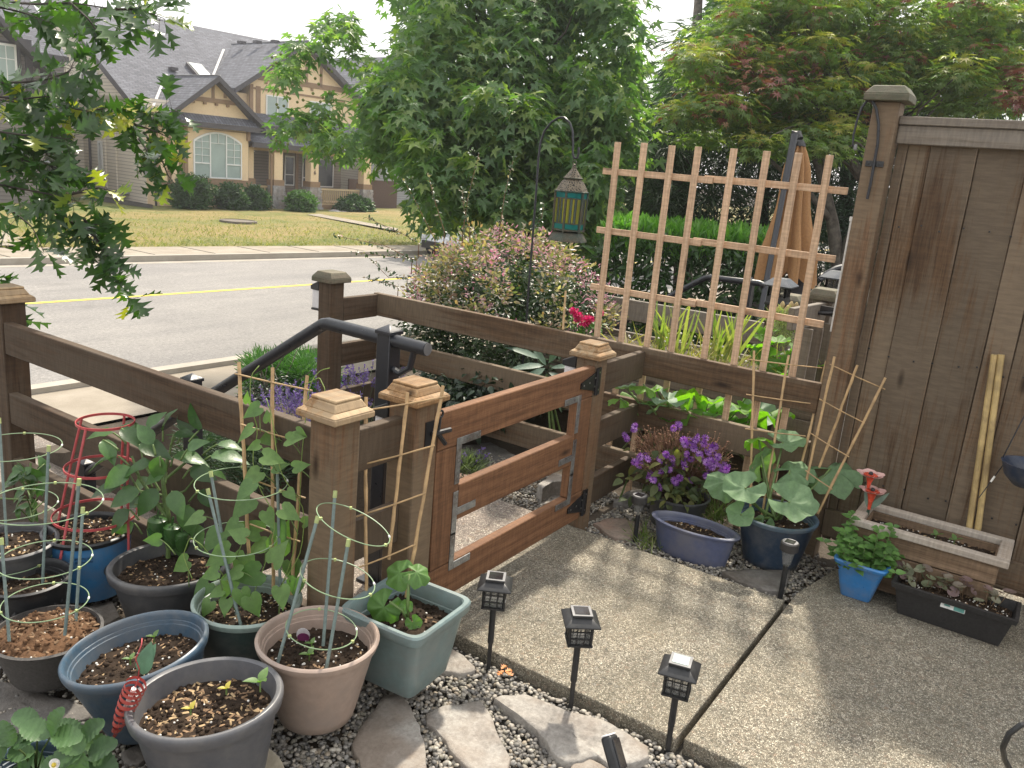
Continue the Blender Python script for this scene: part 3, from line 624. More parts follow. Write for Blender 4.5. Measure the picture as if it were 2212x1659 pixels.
board('bottom_board', (3.872, .72, .12), (3.872, -1.5, .12), .024, .13, M_['wood_plank'], tf)
# swan-neck plant hook on the tall post
hk = thing('plant_hook', 'black swan-neck plant hook screwed to the tall fence post', 'hook', (3.81, .77, 1.6))
P = [sx(a, b, 3.80) for a, b in ((1873, 430), (1880, 400), (1888, 355), (1896, 310), (1898, 270), (1893, 235), (1884, 218), (1874, 216), (1862, 232), (1851, 262), (1844, 290), (1842, 310), (1846, 322))]
mb = MB(); mb.tube(P, [.006]*8+[.0055, .005, .005, .004, .004], 8); build('hook_rod', mb, M_['black'], hk)
c = sx(1889, 354, 3.812); mb = MB(); mb.box(c, (.006, .072, .024)); mb.box(c+np.array([-.003, .022, 0]), (.006, .009, .009)); mb.box(c+np.array([-.003, -.022, 0]), (.006, .009, .009)); build('bracket_plate', mb, M_['black_pl'], hk, bevel=.002)
c = sx(1848, 318, 3.80); mb = MB(); mb.lathe(c-np.array([0, 0, .016]), [(.0, 0), (.007, .006), (.008, .016), (.005, .026), (0, .03)], 10); build('hook_tip', mb, M_['steel'], hk)
mb = MB(); q = sx(1838, 478, 3.95); mb.tube([q, q-np.array([0, -.0, .5])], .004, 6); mb.box(q+np.array([0, 0, .01]), (.014, .014, .02)); tag(build('white_conduit', mb, plain('white_plastic', (.7, .7, .68), .4)), 'thin white plastic pipe behind the tall fence post', 'pipe')
# two bamboo poles against the fence
def pole(label, a, b, r, group=None, mat='bamboo_big', name='bamboo_pole'):
    a, b = V3(a), V3(b); n_ = 26; mb = MB(); rr = [r*(1+.05*(i % 6 == 0)) for i in range(n_)]
    mb.tube([a+(b-a)*i/(n_-1) for i in range(n_)], rr, 9); return tag(build(name, mb, M_[mat]), label, 'pole', group)
pole('left of two yellow bamboo poles leaning on the dark plank fence', sx(2148, 766, 3.87), sx(2092, 1150, 3.845), .0125, 'bamboo poles leaning on the tall fence')
pole('right of two yellow bamboo poles leaning on the dark plank fence', sx(2163, 766, 3.87), sx(2111, 1152, 3.845), .0125, 'bamboo poles leaning on the tall fence')
# wooden planter box
bx = thing('wooden_planter', 'long wooden planter box with a pale mitred rim below the dark plank fence', 'planter', (3.675, .265, 0))
x0, x1, y0, y1, zt = 3.528, 3.815, -.035, .555, .282
for nm, a, b in (('rim_board', (x0+.02, y0, zt), (x0+.02, y1, zt)), ('rim_board', (x1-.02, y0, zt), (x1-.02, y1, zt))): board(nm, a, b, .04, .028, M_['wood_box'], bx)
for yy in (y0+.024, y1-.024): board('rim_board', (x0+.042, yy, zt+.0015), (x1-.042, yy, zt+.0015), .048, .028, M_['wood_box'], bx)
for xx in (x0+.035, x1-.03):
    board('side_board', (xx, y0+.03, .225), (xx, y1-.03, .225), .022, .088, M_['wood_boxb'], bx); board('side_board', (xx, y0+.04, .095), (xx, y1-.04, .095), .02, .165, M_['wood_boxb'], bx)
for yy in (y0+.045, y1-.045): board('end_board', (x0+.05, yy, .14), (x1-.045, yy, .14), .02, .26, M_['wood_boxb'], bx)
# ------------------------------------------------------------------ pots
def soil_part(parent, c, r, ex=1.0, ey=1.0, rz=0.0, mats=None, chips=(60, 25, 30), heap=0.0, square=False, tilt=None, lump=.006, chip=.011):
    mb = MB(); n, k = 15, 44; v = []; f = []; cr, sr = math.cos(rz), math.sin(rz)
    def surf(a, t):
        x, y = r*t*math.cos(a)*ex, r*t*math.sin(a)*ey
        if square: q = 1/max(abs(math.cos(a)), abs(math.sin(a)), 1e-6); x, y = x*min(q, 1.42), y*min(q, 1.42)
        z = heap*(1-t*t)+lump*(noise.noise(Vector((x*38+c[0]*9, y*38, c[2]*7)))+.7*noise.noise(Vector((x*95, y*95, 2))))-.004*t*t
        p = np.array([x*cr-y*sr, x*sr+y*cr, z])
        if tilt is not None: p = np.array(tilt) @ p
        return p+V3(c)
    for i in range(n+1):
        for j in range(k): v.append(surf(2*math.pi*j/k, max(i/n, .001)))
    f = [(i*k+j, i*k+(j+1) % k, (i+1)*k+(j+1) % k, (i+1)*k+j) for i in range(n) for j in range(k)]
    mb.add(v, f, 0)
    for q, (cnt, s) in enumerate(zip(chips, ((chip, chip*2.2), (chip, chip*2.0), (.0018, .0045)))):
        if not cnt: continue
        P = np.array([surf(a, t) for a, t in zip(RNG.uniform(0, 6.28, cnt), RNG.random(cnt)**.5*.95)])
        mb.inst(CHIP if q < 2 else ICO, P, np.concatenate([RNG.normal(size=(cnt, 2)), RNG.normal(size=(cnt, 1))*.25], 1), np.array([0, 0, 1])+RNG.normal(size=(cnt, 3))*.35, RNG.uniform(s[0], s[1], cnt), q+1)
    lumps = int(260*r/.17); P = np.array([surf(a, t) for a, t in zip(RNG.uniform(0, 6.28, lumps), RNG.random(lumps)**.5*.96)])
    mb.inst(ICO, P, rnd_dirs(lumps), rnd_dirs(lumps), RNG.uniform(.003, .009, lumps), 0)
    return build('soil', mb, mats or [M_['soil'], M_['chip'], M_['chip_pale'], M_['perlite']], parent, ang=180)
def tiltm(ax, deg): return np.array(Matrix.Rotation(R(deg), 3, Vector(ax)))
def pot(name, label, cat, x, y, rt, rb, h, mat, z0=0.0, soil=.05, lip=.022, lipw=.010, ex=1.0, ey=1.0, rz=0.0, tilt=None, group=None, rim_mat=None, chips=(60, 25, 30), soilm=None, heap=0.0, ridge=True, belly=0.0, lump=.006, chip=.011):
    t = thing(name, label, cat, (x, y, z0), group); mb = MB()
    rm = lambda s_: rb+(rt-lipw-rb)*s_+belly*math.sin(math.pi*s_)
    prof = [(rb*.9, 0), (rb, .006)]+[(rm(s_), s_*(h-lip)) for s_ in (.15, .3, .5, .7, .85, .97)]+[(rm(1), h-lip)]
    rim = [(rt-.003, h-lip+.001), (rt, h-lip*.6), (rt+.001, h-lip*.25), (rt-.003, h-.002), (rt-.008, h), (rt-lipw-.003, h-.004)]
    inner = [(rt-lipw-.005, h-.012)]+([(rt-lipw-.007, h-.026), (rt-lipw-.0105, h-.027), (rt-lipw-.0125, h-.036), (rt-lipw-.016, h-.037)] if ridge else [])+[(rm(.62)-.006, h-soil-.05)]
    if rim_mat: mb.lathe((x, y, z0), prof+rim[:1], 56, 0, ex, ey, rz, tilt, caps=False); mb.lathe((x, y, z0), rim+inner[:1], 56, 1, ex, ey, rz, tilt, caps=False); mb.lathe((x, y, z0), inner, 56, 1, ex, ey, rz, tilt, caps=False); ms = [mat, rim_mat]
    else: mb.lathe((x, y, z0), prof+rim+inner, 56, 0, ex, ey, rz, tilt); ms = [mat]
    # drop closing caps of the lathe end (inside bottom) is harmless: hidden below the soil
    o = build('pot_body', mb, ms, t, ang=50)
    zc = np.array([0, 0, h-soil]); zc = (np.array(tilt) @ zc if tilt is not None else zc)+np.array([x, y, z0])
    rs = rm((h-soil)/(h-lip))-.003
    soil_part(t, zc, rs, ex, ey, rz, soilm, chips, heap, tilt=tilt, lump=lump, chip=chip); return t, zc
PG = 'round plastic pots crowded behind the corner post'
grey = pot_mat('grey_pot', (.085, .088, .098)); grey2 = pot_mat('charcoal_pot', (.06, .062, .068)); slate = pot_mat('slate_blue_pot', (.045, .085, .13)); taupe = pot_mat('taupe_pot', (.33, .25, .205))
brownsoil = [M_['soil_brown'], M_['chip'], M_['chip'], M_['perlite']]
p1, c1 = pot('plant_pot', 'big grey pot on a cream saucer at the bottom edge, filled with pale bark chips', 'pot', *(sz(447, 1502, .268)[:2]+_r[:2]*.012), .186, .125, .27, grey, soil=.055, lip=.035, lipw=.014, ex=1.0, ey=.92, rz=R(-38), group=PG, chips=(150, 110, 30), ridge=False, tilt=tiltm((-.84, -.55, 0), 3), chip=.010)
mb = MB(); mb.lathe((*(sz(447, 1502, .268)[:2]+_r[:2]*.012), -.02), [(.15, 0), (.178, .022), (.182, .023), (.176, .020), (.15, .006)], 48)
tag(build('saucer', mb, plain('cream_plastic', (.50, .44, .33), .45, dirt=(.25, .2, .13))), 'cream plastic saucer under the big grey pot', 'saucer')
p2, c2 = pot('plant_pot', 'slate blue pot tilted towards the big grey pot, bare dark soil with small sprouts', 'pot', *(sz(293, 1394, .235)[:2]+_r[:2]*.040), .193, .115, .24, slate, soil=.065, lip=.028, tilt=tiltm((-.84, -.55, 0), 10), group=PG, chips=(110, 16, 50), chip=.009)
p3, c3 = pot('plant_pot', 'taupe pink round pot with ringed green canes, beside the square green pot', 'pot', 1.478, 1.545, .172, .106, .255, taupe, z0=.02, soil=.062, lip=.024, group=PG, chips=(40, 10, 55), chip=.010)
pd, cd = pot('plant_pot', 'brown-grey pot heaped with crumbly brown soil at the left edge', 'pot', 1.105, 2.30, .152, .10, .15, plain('grainy_grey_pot', (.062, .058, .055), .7, var=.3, scale=140, bmp=.2), z0=0, soil=.012, lip=.012, lipw=.006, heap=.03, group=PG, soilm=brownsoil, chips=(60, 60, 20), ridge=False, lump=.014)
p5, c5 = pot('plant_pot', 'dark green pot with a sage rim holding the climbing beans', 'pot', 1.505, 1.885, .164, .118, .25, pot_mat('dark_green_pot', (.035, .06, .055)), soil=.055, lip=.024, rim_mat=pot_mat('sage_rim', (.24, .31, .28)), group=PG, chips=(60, 60, 60))
p6, c6 = pot('plant_pot', 'charcoal pot with a thick rolled rim between the blue grow pot and the bean pot', 'pot', 1.525, 2.31, .190, .13, .215, grey2, soil=.045, lip=.035, lipw=.016, ex=1.04, ey=.92, rz=R(-30), group=PG, chips=(110, 40, 30), ridge=False, chip=.009)
blue = pot_mat('bright_blue_pot', (.03, .19, .42)); p7, c7 = pot('plant_pot', 'bright blue nursery pot with a black rim and raised lettering, holding the red cage', 'pot', 1.46, 2.70, .150, .125, .235, blue, soil=.025, lip=.02, rim_mat=M_['black_pl'], group=PG, chips=(60, 90, 40), heap=.02, ridge=False, lump=.012)
p8, c8 = pot('plant_pot', 'low black pot with a diamond-pattern side at the left edge behind the soil heap', 'pot', *sz(55, 1243, .20)[:2], .135, .10, .20, M_['black_pl'], soil=.05, lip=.014, group=PG, chips=(20, 10, 30))
p9, c9 = pot('plant_pot', 'dark grey pot at the left edge holding the tall ringed support', 'pot', *sz(20, 1166, .235)[:2], .15, .11, .235, grey2, soil=.03, lip=.02, group=PG, chips=(30, 30, 20))
# diamonds on the low black pot
mb = MB(); c = np.array(WM[p8.name].translation)
for i in range(26):
    for j in range(4):
        a = 2*math.pi*(i+.5*(j % 2))/26; z = .035+.03*j; r_ = .10+.035*z/.2-.001; o = np.array([math.cos(a), math.sin(a), 0]); tt = np.array([-math.sin(a), math.cos(a), 0]); q = c+o*r_+np.array([0, 0, z])
        mb.add([q-tt*.011, q-np.array([0, 0, .014]), q+tt*.011, q+np.array([0, 0, .014]), q+o*.005], [(0, 1, 4), (1, 2, 4), (2, 3, 4), (3, 0, 4)])
build('diamond_relief', mb, M_['black_pl'], p8, smooth=False)
# letters wrapped round the blue pot
def text_mesh(txt, size, ext=.0015, bold=True):
    cu = bpy.data.curves.new('t', 'FONT'); cu.body = txt; cu.size = size; cu.extrude = ext; cu.align_x = 'CENTER'; cu.offset = size*.02 if bold else 0
    o = bpy.data.objects.new('t', cu); COL.objects.link(o); dg = bpy.context.evaluated_depsgraph_get(); me = bpy.data.meshes.new_from_object(o.evaluated_get(dg))
    v = np.array([p.co[:] for p in me.vertices]); f = [tuple(p.vertices) for p in me.polygons]; bpy.data.objects.remove(o); bpy.data.curves.remove(cu); bpy.data.meshes.remove(me); return v, f
def wrap_text(mb, txt, size, cxy, rad, ang, z, off=0.0):
    v, f = text_mesh(txt, size); w = []
    for p in v:
        rr_ = rad(z+p[1]) if callable(rad) else rad; a = ang+(p[0]+off)/rr_; r_ = rr_+p[2]+.0012; w.append((cxy[0]+r_*math.cos(a), cxy[1]+r_*math.sin(a), z+p[1]))
    mb.add(w, f)
mb = MB(); rad = lambda z: .125+(.140-.125)*z/.215+.001
fa = sz(238, 1285, .1)[:2]-np.array([1.46, 2.70]); av = math.atan2(-2.70, -1.46)+.62
wrap_text(mb, 'CA', .062, (1.46, 2.70), rad, av, .098); wrap_text(mb, 'TOMATO', .038, (1.46, 2.70), rad, av+.42, .055)
build('raised_lettering', mb, plain('grey_lettering', (.06, .075, .09), .6), p7, smooth=False)
mb = MB(); rng2 = random.Random(4)
for r_ in range(5):
    wrap_text(mb, ''.join(rng2.choice('mnuiae ') for _ in range(0)) or 'potting mix', .012, (1.46, 2.70), rad, av-.75, .18-.014*r_) if r_ < 2 else None
build('printed_line', mb, plain('ink', (.02, .08, .17), .6), p7, smooth=False)
# square green pot
sqm = pot_mat('sage_square_pot', (.155, .215, .215)); sq = thing('plant_pot', 'square sage green pot with a thick rim holding a squash seedling beside the first lantern', 'pot', (1.782, 1.478, 0))
def square_pot(t, c, wt, wb, h, mat, rz, lip=.035, lw=.013, n=48, pw=9.0, ey=1.0, soil=.06):
    mb = MB(); f = lambda s_: wb+(wt-lw-wb)*s_
    prof = [(wb*.96, 0), (wb, .006), (f(.3), h*.28), (f(.6), h*.56), (f(.97), h-lip-.002), (f(.98), h-lip-.001), (wt-.003, h-lip), (wt, h-lip+.004), (wt+.002, h-.006), (wt-.002, h), (wt-lw-.002, h-.001), (wt-lw-.006, h-.006), (wt-lw-.012, h-.05), (wt-lw-.016, h-.052), (f(.6)-.008, h-soil-.05)]
    mb.lathe(c, prof, n*2, 0, 1, ey, rz, power=pw); return build('pot_body', mb, mat, t, ang=35)
square_pot(sq, (1.782, 1.478, .03), .152, .105, .245, sqm, R(4)); soil_part(sq, (1.782, 1.478, .212), .128, rz=R(4), chips=(20, 0, 10), square=True, lump=.012)
# right-hand group
oval = pot_mat('lavender_grey_pot', (.085, .10, .175)); po, co = pot('plant_pot', 'long oval blue-grey planter with bare soil in front of the purple flowers', 'planter', 3.395, 1.165, .112, .088, .16, oval, z0=-.045, soil=.04, lip=.018, ex=1.85, ey=.92, rz=R(91), chips=(40, 10, 20))
deep = pot_mat('deep_blue_pot', (.022, .04, .07)); ps, cs = pot('plant_pot', 'large deep blue round pot with broad squash leaves beside the tall fence', 'pot', 3.60, .865, .178, .12, .235, deep, z0=-.035, soil=.05, lip=.022, chips=(30, 10, 10), rim_mat=pot_mat('blue_rim', (.07, .115, .165)))
pf, cf = pot('plant_pot', 'dark grey pot nearly hidden under the purple daisies', 'pot', *sz(1465, 1075, .10)[:2], .155, .12, .165, grey2, z0=-.04, soil=.02, lip=.015, chips=(10, 0, 0))
mint_c = np.array([3.48, .462]); mp = thing('plant_pot', 'bright blue square pot of mint at the foot of the wooden planter', 'pot', (*mint_c, 0))
square_pot(mp, (*mint_c, 0), .104, .060, .168, pot_mat('sky_blue_pot', (.03, .17, .42), rough=.35), R(1), lip=.02, lw=.01, pw=7.0); soil_part(mp, (*mint_c, .125), .085, rz=R(1), chips=(20, 0, 10), square=True)
tr = thing('trough_planter', 'long black plastic trough with a little price sticker, seedlings along its back', 'planter', (3.478, .115, 0)); mb = MB()
for (a, za), (b_, zb) in zip([(.055, .0), (.080, .118), (.092, .118), (.096, .138), (.083, .140)], [(.080, .118), (.092, .118), (.096, .138), (.083, .140), (.07, .07)]):
    k = 4; ey = lambda q: q+.125
    v = [(3.478+i*a, .115+j*ey(a), za) for i, j in ((-1, -1), (1, -1), (1, 1), (-1, 1))]+[(3.478+i*b_, .115+j*ey(b_), zb) for i, j in ((-1, -1), (1, -1), (1, 1), (-1, 1))]
    mb.add(v, [(i, (i+1) % 4, 4+(i+1) % 4, 4+i) for i in range(4)])
mb.add([(3.425, -.06, .002), (3.53, -.06, .002), (3.53, .29, .002), (3.425, .29, .002)], [(0, 1, 2, 3)])
o = build('trough_body', mb, plain('dull_black_plastic', (.022, .021, .021), .6, var=.4, scale=120, bmp=.2), tr, ang=30, bevel=.003)
soil_part(tr, (3.478, .115, .108), .076, 1.0, 2.6, 0, None, (40, 10, 90), square=True, chip=.009)
mb = MB(); a = sz(2040, 1301, .105); mb.box((3.3985, .11, .106), (.002, .085, .020), M=tiltm((0, 1, 0), 12)); lab = build('price_sticker', mb, plain('white_label', (.55, .56, .54), .5), tr)
mb = MB(); mb.box((3.3972, .088, .106), (.002, .036, .016), M=tiltm((0, 1, 0), 12)); mb.box((3.3972, .13, .109), (.002, .02, .006), M=tiltm((0, 1, 0), 12)); build('sticker_print', mb, [plain('teal_print', (.08, .25, .22), .5)], tr)
soil_part(bx, (3.675, .26, .238), .11, 1.0, 2.4, 0, None, (40, 10, 60), square=True)
# glimpses at the right edge
mb = MB(); mb.lathe(sx(2215, 1003, 3.70)-np.array([0, .02, .09]), [(.0, 0), (.05, .006), (.085, .04), (.10, .085), (.105, .095), (.098, .095), (.08, .05), (0, .03)], 32); t = thing('hanging_pot', 'navy blue hanging basket at the right edge against the plank fence', 'pot', sx(2215, 1003, 3.70)); build('pot_body', mb, pot_mat('navy_pot', (.018, .03, .06)), t)
c = sx(2215, 1003, 3.70); mb = MB(); mb.tube([c+np.array([0, .08, 0]), c+np.array([0, .03, .25]), c+np.array([.1, .0, .42])], .0025, 5); mb.tube([c+np.array([0, -.12, 0]), c+np.array([.03, -.05, .25]), c+np.array([.1, .0, .42])], .0025, 5); build('hanger', mb, M_['black'], t)
c = sz(2235, 1270, .0)+np.array([.15, -.05, 0]); pot('plant_pot', 'dark pot with a pale rim cut off by the right edge beside the wooden planter', 'pot', c[0], c[1]-.01, .12, .09, .19, M_['black_pl'], rim_mat=pot_mat('pale_rim', (.35, .4, .45)), chips=(10, 0, 10))
P = [sz(a, b, z) for a, b, z in ((2225, 1562, .30), (2205, 1566, .30), (2180, 1585, .27), (2166, 1615, .22), (2170, 1640, .16), (2182, 1662, .12), (2190, 1690, .05), (2192, 1720, 0))]; mb = MB(); mb.tube(P, .0075, 8)
tag(build('hose', mb, M_['black_pl']), 'black curved hose end at the bottom right edge', 'hose')
a, b_ = sz(1792, 1128, .10), sz(1838, 1072, .20); mb = MB(); d = b_-a
t = thing('garden_tool', 'black garden tool with tan wooden ends propped on the planter corner', 'tool', a)
mb.tube([a+d*.14, a+d*.85], .020, 10); build('grip', mb, M_['black_pl'], t); mb = MB(); mb.tube([a-d*.02, a+d*.14], .014, 10); mb.tube([a+d*.85, a+d*1.05], .021, 10); build('wooden_end', mb, M_['wood_pale'], t)
a, b_ = sx(2115, 1075, 3.66), sx(2170, 1000, 3.76); mb = MB(); mb.tube([a, b_], .002, 5); t = thing('plant_stake', 'thin black stake with a white tip in the wooden planter', 'stake', a); build('rod', mb, M_['black_pl'], t); mb = MB(); q = a+(b_-a)*.45; mb.tube([q, q+(b_-a)*.16], .004, 6); build('clip', mb, M_['perlite'], t)

# ------------------------------------------------------------------ lamps on stakes
def lantern_stake(label, x, y, h, rz, sol, zg=-.03, first=None):
    t = thing('solar_lantern', label, 'solar light', (x, y, zg), 'square solar lanterns along the slab edge'); w = .036; cr = lambda a, b, z: (x+a*math.cos(rz)-b*math.sin(rz), y+a*math.sin(rz)+b*math.cos(rz), z)
    hb = zg+h-.115
    mb = MB(); mb.tube([(x, y, zg-.02), (x, y, zg+h*.28)], .0085, 4); mb.tube([(x, y, zg+h*.27), (x, y, hb)], .0105, 10); build('stake', mb, M_['black_pl'], t)
    mb = MB(); mb.frustum((x, y, hb), (.03, .03), (.074, .074), .012, rz); mb.box((x, y, hb+.015), (.078, .078, .006), rz)
    for i in (-1, 1):
        for j in (-1, 1): mb.bar(cr(i*w*.92, j*w*.92, hb+.018), cr(i*w*.96, j*w*.96, hb+.084), .006, .006)
    for q in (-.33, .33):
        for i in (-1, 1): mb.bar(cr(i*w*.93, q*w, hb+.018), cr(i*w*.95, q*w, hb+.084), .0035, .0035); mb.bar(cr(q*w, i*w*.93, hb+.018), cr(q*w, i*w*.95, hb+.084), .0035, .0035)
    for z in (.038, .062):
        for i in (-1, 1): mb.bar(cr(-w, i*w*.94, hb+z), cr(w, i*w*.94, hb+z), .0035, .0035); mb.bar(cr(i*w*.94, -w, hb+z), cr(i*w*.94, w, hb+z), .0035, .0035)
    build('cage', mb, M_['black_pl'], t)
    mb = MB(); mb.box((x, y, hb+.051), (.058, .058, .064), rz); build('lamp_glass', mb, glass_dark, t)
    mb = MB(); mb.frustum((x, y, hb+.084), (.108, .108), (.112, .112), .004, rz); mb.frustum((x, y, hb+.0882), (.111, .111), (.062, .062), .019, rz); mb.frustum((x, y, hb+.107), (.062, .062), (.060, .060), .008, rz); rf = build('roof', mb, M_['black_pl'], t, bevel=.0015)
    mb = MB(); mb.box((x, y, hb+.1157), (.062, .062, .002), rz); build('panel_frame', mb, M_['steel'], rf); mb = MB(); mb.box((x, y, hb+.1172), (.046, .046, .002), rz); build('solar_panel', mb, sol, rf)
m, nt, out = newmat('smoky_glass'); p_ = principled(nt, None, (.25, .25, .24), .12); tr_ = nt.nodes.new('ShaderNodeBsdfTransparent'); ms_ = nt.nodes.new('ShaderNodeMixShader'); ms_.inputs[0].default_value = .35; nt.links.new(tr_.outputs[0], ms_.inputs[1]); nt.links.new(p_.outputs[0], ms_.inputs[2]); nt.links.new(ms_.outputs[0], out.inputs[0]); glass_dark = m
lantern_stake('black lantern stake light nearest the gate, beside the square green pot', 2.066, 1.345, .335, R(30), M_['solar'])
lantern_stake('black lantern stake light standing at the middle of the slab edge', 2.066, 1.022, .335, R(38), M_['solar'])
lantern_stake('black lantern stake light at the slab corner, its solar panel coloured pale like reflected sky', 2.080, .695, .30, R(14), plain('sky_reflection_solar', (.42, .50, .46), .12))  # the pale sky reflection is put into the panel's own colour
def tube_light(label, x, y, h, rz=0, tilt=0):
    t = thing('stake_light', label, 'solar light', (x, y, -.03), 'small round solar stake lights'); z = -.03
    mb = MB(); mb.tube([(x, y, z-.02), (x+tilt*.5, y, z+h*.55)], .011, 8); build('stake', mb, M_['black_pl'], t)
    x += tilt; mb = MB(); mb.lathe((x, y, z+h*.55), [(.012, 0), (.016, .004), (.026, h*.23), (.026, h*.25), (0, h*.25)], 20); build('lamp_glass', mb, glass_dark, t)
    mb = MB(); mb.lathe((x, y, z+h*.80), [(.034, 0), (.037, .003), (.037, .034), (.033, .038), (.0, .038)], 24); hd = build('head', mb, plain('dark_head', (.03, .028, .028), .5), t)
    mb = MB(); mb.lathe((x, y, z+h*.80+.0382), [(.031, 0), (.031, .0012), (.0, .0012)], 24); build('rim', mb, M_['steel'], hd); mb = MB(); mb.box((x, y, z+h*.80+.0402), (.038, .038, .0015)); build('solar_panel', mb, M_['solar'], hd)
tube_light('small round solar light standing by the grass tuft near the gate hinge post', 3.346, 1.423, .235, 0, -.012)
tube_light('small round solar light at the slab corner in front of the deep blue squash pot', 3.272, .718, .265, 0, .002)
sp = sz(1345, 1668, -.02); t = thing('spotlight', 'black solar spotlight tilted back at the bottom edge on the flagstone', 'spotlight', sp); ax = np.array([.25, -.55, .0]); q = sz(1326, 1630, .06)
Mt = np.array(Matrix.Rotation(R(62), 3, 'Z') @ Matrix.Rotation(R(-48), 3, 'Y') @ Matrix.Rotation(R(35), 3, 'X')); mb = MB(); mb.box(q, (.10, .052, .034), M=Mt); build('lamp_body', mb, M_['black_pl'], t, bevel=.008)
mb = MB(); mb.box(q+Mt @ np.array([0, 0, .019]), (.078, .042, .003), M=Mt); build('solar_panel', mb, M_['solar'], t); mb = MB(); mb.box(q+Mt @ np.array([.0515, 0, 0]), (.004, .044, .027), M=Mt); build('lens', mb, M_['frost'], t, bevel=.002)
mb = MB(); mb.tube([q-np.array([0, 0, .01]), sp-np.array([0, 0, .05])], .010, 8); build('stake', mb, M_['black_pl'], t)
# ------------------------------------------------------------------ leaf materials
M_['pepper'] = leafmat('pepper_leaf', [(.045, .105, .03), (.07, .145, .045), (.10, .19, .075), (.04, .085, .03)], .36, .3)
M_['bean'] = leafmat('bean_leaf', [(.11, .20, .055), (.15, .25, .085), (.085, .165, .05)], .5, .38)
M_['squash'] = leafmat('squash_leaf', [(.20, .30, .17), (.15, .25, .13), (.24, .34, .21)], .6, .35, (1.3, 1.7, .35), .25)
M_['mint'] = leafmat('mint_leaf', [(.09, .19, .045), (.12, .24, .06), (.07, .15, .04)], .55, .3)
M_['straw'] = leafmat('strawberry_leaf', [(.065, .13, .05), (.09, .17, .065), (.055, .11, .045)], .4, .25)
M_['duskleaf'] = leafmat('dusky_seedling_leaf', [(.15, .17, .10), (.20, .20, .14), (.18, .12, .12)], .6, .25)
M_['daisyleaf'] = leafmat('daisy_leaf', [(.06, .085, .03), (.10, .12, .04), (.17, .17, .05)], .6, .3)
M_['purple'] = leafmat('purple_petal', [(.20, .05, .36), (.28, .08, .44), (.46, .26, .56), (.15, .03, .28), (.36, .14, .48)], .5, .35, (1.2, .8, 1.4))
M_['purple_dark'] = plain('purple_eye', (.06, .01, .12), .6)
M_['dry'] = plain('dry_stalk', (.23, .125, .075), .85, var=.4)
M_['cagegreen'] = plain('green_ring', (.23, .33, .19), .42, var=.15)
M_['cagestake'] = plain('grey_green_cane', (.15, .20, .19), .45, var=.2, scale=60)
M_['clip'] = plain('clip', (.36, .42, .17), .45)
M_['white_pl'] = plain('white_sleeve', (.72, .72, .72), .4)
M_['red_pl'] = plain('faded_red_plastic', (.40, .065, .07), .45, var=.15)

def plant(name, label, cat, base, group=None): return thing(name, label, cat, base, group)
def leaves_at(parent, tmpl, mat, items, name='leaf', stems=None, stem_r=.003, stem_mat='stem', curve=.3):
    """items: (tip-end point, direction, normal, size); each leaf hangs on a stalk from its root point when stems is given"""
    mb = MB()
    for P, D, Nn, S in items: mb.inst(tmpl, [P], [D], [Nn], [S])
    build(name, mb, mat, parent, ang=180)
    if stems:
        mb = MB()
        for q, (a, b) in enumerate(stems):
            a, b = V3(a), V3(b); L = np.linalg.norm(b-a); m1 = a+(b-a)*.5+np.array([0, 0, curve*L*.4])*(1 if q % 2 else .7); t = np.linspace(0, 1, 7)[:, None]
            mb.tube((1-t)**2*a+2*t*(1-t)*m1+t*t*b, np.linspace(stem_r, stem_r*.75, 7), 6)
        build('stem', mb, M_[stem_mat], parent, ang=180)
TOC = -nrm([_f[0], _f[1], 0])      # horizontally towards the viewer's side of the yard
def up_n(a=.35, j=.25): return np.array([0, 0, 1])+TOC*a+RNG.normal(size=3)*j
# ------------------------------------------------------------------ canes, rings and cages
def cane_thing(label, canes, bars, D, group='bamboo fan trellises in the pots', r=.0055, lean=0.0):
    a0 = sd(*canes[0][1], D); t = thing('bamboo_trellis', label, 'trellis', a0, group)
    for (a, b) in canes:
        A, B = sd(*a, D-lean), sd(*b, D); n_ = 14; mb = MB(); mb.tube([A+(B-A)*i/(n_-1)+RNG.normal(size=3)*.0008 for i in range(n_)], [r*(1.18 if i % 4 == 2 else 1) for i in range(n_)], 8); build('cane', mb, M_['bamboo'], t)
    for (a, b) in bars: mb = MB(); A, B = sd(*a, D-lean*.6-.008), sd(*b, D-lean*.6-.008); mb.tube([A, (A+B)/2+np.array([0, 0, -.002]), B], r*.5, 6); build('cross_bar', mb, M_['bamboo'], t)
    return t
D5 = depth((1.505, 1.885, .25))
cane_thing('fan of three bamboo canes behind the bean pot against the rail fence', [((516, 782), (541, 1260)), ((588, 794), (590, 1275)), ((664, 811), (629, 1285))], [((507, 807), (675, 844)), ((519, 916), (668, 959)), ((530, 1030), (660, 1076)), ((540, 1132), (648, 1170))], D5+.06)
Dq = depth((1.79, 1.50, .25))
cane_thing('fan of three bamboo canes standing in the square green pot', [((790, 859), (791, 1290)), ((881, 848), (840, 1208)), ((957, 834), (877, 1290))], [((780, 888), (963, 857)), ((774, 1006), (939, 962)), ((770, 1116), (920, 1065)), ((775, 1226), (898, 1176))], Dq+.03)
Ds = depth((3.60, .865, .25))
cane_thing('fan of three grey bamboo canes at the back left of the squash pot', [((1629, 757), (1620, 1120)), ((1703, 768), (1645, 1120)), ((1785, 780), (1700, 1130))], [((1614, 776), (1776, 795)), ((1612, 852), (1762, 873)), ((1610, 926), (1740, 942))], Ds+.08)
cane_thing('fan of three bamboo canes leaning right out of the squash pot over the fence post', [((1803, 771), (1722, 1125)), ((1852, 789), (1770, 1010)), ((1913, 816), (1766, 1110))], [((1793, 787), (1912, 841)), ((1770, 862), (1868, 914)), ((1748, 934), (1834, 987)), ((1740, 1016), (1798, 1057))], Ds+.0, lean=.11)
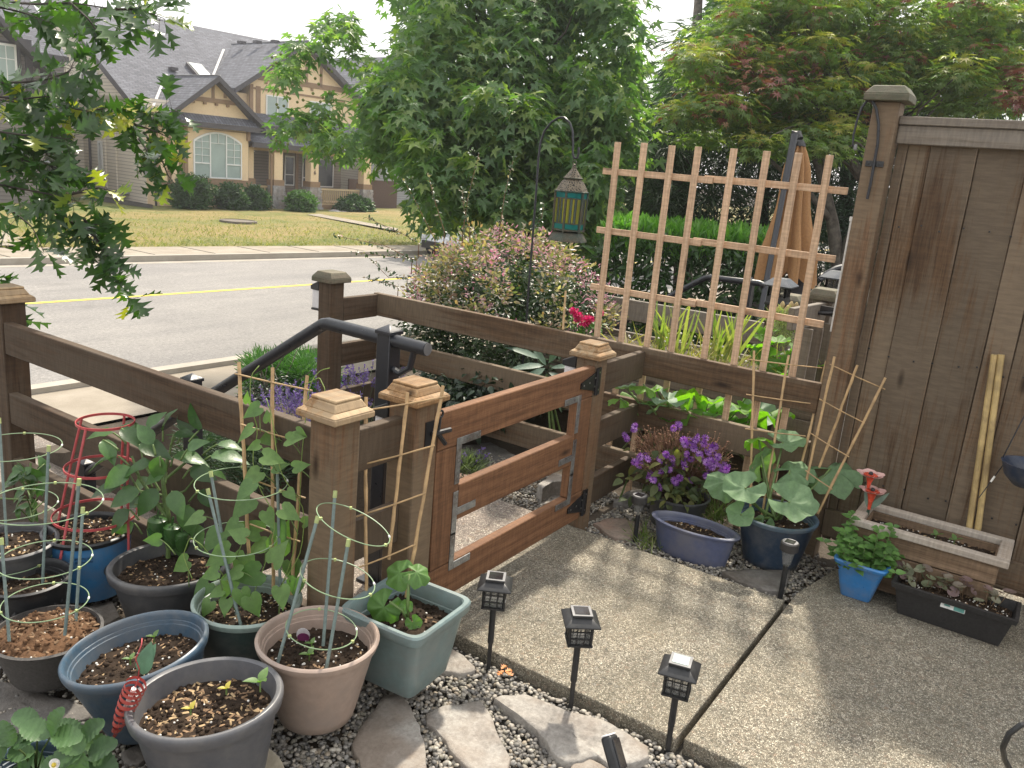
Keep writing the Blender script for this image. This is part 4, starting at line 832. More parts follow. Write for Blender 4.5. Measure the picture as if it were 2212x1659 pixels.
def ring_support(label, rings, stakes, name='ring_support', group='green ringed plant supports'):
    """rings (u,v,half width,depth, tilt), stakes ((u,v),(u,v),depth top,depth bottom)"""
    t = thing(name, label, 'plant support', sd(*stakes[0][1], stakes[0][3]), group)
    for (a, b, dt, db) in stakes:
        A, B = sd(*a, dt), sd(*b, db); mb = MB(); mb.tube([A, B], .0048, 8); o = build('stake', mb, M_['cagestake'], t); mb = MB(); d = nrm(B-A); mb.tube([A-d*.004, A+d*.016], .0062, 8); build('stake_cap', mb, M_['clip'], o)
    for (u_, v_, hw, D, tl) in rings:
        c = sd(u_, v_, D); rr_ = hw/FPX*D; mb = MB(); nn = np.array([0, 0, 1])+TOC*tl[0]+_r0*tl[1]; mb.ring(c, rr_, .0016, 6, 56, nrmv=nn); o = build('ring', mb, M_['cagegreen'], t)
        k = MB(); zc = nrm(nn); x_ = nrm(np.cross((0, 1, 0), zc)); y_ = np.cross(zc, x_)
        for an in (.9, 2.9, 5.0): q = c+rr_*(math.cos(an)*x_+math.sin(an)*y_); k.box(q, (.008, .007, .007), an)
        build('clip', k, M_['clip'], o); k = MB(); an = 5.6; k.tube([c+rr_*(math.cos(an+e)*x_+math.sin(an+e)*y_) for e in (0, .05, .1)], .0031, 6); build('sleeve', k, M_['white_pl'], o)
DA = depth((1.105, 2.30, .3))
ring_support('three green rings on grey canes rising from the heaped brown soil pot', [(95, 1086, 115, DA-.02, (.0, .0)), (98, 1207, 91, DA, (0, 0)), (98, 1300, 84, DA+.02, (0, 0))], [((171, 1037), (140, 1372), DA-.12, DA-.07), ((179, 1098), (163, 1355), DA+.10, DA+.08), ((3, 1165), (20, 1385), DA-.05, DA-.05)])
DB = depth((*np.array(WM[p9.name].translation)[:2], .35))
ring_support('green rings on tall canes in the dark grey pot at the left edge', [(30, 965, 92, DB-.02, (0, 0)), (28, 1089, 86, DB, (0, 0)), (15, 1203, 88, DB+.02, (0, 0))], [((105, 965), (92, 1262), DB-.09, DB-.07), ((-2, 905), (20, 1255), DB+.05, DB+.05), ((-60, 1000), (-40, 1240), DB-.03, DB-.02)])
ring_support('green rings among the bean leaves in the sage-rimmed pot', [(522, 1043, 96, D5-.02, (0, 0)), (510, 1163, 86, D5, (0, 0))], [((455, 1020), (512, 1330), D5+.03, D5), ((449, 1058), (520, 1350), D5-.06, D5-.08), ((599, 1012), (606, 1300), D5+.02, D5+.03)])
D3 = depth((1.478, 1.545, .3))
ring_support('green rings on leaning canes in the taupe pink pot', [(764, 1132, 86, D3-.04, (-.12, .42)), (730, 1249, 82, D3-.02, (-.05, .26)), (695, 1358, 76, D3, (0, .15))], [((686, 1118), (600, 1432), D3-.02, D3-.05), ((724, 1063), (698, 1395), D3+.06, D3+.05), ((753, 1168), (702, 1462), D3-.10, D3-.10)])
# red cage in the blue nursery pot
D7 = depth((1.46, 2.70, .3)); t = thing('tomato_cage', 'faded red plastic cage of four legs and three rings in the blue nursery pot', 'plant support', (1.46, 2.70, .2), None)
RC = [(228, 911, 57, D7-.0), (215, 1008, 68, D7+.01), (205, 1111, 82, D7+.02)]
for u_, v_, hw, D in RC:
    mb = MB(); c = sd(u_, v_, D); rr_ = hw/FPX*D; aa = np.linspace(0, 2*math.pi, 49)[:-1]
    v = []; 
    for a_ in aa:
        for dr, dz in ((0, -.0045), (.003, -.0045), (.003, .0045), (0, .0045)): v.append(c+np.array([(rr_+dr)*math.cos(a_), (rr_+dr)*math.sin(a_), dz]))
    f = [(4*i+q, 4*i+(q+1) % 4, 4*((i+1) % 48)+(q+1) % 4, 4*((i+1) % 48)+q) for i in range(48) for q in range(4)]; mb.add(v, f); build('ring', mb, M_['red_pl'], t, ang=30)
for an in (.35, 1.95, 3.5, 5.05):
    pts = [sd(u_, v_, D)+np.array([(hw/FPX*D+.003)*math.cos(an), (hw/FPX*D+.003)*math.sin(an), 0]) for u_, v_, hw, D in RC]; pts.append(pts[-1]+(pts[-1]-pts[-2])*.72); mb = MB(); mb.tube(pts, .0046, 7); build('leg', mb, M_['red_pl'], t)

# ------------------------------------------------------------------ pepper plant
D_ = depth(c6)+.10; base = sd(362, 1185, D_)
t = plant('pepper_plant', 'bushy pepper plant with big glossy leaves between the red cage and the bean canes', 'plant', base)
PX = [(222, 950, 60, -50, 0), (262, 925, 60, -30, -.05), (300, 960, 75, -10, -.1), (330, 1000, 70, 190, -.12), (285, 1010, 75, 215, -.1), (318, 925, 50, 60, 0), (352, 930, 60, 75, .05), (395, 935, 85, 70, .1), (430, 930, 75, 95, -.05), (375, 985, 75, 0, 0), (412, 1010, 65, -20, 0), (455, 985, 80, 5, .08), (340, 1055, 70, 240, -.1), (372, 1060, 65, -60, -.12), (302, 1060, 75, 200, -.1), (260, 1050, 70, 185, -.05), (395, 1090, 70, -70, -.05), (430, 1060, 60, -35, .05), (350, 1110, 70, 250, 0), (380, 1130, 70, -80, 0), (280, 1100, 65, 230, 0), (470, 960, 55, 0, .15), (330, 960, 60, 120, -.15), (360, 1020, 60, 200, -.16), (405, 970, 50, 40, -.1), (255, 985, 70, 190, 0), (410, 1130, 60, -50, .1), (300, 930, 50, 150, .1), (345, 985, 65, 260, -.2), (290, 1130, 60, 215, .1), (245, 935, 55, 170, .05), (420, 900, 60, 80, .15), (375, 940, 55, 20, .0), (365, 1090, 70, 250, .1), (330, 1080, 60, 180, .12), (440, 1020, 70, -25, .12), (320, 1030, 60, 230, .15)]
it = []; st = []
for u_, v_, L, an, dd in PX:
    D = D_+dd*.6-.03; root = sd(u_, v_, D); dr = nrm(_r*math.cos(R(an))+_u*math.sin(R(an))*.8+TOC*random.uniform(-.1, .5)); it.append((root, dr, up_n(.5, .3), L*1.0/FPX*D)); st.append((sd(u_+(352-u_)*.28, v_+24, D-.0), root))
leaves_at(t, PEPPER, M_['pepper'], it, stems=st, stem_r=.004)
mb = MB(); mb.tube([base-np.array([0, 0, .06]), base+np.array([.01, 0, .1]), sd(352, 1040, D_), sd(362, 985, D_)], [.009, .008, .007, .005], 8); mb.tube([base+np.array([.01, 0, .1]), sd(300, 1030, D_), sd(285, 985, D_)], [.007, .006, .004], 7); mb.tube([sd(352, 1040, D_), sd(400, 1000, D_), sd(425, 960, D_)], [.006, .005, .004], 7)
for L in ([(345, 1060), (310, 1000), (300, 950)], [(350, 1070), (300, 1060), (265, 1000)], [(352, 1050), (370, 960), (385, 930)], [(350, 1080), (400, 1060), (440, 1010)], [(350, 1090), (320, 1090), (290, 1090)], [(350, 1090), (385, 1100), (410, 1090)]): mb.tube([sd(a, b, D_+.02) for a, b in L], [.005, .004, .0025], 6)
mb.tube([base, sd(352, 1040, D_)], [.007, .006], 7); build('main_stem', mb, M_['stem'], t)
for u_, v_, L in ((340, 1120, 62), (372, 1135, 58), (393, 1150, 50)):
    c = sd(u_, v_, D_-.06); l = L/FPX*D_; mb = MB(); mb.lathe(c-np.array([0, 0, l*.9]), [(0, 0), (l*.18, l*.05), (l*.28, l*.3), (l*.33, l*.65), (l*.30, l*.85), (l*.12, l*.93), (0, l*.9)], 14, power=2.6); mb.tube([c, c+np.array([.005, 0, .03])], .004, 6); build('pepper', mb, plain('green_pepper', (.03, .075, .02), .25), t)
# second small pepper behind, by the left post
base = np.array([1.36, 3.30, .25]); D_ = depth(base); t = plant('pepper_plant', 'small pepper plant between the left fence post and the red cage', 'plant', base); it = []; st = []
for k in range(26):
    u_, v_ = 65+random.gauss(0, 22), random.uniform(1000, 1110); an = random.uniform(180, 360) if k % 4 else 90; root = sd(u_, v_, D_+random.uniform(-.08, .08)); it.append((root, _r*math.cos(R(an))+_u*math.sin(R(an))*.8+TOC*.3, up_n(.4), random.uniform(.04, .075))); st.append((sd(68, v_+30, D_), root))
leaves_at(t, PEPPER, M_['pepper'], it, stems=st); mb = MB(); mb.tube([base-np.array([0, 0, .05]), sd(68, 1080, D_), sd(66, 1000, D_)], .004, 6); build('main_stem', mb, M_['stem'], t)
# ------------------------------------------------------------------ beans
base = np.array([1.47, 1.85, .20]); t = plant('bean_plant', 'climbing bean plant spilling over the sage-rimmed pot and up its bamboo fan', 'plant', base); it = []; st = []
BX = [(437, 1115, 55, 200), (345, 1165, 45, 180), (405, 1212, 60, 215), (450, 1260, 62, 225), (470, 1235, 55, 200), (500, 1250, 60, 250), (455, 1300, 50, 240), (490, 1295, 48, 265), (520, 1275, 60, 280), (540, 1290, 66, 290), (560, 1235, 85, 200), (590, 1215, 75, 60), (600, 1185, 85, 70), (560, 1150, 70, 150), (515, 1130, 60, 220), (475, 1150, 70, 230), (495, 1190, 80, 210), (530, 1200, 70, 250), (630, 1215, 62, 275), (605, 1270, 62, 285), (640, 1250, 60, 265), (540, 1080, 72, 225), (575, 1105, 55, 300), (610, 1100, 60, 330), (560, 1020, 62, 215), (545, 1045, 70, 225), (590, 1010, 48, 15), (570, 985, 62, 340), (590, 945, 50, 200), (620, 950, 55, 15), (560, 880, 55, 210), (545, 925, 60, 220), (620, 1060, 40, 320), (635, 1010, 45, 10), (600, 1130, 60, 300), (575, 1175, 60, 200), (530, 1160, 55, 160), (655, 1130, 40, 30), (560, 960, 40, 200), (640, 930, 34, 330), (580, 910, 34, 100), (535, 870, 34, 90), (520, 1235, 60, 200), (480, 1275, 45, 200)]
for u_, v_, L, an in BX:
    D = D5+random.uniform(-.12, .08); root = sd(u_, v_, D); dr = nrm(_r*math.cos(R(an))+_u*math.sin(R(an))+TOC*random.uniform(-.2, .4)); nn = TOC*.9+np.array([0, 0, .8])+RNG.normal(size=3)*.3; it.append((root, dr, nn, L*.80/FPX*D)); st.append((sd(u_+random.uniform(-20, 40), v_+random.uniform(10, 60), D+.02), root))
leaves_at(t, HEART, M_['bean'], it, stems=st, stem_r=.0018, curve=.5)
mb = MB()
for L in ([(545, 1290), (580, 1200), (600, 1120), (556, 1050), (543, 985), (560, 930), (541, 880), (540, 812), (560, 790)], [(590, 1290), (650, 1200), (660, 1100), (610, 1030), (598, 985), (588, 900), (575, 860)], [(600, 1290), (640, 1180), (648, 1090), (650, 1000), (658, 925), (668, 830), (690, 800), (712, 795)], [(500, 1270), (440, 1180), (410, 1160), (395, 1200), (415, 1250)], [(660, 830), (690, 815), (702, 840), (700, 880)]):
    P = [sd(a, b, D5+random.uniform(-.03, .05)) for a, b in L]; P = np.array(P); n_ = 24; tt = np.linspace(0, len(P)-1, n_); Q = np.array([[np.interp(x, range(len(P)), P[:, c]) for c in range(3)] for x in tt]); Q[1:-1] = (Q[:-2]+Q[1:-1]*2+Q[2:])/4; mb.tube(Q, .0016, 5)
build('vine', mb, leafmat('vine_green', [(.22, .30, .08)], .5, .2), t, ang=180)
# ------------------------------------------------------------------ squash plants
base = np.array([3.60, .87, .17]); t = plant('squash_plant', 'squash plant with broad pale green leaves in the deep blue pot', 'plant', base); st = []
SQ = [(1572, 1036, 80, 185, .0, .5), (1611, 1050, 92, 200, -.14, .55), (1647, 1006, 78, 95, .10, .75), (1707, 1012, 86, 20, .0, .5), (1706, 1080, 104, -20, -.18, .8), (1601, 1108, 60, 235, -.16, .9), (1795, 1008, 112, 10, .02, .35), (1692, 951, 80, 0, .08, .35), (1650, 1135, 50, 250, -.05, .5), (1730, 1030, 50, 60, .1, .3)]
for q, (u_, v_, hw, an, dd, tow) in enumerate(SQ):
    D = Ds+dd; c = sd(u_, v_, D); dr = _r*math.cos(R(an))+_u*math.sin(R(an))*.6+TOC*.3; mb = MB(); mb.inst(SQUASH if q % 3 else SQUASH2, [c], [dr], [np.array([0, 0, 1])+TOC*tow+RNG.normal(size=3)*.1], [1.0*hw/FPX*D]); build('leaf', mb, M_['squash'], t, ang=180); st.append((base+RNG.normal(size=3)*np.array([.02, .02, 0]), c-np.array([0, 0, .008])))
c = sd(1638, 943, Ds+.1); mb = MB(); mb.inst(SQUASH2, [c], [_r*-.8+_u*.1+TOC*.2], [np.array([0, 0, 1])-TOC*.8], [.13]); build('leaf', mb, leafmat('backlit_squash_leaf', [(.16, .30, .05)], .6, .55, (1.6, 2.2, .3)), t, ang=180); st.append((base, c))
mb = MB()
for a, b in st: m1 = a*.35+b*.65+np.array([0, 0, -.03]); tt = np.linspace(0, 1, 8)[:, None]; mb.tube((1-tt)**2*a+2*tt*(1-tt)*m1+tt*tt*b, np.linspace(.007, .0045, 8), 7)
build('stem', mb, M_['stem'], t, ang=180)
base = np.array([1.775, 1.465, .215]); t = plant('squash_seedling', 'young squash seedling with two drooping leaves in the square green pot', 'plant', base); st = []
for u_, v_, hw, dr, nn in ((862, 1236, 54, -_r*.9+_u*-.5, TOC*.7+np.array([0, 0, .8])), (900, 1234, 46, _r*.9+_u*-.4, TOC*.45+np.array([0, 0, .9])-_r*.2), (828, 1312, 62, -_r*.6-_u*.8, TOC*.8+np.array([0, 0, .5])), (878, 1312, 24, -_r*.2+_u*.6, TOC*.7+np.array([0, 0, .5])), (892, 1345, 30, _r*.3-_u*.6, TOC*.6+np.array([0, 0, .6]))):
    c = sd(u_, v_, Dq-.05); mb = MB(); mb.inst(SQUASH2 if hw > 40 else SQUASH, [c], [dr], [nn], [1.25*hw/FPX*Dq]); build('leaf', mb, M_['mint'], t, ang=180); st.append((base, c))
mb = MB(); mb.tube([base-np.array([0, 0, .01]), sd(881, 1300, Dq-.05), sd(884, 1240, Dq-.05)], [.006, .0055, .0045], 7); mb.tube([base, sd(868, 1318, Dq-.06), sd(842, 1300, Dq-.06)], .004, 6); build('stem', mb, M_['stem'], t, ang=180)
# ------------------------------------------------------------------ mint, seedlings, strawberry
base = np.array([*mint_c, .12]); t = plant('mint_plant', 'dense bright green mint filling the sky blue pot', 'plant', base); mb = MB(); sm = MB()
for k in range(60):
    a = random.uniform(0, 6.28); r_ = .088*random.random()**.5; p0 = base+np.array([r_*math.cos(a), r_*math.sin(a), 0]); h = random.uniform(.05, .13)+(.09 if k % 12 == 0 else 0); tip = p0+np.array([.35*r_*math.cos(a)+random.gauss(0, .02), .55*r_*math.sin(a)+random.gauss(0, .02), h]); sm.tube([p0, (p0+tip)/2, tip], .0016, 5)
    n_ = max(3, int(h/.02))
    for i in range(n_):
        s_ = (i+1)/n_; q = p0+(tip-p0)*s_; an = i*1.57+k
        for e in (0, math.pi): mb.inst(MINT, [q], [[math.cos(an+e), math.sin(an+e), .35-.3*(1-s_)]], [[TOC[0]*.5, TOC[1]*.5, 1]], [random.uniform(.032, .05)*(1.05-.4*abs(s_-.5))])
build('foliage', mb, M_['mint'], t, ang=180); build('stem', sm, M_['stem'], t, ang=180)
base = np.array([3.50, .2, .12]); t = plant('seedlings', 'row of dusky round-leaved seedlings along the back of the black trough', 'plant', base); mb = MB(); sm = MB()
for k in range(44):
    y_ = .32-.36*random.random()**1.3; x_ = random.uniform(3.47, 3.54); p0 = np.array([x_, y_, .108]); h = random.uniform(.025, .08)+(.06 if y_ > .27 and k % 3 == 0 else 0); tip = p0+np.array([random.gauss(0, .012), random.gauss(0, .015), h]); sm.tube([p0, tip], .0011, 4); mb.inst(ROUND, [tip], [[random.gauss(0, 1), random.gauss(0, 1), -.1]], [up_n(.45, .3)], [random.uniform(.028, .048)])
build('foliage', mb, M_['duskleaf'], t, ang=180); build('stem', sm, M_['stem_brown'], t, ang=180)
def seedling(label, p, s, name='seedling', yellow=False):
    t = plant(name, label, 'seedling', p, 'sprouts coming up in the pots'); mb = MB()
    for an, el in ((.4, .9), (2.6, .6), (4.4, 1.2)): mb.inst(OVATE, [V3(p)+np.array([0, 0, s*.5])], [[math.cos(an), math.sin(an), el]], [[0, 0, 1]], [s])
    build('leaf', mb, leafmat('sprout_yellow', [(.42, .36, .06)], .5, .3) if yellow else M_['bean'], t, ang=180); mb = MB(); mb.tube([V3(p)-np.array([0, 0, .006]), V3(p)+np.array([0, 0, s*.55])], .0022, 5); build('stem', mb, M_['stem'], t)
seedling('pale two-leaved sprout at the right rim of the big grey pot', sd(562, 1490, depth(c1)-.03), .042)
seedling('yellow shoot in the middle of the big grey pot', sd(489, 1496, depth(c1)), .022, yellow=True)
seedling('yellow shoot near the front of the big grey pot', sd(412, 1540, depth(c1)-.1), .022, yellow=True)
seedling('small sprout towards the back of the slate blue pot', sd(333, 1384, depth(c2)+.03), .024)
seedling('small sprout at the front of the slate blue pot', sd(282, 1432, depth(c2)-.07), .022)
seedling('green sprout in the middle of the taupe pink pot', sd(668, 1425, depth(c3)-.03), .030)
seedling('two-leaved sprout behind the bud in the taupe pink pot', sd(673, 1398, depth(c3)+.01), .022)
seedling('pale sprout standing in the wooden planter', np.array([3.70, .24, .245]), .035)
seedling('green sprout in the wooden planter beside the pale one', np.array([3.70, .17, .245]), .038)
mb = MB(); c = sd(655, 1372, depth(c3)+.05); t = thing('plant_tag', 'purple and white plant tag stuck in the taupe pink pot', 'label', c); ux = _r; uy = nrm(np.array([0, 0, 1])+TOC*.3)
def plate(mb, c, w, h, n_=14):
    P = [c+ux*w*math.cos(a)*.5+uy*h*math.sin(a)*.5 for a in np.linspace(0, 6.283, n_, endpoint=False)]; nn = np.cross(ux, uy)*.0008; mb.add(P+[p+nn for p in P], [tuple(range(n_))[::-1], tuple(range(n_, 2*n_))]+[(i, (i+1) % n_, n_+(i+1) % n_, n_+i) for i in range(n_)])
plate(mb, c, .040, .060); build('tag_card', mb, plain('tag_white', (.6, .58, .6), .4), t); mb = MB(); plate(mb, c-np.cross(ux, uy)*-.0015-uy*.008, .036, .036); build('purple_panel', mb, plain('tag_purple', (.17, .03, .11), .4), t)
base = sz(75, 1640, .12); t = plant('strawberry_plant', 'strawberry plant with toothed leaves and a white flower in the bottom left corner', 'plant', base); mb = MB(); st = []; Db = depth(base)
for u_, v_, L, an in ((75, 1625, 70, 200), (110, 1590, 78, 75), (85, 1560, 70, 180), (175, 1600, 80, 55), (180, 1625, 85, 190), (190, 1635, 85, -25), (20, 1600, 70, 200), (30, 1610, 70, 70), (40, 1640, 70, -40), (130, 1640, 60, 240), (-10, 1640, 70, 120)):
    c = sd(u_, v_, Db-.02+random.uniform(-.06, .06)); 
    for e in ((-68, 0, 68) if L > 72 else (-30, 40)): mb.inst(STRAW, [c], [_r*math.cos(R(an+e))+_u*math.sin(R(an+e))*.75+TOC*.15], [np.array([0, 0, 1])+TOC*.6+RNG.normal(size=3)*.12], [L*.82/FPX*Db]); st.append((base-np.array([0, 0, .05]), c))
build('leaf', mb, M_['straw'], t, ang=180); mb = MB()
for a, b in st: mb.tube([a, (a+b)/2+np.array([0, 0, .02]), b], .0022, 5)
build('stem', mb, M_['stem'], t, ang=180); c = sd(118, 1650, Db-.1); mb = MB()
for k in range(5): an = k*1.2566; mb.inst(ROUND, [c], [_r*math.cos(an)+_u*math.sin(an)], [TOC+np.array([0, 0, 1])], [.022])
build('flower', mb, plain('white_petal', (.8, .8, .78), .5), t); mb = MB(); mb.inst(ICO, [c+TOC*.004], [[1, 0, 0]], [[0, 0, 1]], [.006]); build('flower_eye', mb, plain('yellow_eye', (.6, .45, .05), .6), t)
pot('plant_pot', 'small teal pot under the strawberry leaves in the bottom left corner', 'pot', base[0]-.02, base[1]-.01, .10, .075, .12, slate, z0=0, chips=(10, 5, 5))
# red spiral ornament hooked on the blue pot
t = thing('spiral_ornament', 'faded red spiral ribbon twister hanging between the blue and big grey pots', 'ornament', sd(250, 1560, 2.02)); A, B = sd(298, 1470, 1.97), sd(238, 1606, 2.09); mb = MB(); ax = nrm(B-A); e1_ = nrm(np.cross(ax, _f)); e2_ = np.cross(ax, e1_); v = []; n_ = 170
for i in range(n_):
    s_ = i/(n_-1); a = s_**.8*2*math.pi*8.2; r_ = .021*(1-s_**2.2)+.005; c = A+(B-A)*(.06+.80*s_); o = e1_*math.cos(a)+e2_*math.sin(a); hw_ = .0052+.0022*min(1, s_*3); v += [c+o*r_-ax*hw_, c+o*r_+ax*hw_]
mb.add(v, [(2*i, 2*i+1, 2*i+3, 2*i+2) for i in range(n_-1)]); build('ribbon', mb, plain('coral_red', (.46, .085, .075), .45, var=.12), t, ang=180)
mb = MB(); mb.tube([A-ax*.005, A+(B-A)*.5, B, B+ax*.03], .002, 6); build('rod', mb, M_['red_pl'], t)
mb = MB(); q = A; mb.tube([q, q+np.array([.004, .0, .03]), q+np.array([-.004, 0, .06]), q+np.array([.012, 0, .09]), q+np.array([.02, .01, .10])], .0016, 5); build('wire', mb, M_['red_pl'], t, ang=180)
mb = MB(); mb.inst(OVATE, [q+np.array([.01, -.005, .012]), q+np.array([.016, 0, .03])], [_u+_r*.15, _u*.9+_r*.4], [TOC+np.array([0, 0, .3])]*2, [.075, .055]); build('leaf', mb, plain('green_metal_leaf', (.06, .14, .075), .5), t)
mb = MB(); mb.tube([A+(B-A)*.1+TOC*.006, A+(B-A)*.38+TOC*.006], .006, 6); build('white_core', mb, M_['white_pl'], t)
# glass flowers
def glass_flower(label, c, s, ln):
    t = thing('flower_ornament', label, 'ornament', c-np.array([0, 0, ln]), 'red metal flower ornaments'); c = V3(c)
    mb = MB(); mb.lathe(c-np.array([0, 0, ln]), [(.006, 0), (.009, ln*.4), (.018, ln*.8), (.030, ln)], 18); build('trumpet', mb, plain('red_glaze', (.55, .07, .035), .25), t); mb = MB()
    for k in range(5): a = k*1.2566+.3; mb.inst(ROUND, [c+np.array([math.cos(a), math.sin(a), 0])*.026], [[math.cos(a), math.sin(a), .12]], [np.array([-.2*math.cos(a), -.2*math.sin(a), 1])], [s])
    build('petal', mb, plain('faded_pink_petal', (.60, .38, .35), .4), t); mb = MB(); mb.inst(ICO1, [c+np.array([0, 0, .004])], [[1, 0, 0]], [[0, 0, 1]], [.010]); build('centre', mb, M_['hinge'], t); return t
fz = sx(1881, 1025, 3.66); glass_flower('upper red trumpet flower ornament above the wooden planter', fz, .060, .06)
fz2 = sx(1885, 1060, 3.65); t = glass_flower('lower red trumpet flower ornament with green leaves above the wooden planter', fz2, .056, .085)
mb = MB(); mb.tube([fz2-np.array([0, 0, .08]), sx(1872, 1115, 3.66)], .006, 7); build('stem', mb, plain('dark_green_stem', (.04, .08, .055), .5), t); mb = MB(); mb.inst(LANCE, [fz2-np.array([0, .0, .085])]*2, [[0, .35, 1], [0, -.55, .8]], [[-1, 0, .2]]*2, [.10, .11]); build('leaf', mb, plain('dull_green_leaf', (.10, .15, .11), .5), t)
# ------------------------------------------------------------------ purple daisies
base = np.array([*np.array(WM[pf.name].translation)[:2], .12]); t = plant('daisy_plant', 'purple daisies with many dried brown flower stalks beside the boundary fence', 'plant', base); Dp = depth(base); mb = MB(); cl = []
for k in range(230):
    u_, v_ = random.gauss(1465, 34), random.uniform(970, 1085); s_ = (v_-960)/130; cl.append(sd(u_+random.uniform(-40, 40)*(1 if s_ < .8 else .6), v_, Dp+random.uniform(-.16, .14)))
k = len(cl); dd = np.array(cl)-base; mb.inst(OVATE, cl, dd*np.array([1, 1, .2])+rnd_dirs(k)*.2-np.array([0, 0, .06]), np.array([0, 0, 1])+rnd_dirs(k)*.5+TOC*.4, RNG.uniform(.04, .07, k)); build('foliage', mb, M_['daisyleaf'], t, ang=180)
mb = MB(); hd = MB()
for k in range(190):
    u_ = random.uniform(1370, 1575); top = 925+abs(u_-1440)*.22+random.uniform(0, 70); b_ = sd(1460+(u_-1460)*.45, 1030, Dp+random.uniform(-.05, .05)); q = sd(u_, top, Dp+random.uniform(-.15, .13)); m1 = (b_+q)/2+RNG.normal(size=3)*.014; mb.tube([b_, m1, q], [.0016, .0013, .001], 4)
    for e in range(4): w = q+RNG.normal(size=3)*.017+np.array([0, 0, .006]); mb.tube([(m1+q)/2, w], .0009, 4); mb.inst(ICO, [w], [[1, 0, 0]], [[0, 0, 1]], [random.uniform(.003, .0055)])
build('dry_stalk', mb, M_['dry'], t, ang=180)
mb = MB(); ey = MB(); F_ = [(1424, 992), (1437, 980), (1450, 1000), (1447, 1012), (1380, 985), (1372, 995), (1395, 988), (1487, 950), (1478, 960), (1499, 955), (1485, 965), (1520, 962), (1528, 978), (1543, 975), (1515, 985), (1538, 995), (1550, 985), (1480, 992), (1478, 1003), (1530, 1000), (1545, 1000), (1510, 978), (1525, 990), (1556, 1014), (1495, 1035), (1530, 1028), (1460, 1040), (1468, 1035), (1412, 1038), (1403, 1025), (1425, 1018), (1421, 1055), (1351, 945), (1371, 922), (1500, 970), (1535, 968), (1548, 962), (1560, 1008), (1476, 948), (1533, 1013), (1490, 985), (1453, 990), (1385, 1002), (1568, 1010), (1505, 948), (1520, 948), (1452, 922), (1462, 920)]
for u_, v_ in F_:
    for rep in range(2):
        c = sd(u_+random.uniform(-5, 5), v_+random.uniform(-5, 5), Dp-.14+random.uniform(-.04, .09)); nn = TOC*1.0+np.array([0, 0, .6])+RNG.normal(size=3)*.5; x_ = nrm(np.cross(nn, RNG.normal(size=3))); y_ = nrm(np.cross(nn, x_)); cl_ = random.choice([.1, .1, -.7, .4])
        for k in range(11): an = k*.571; mb.inst(PETAL, [c], [x_*math.cos(an)+y_*math.sin(an)+nrm(nn)*cl_], [nn], [.021])
        ey.inst(ICO, [c+nrm(nn)*.002], [[1, 0, 0]], [[0, 0, 1]], [.0042])
build('flower', mb, M_['purple'], t, ang=180); build('flower_eye', ey, M_['purple_dark'], t, ang=180)
# grass tufts
def tuft(label, c, n_, L, sp=.04, mat=None, name='grass_tuft'):
    mb = MB(); c = V3(c); P = c+np.stack([RNG.normal(0, sp, n_), RNG.normal(0, sp, n_), np.zeros(n_)], 1); d = rnd_dirs(n_)*np.array([1, 1, .2])+np.array([0, 0, .9]); mb.inst(GRASS, P, d, np.cross(d, rnd_dirs(n_)), RNG.uniform(.5, 1.1, n_)*L); return tag(build(name, mb, mat or M_['grass'], ang=180), label, 'grass')
M_['grass'] = leafmat('grass_blade', [(.12, .20, .04), (.17, .24, .06), (.24, .25, .10)], .5, .3)
tuft('grass tuft round the small round solar light by the gate post', sz(1385, 1165, -.04), 60, .11); tuft('grass tuft between the slab and the oval blue-grey planter', sz(1405, 1185, -.04), 40, .10, .03); tuft('long grass between the oval planter and the deep blue pot', sz(1545, 1120, .02), 120, .17, .05)
mb = MB(); c = sz(1088, 1455, -.025); 
for k in range(4): mb.inst(OAK, [c+RNG.normal(size=3)*np.array([.01, .01, 0])+np.array([0, 0, .008])], [RNG.normal(size=3)*np.array([1, 1, .1])], [[0, 0, 1]], [.028])
tag(build('fallen_leaf', mb, plain('orange_leaf', (.55, .2, .05), .6), ang=180), 'small orange fallen leaf on the gravel beside the slab', 'leaf')
# ------------------------------------------------------------------ neighbour's side
XT = 3.902; tl = thing('trellis', 'pale new timber trellis of eight uprights standing behind the boundary fence', 'trellis', (XT, 1.5, -.05))
for y_, zt in ((2.03, 1.768), (1.882, 1.772), (1.738, 1.768), (1.598, 1.770), (1.422, 1.771), (1.270, 1.769), (1.127, 1.770), (.985, 1.768)):
    board('upright', (XT, y_, -.06), (XT, y_-random.uniform(-.004, .004), zt), .016, .031, M_['wood_pale'], tl, up=(0, 1, 0), bevel=.0015)
for z, ym in ((1.622, 1.53), (1.322, 1.545), (1.022, 1.53)):
    board('cross_slat', (XT+.017, 2.108, z), (XT+.017, ym-.02, z-.002), .015, .032, M_['wood_pale'], tl, bevel=.0015); board('cross_slat', (XT+.0325, ym+.03, z+.004), (XT+.0325, .892, z), .015, .032, M_['wood_pale'], tl, bevel=.0015)
nf = thing('rail_fence', "neighbour's paler rail fence behind the trellis", 'fence', (5.46, 2.3, 0))
for zc in (.672, .38): board('rail_board', (5.46, 3.3, zc), (5.46, 1.50, zc), .038, .15, M_['wood_grey'], nf)
c = sd(1680, 652, 5.25); post((c[0], c[1]), .10, c[2]-.02, M_['wood_rail'], nf, .13, M_['black_pl'], z0=-.1)
c2_ = sd(1706, 645, 5.75); post((c2_[0], c2_[1]), .11, c2_[2]-.03, M_['wood_grey'], nf, .19, M_['wood_cap_old'], True, z0=-.1)
c3_ = sd(1786, 628, 4.6); post((c3_[0], c3_[1]), .108, c3_[2]-.05, M_['wood_grey'], nf, .16, M_['wood_cap_old'], True, z0=-.1)
board('rail_board', c2_+np.array([.05, -.05, -.16]), sd(1765, 652, 5.0)+np.array([0, 0, -.02]), .035, .14, M_['wood_rail'], nf)
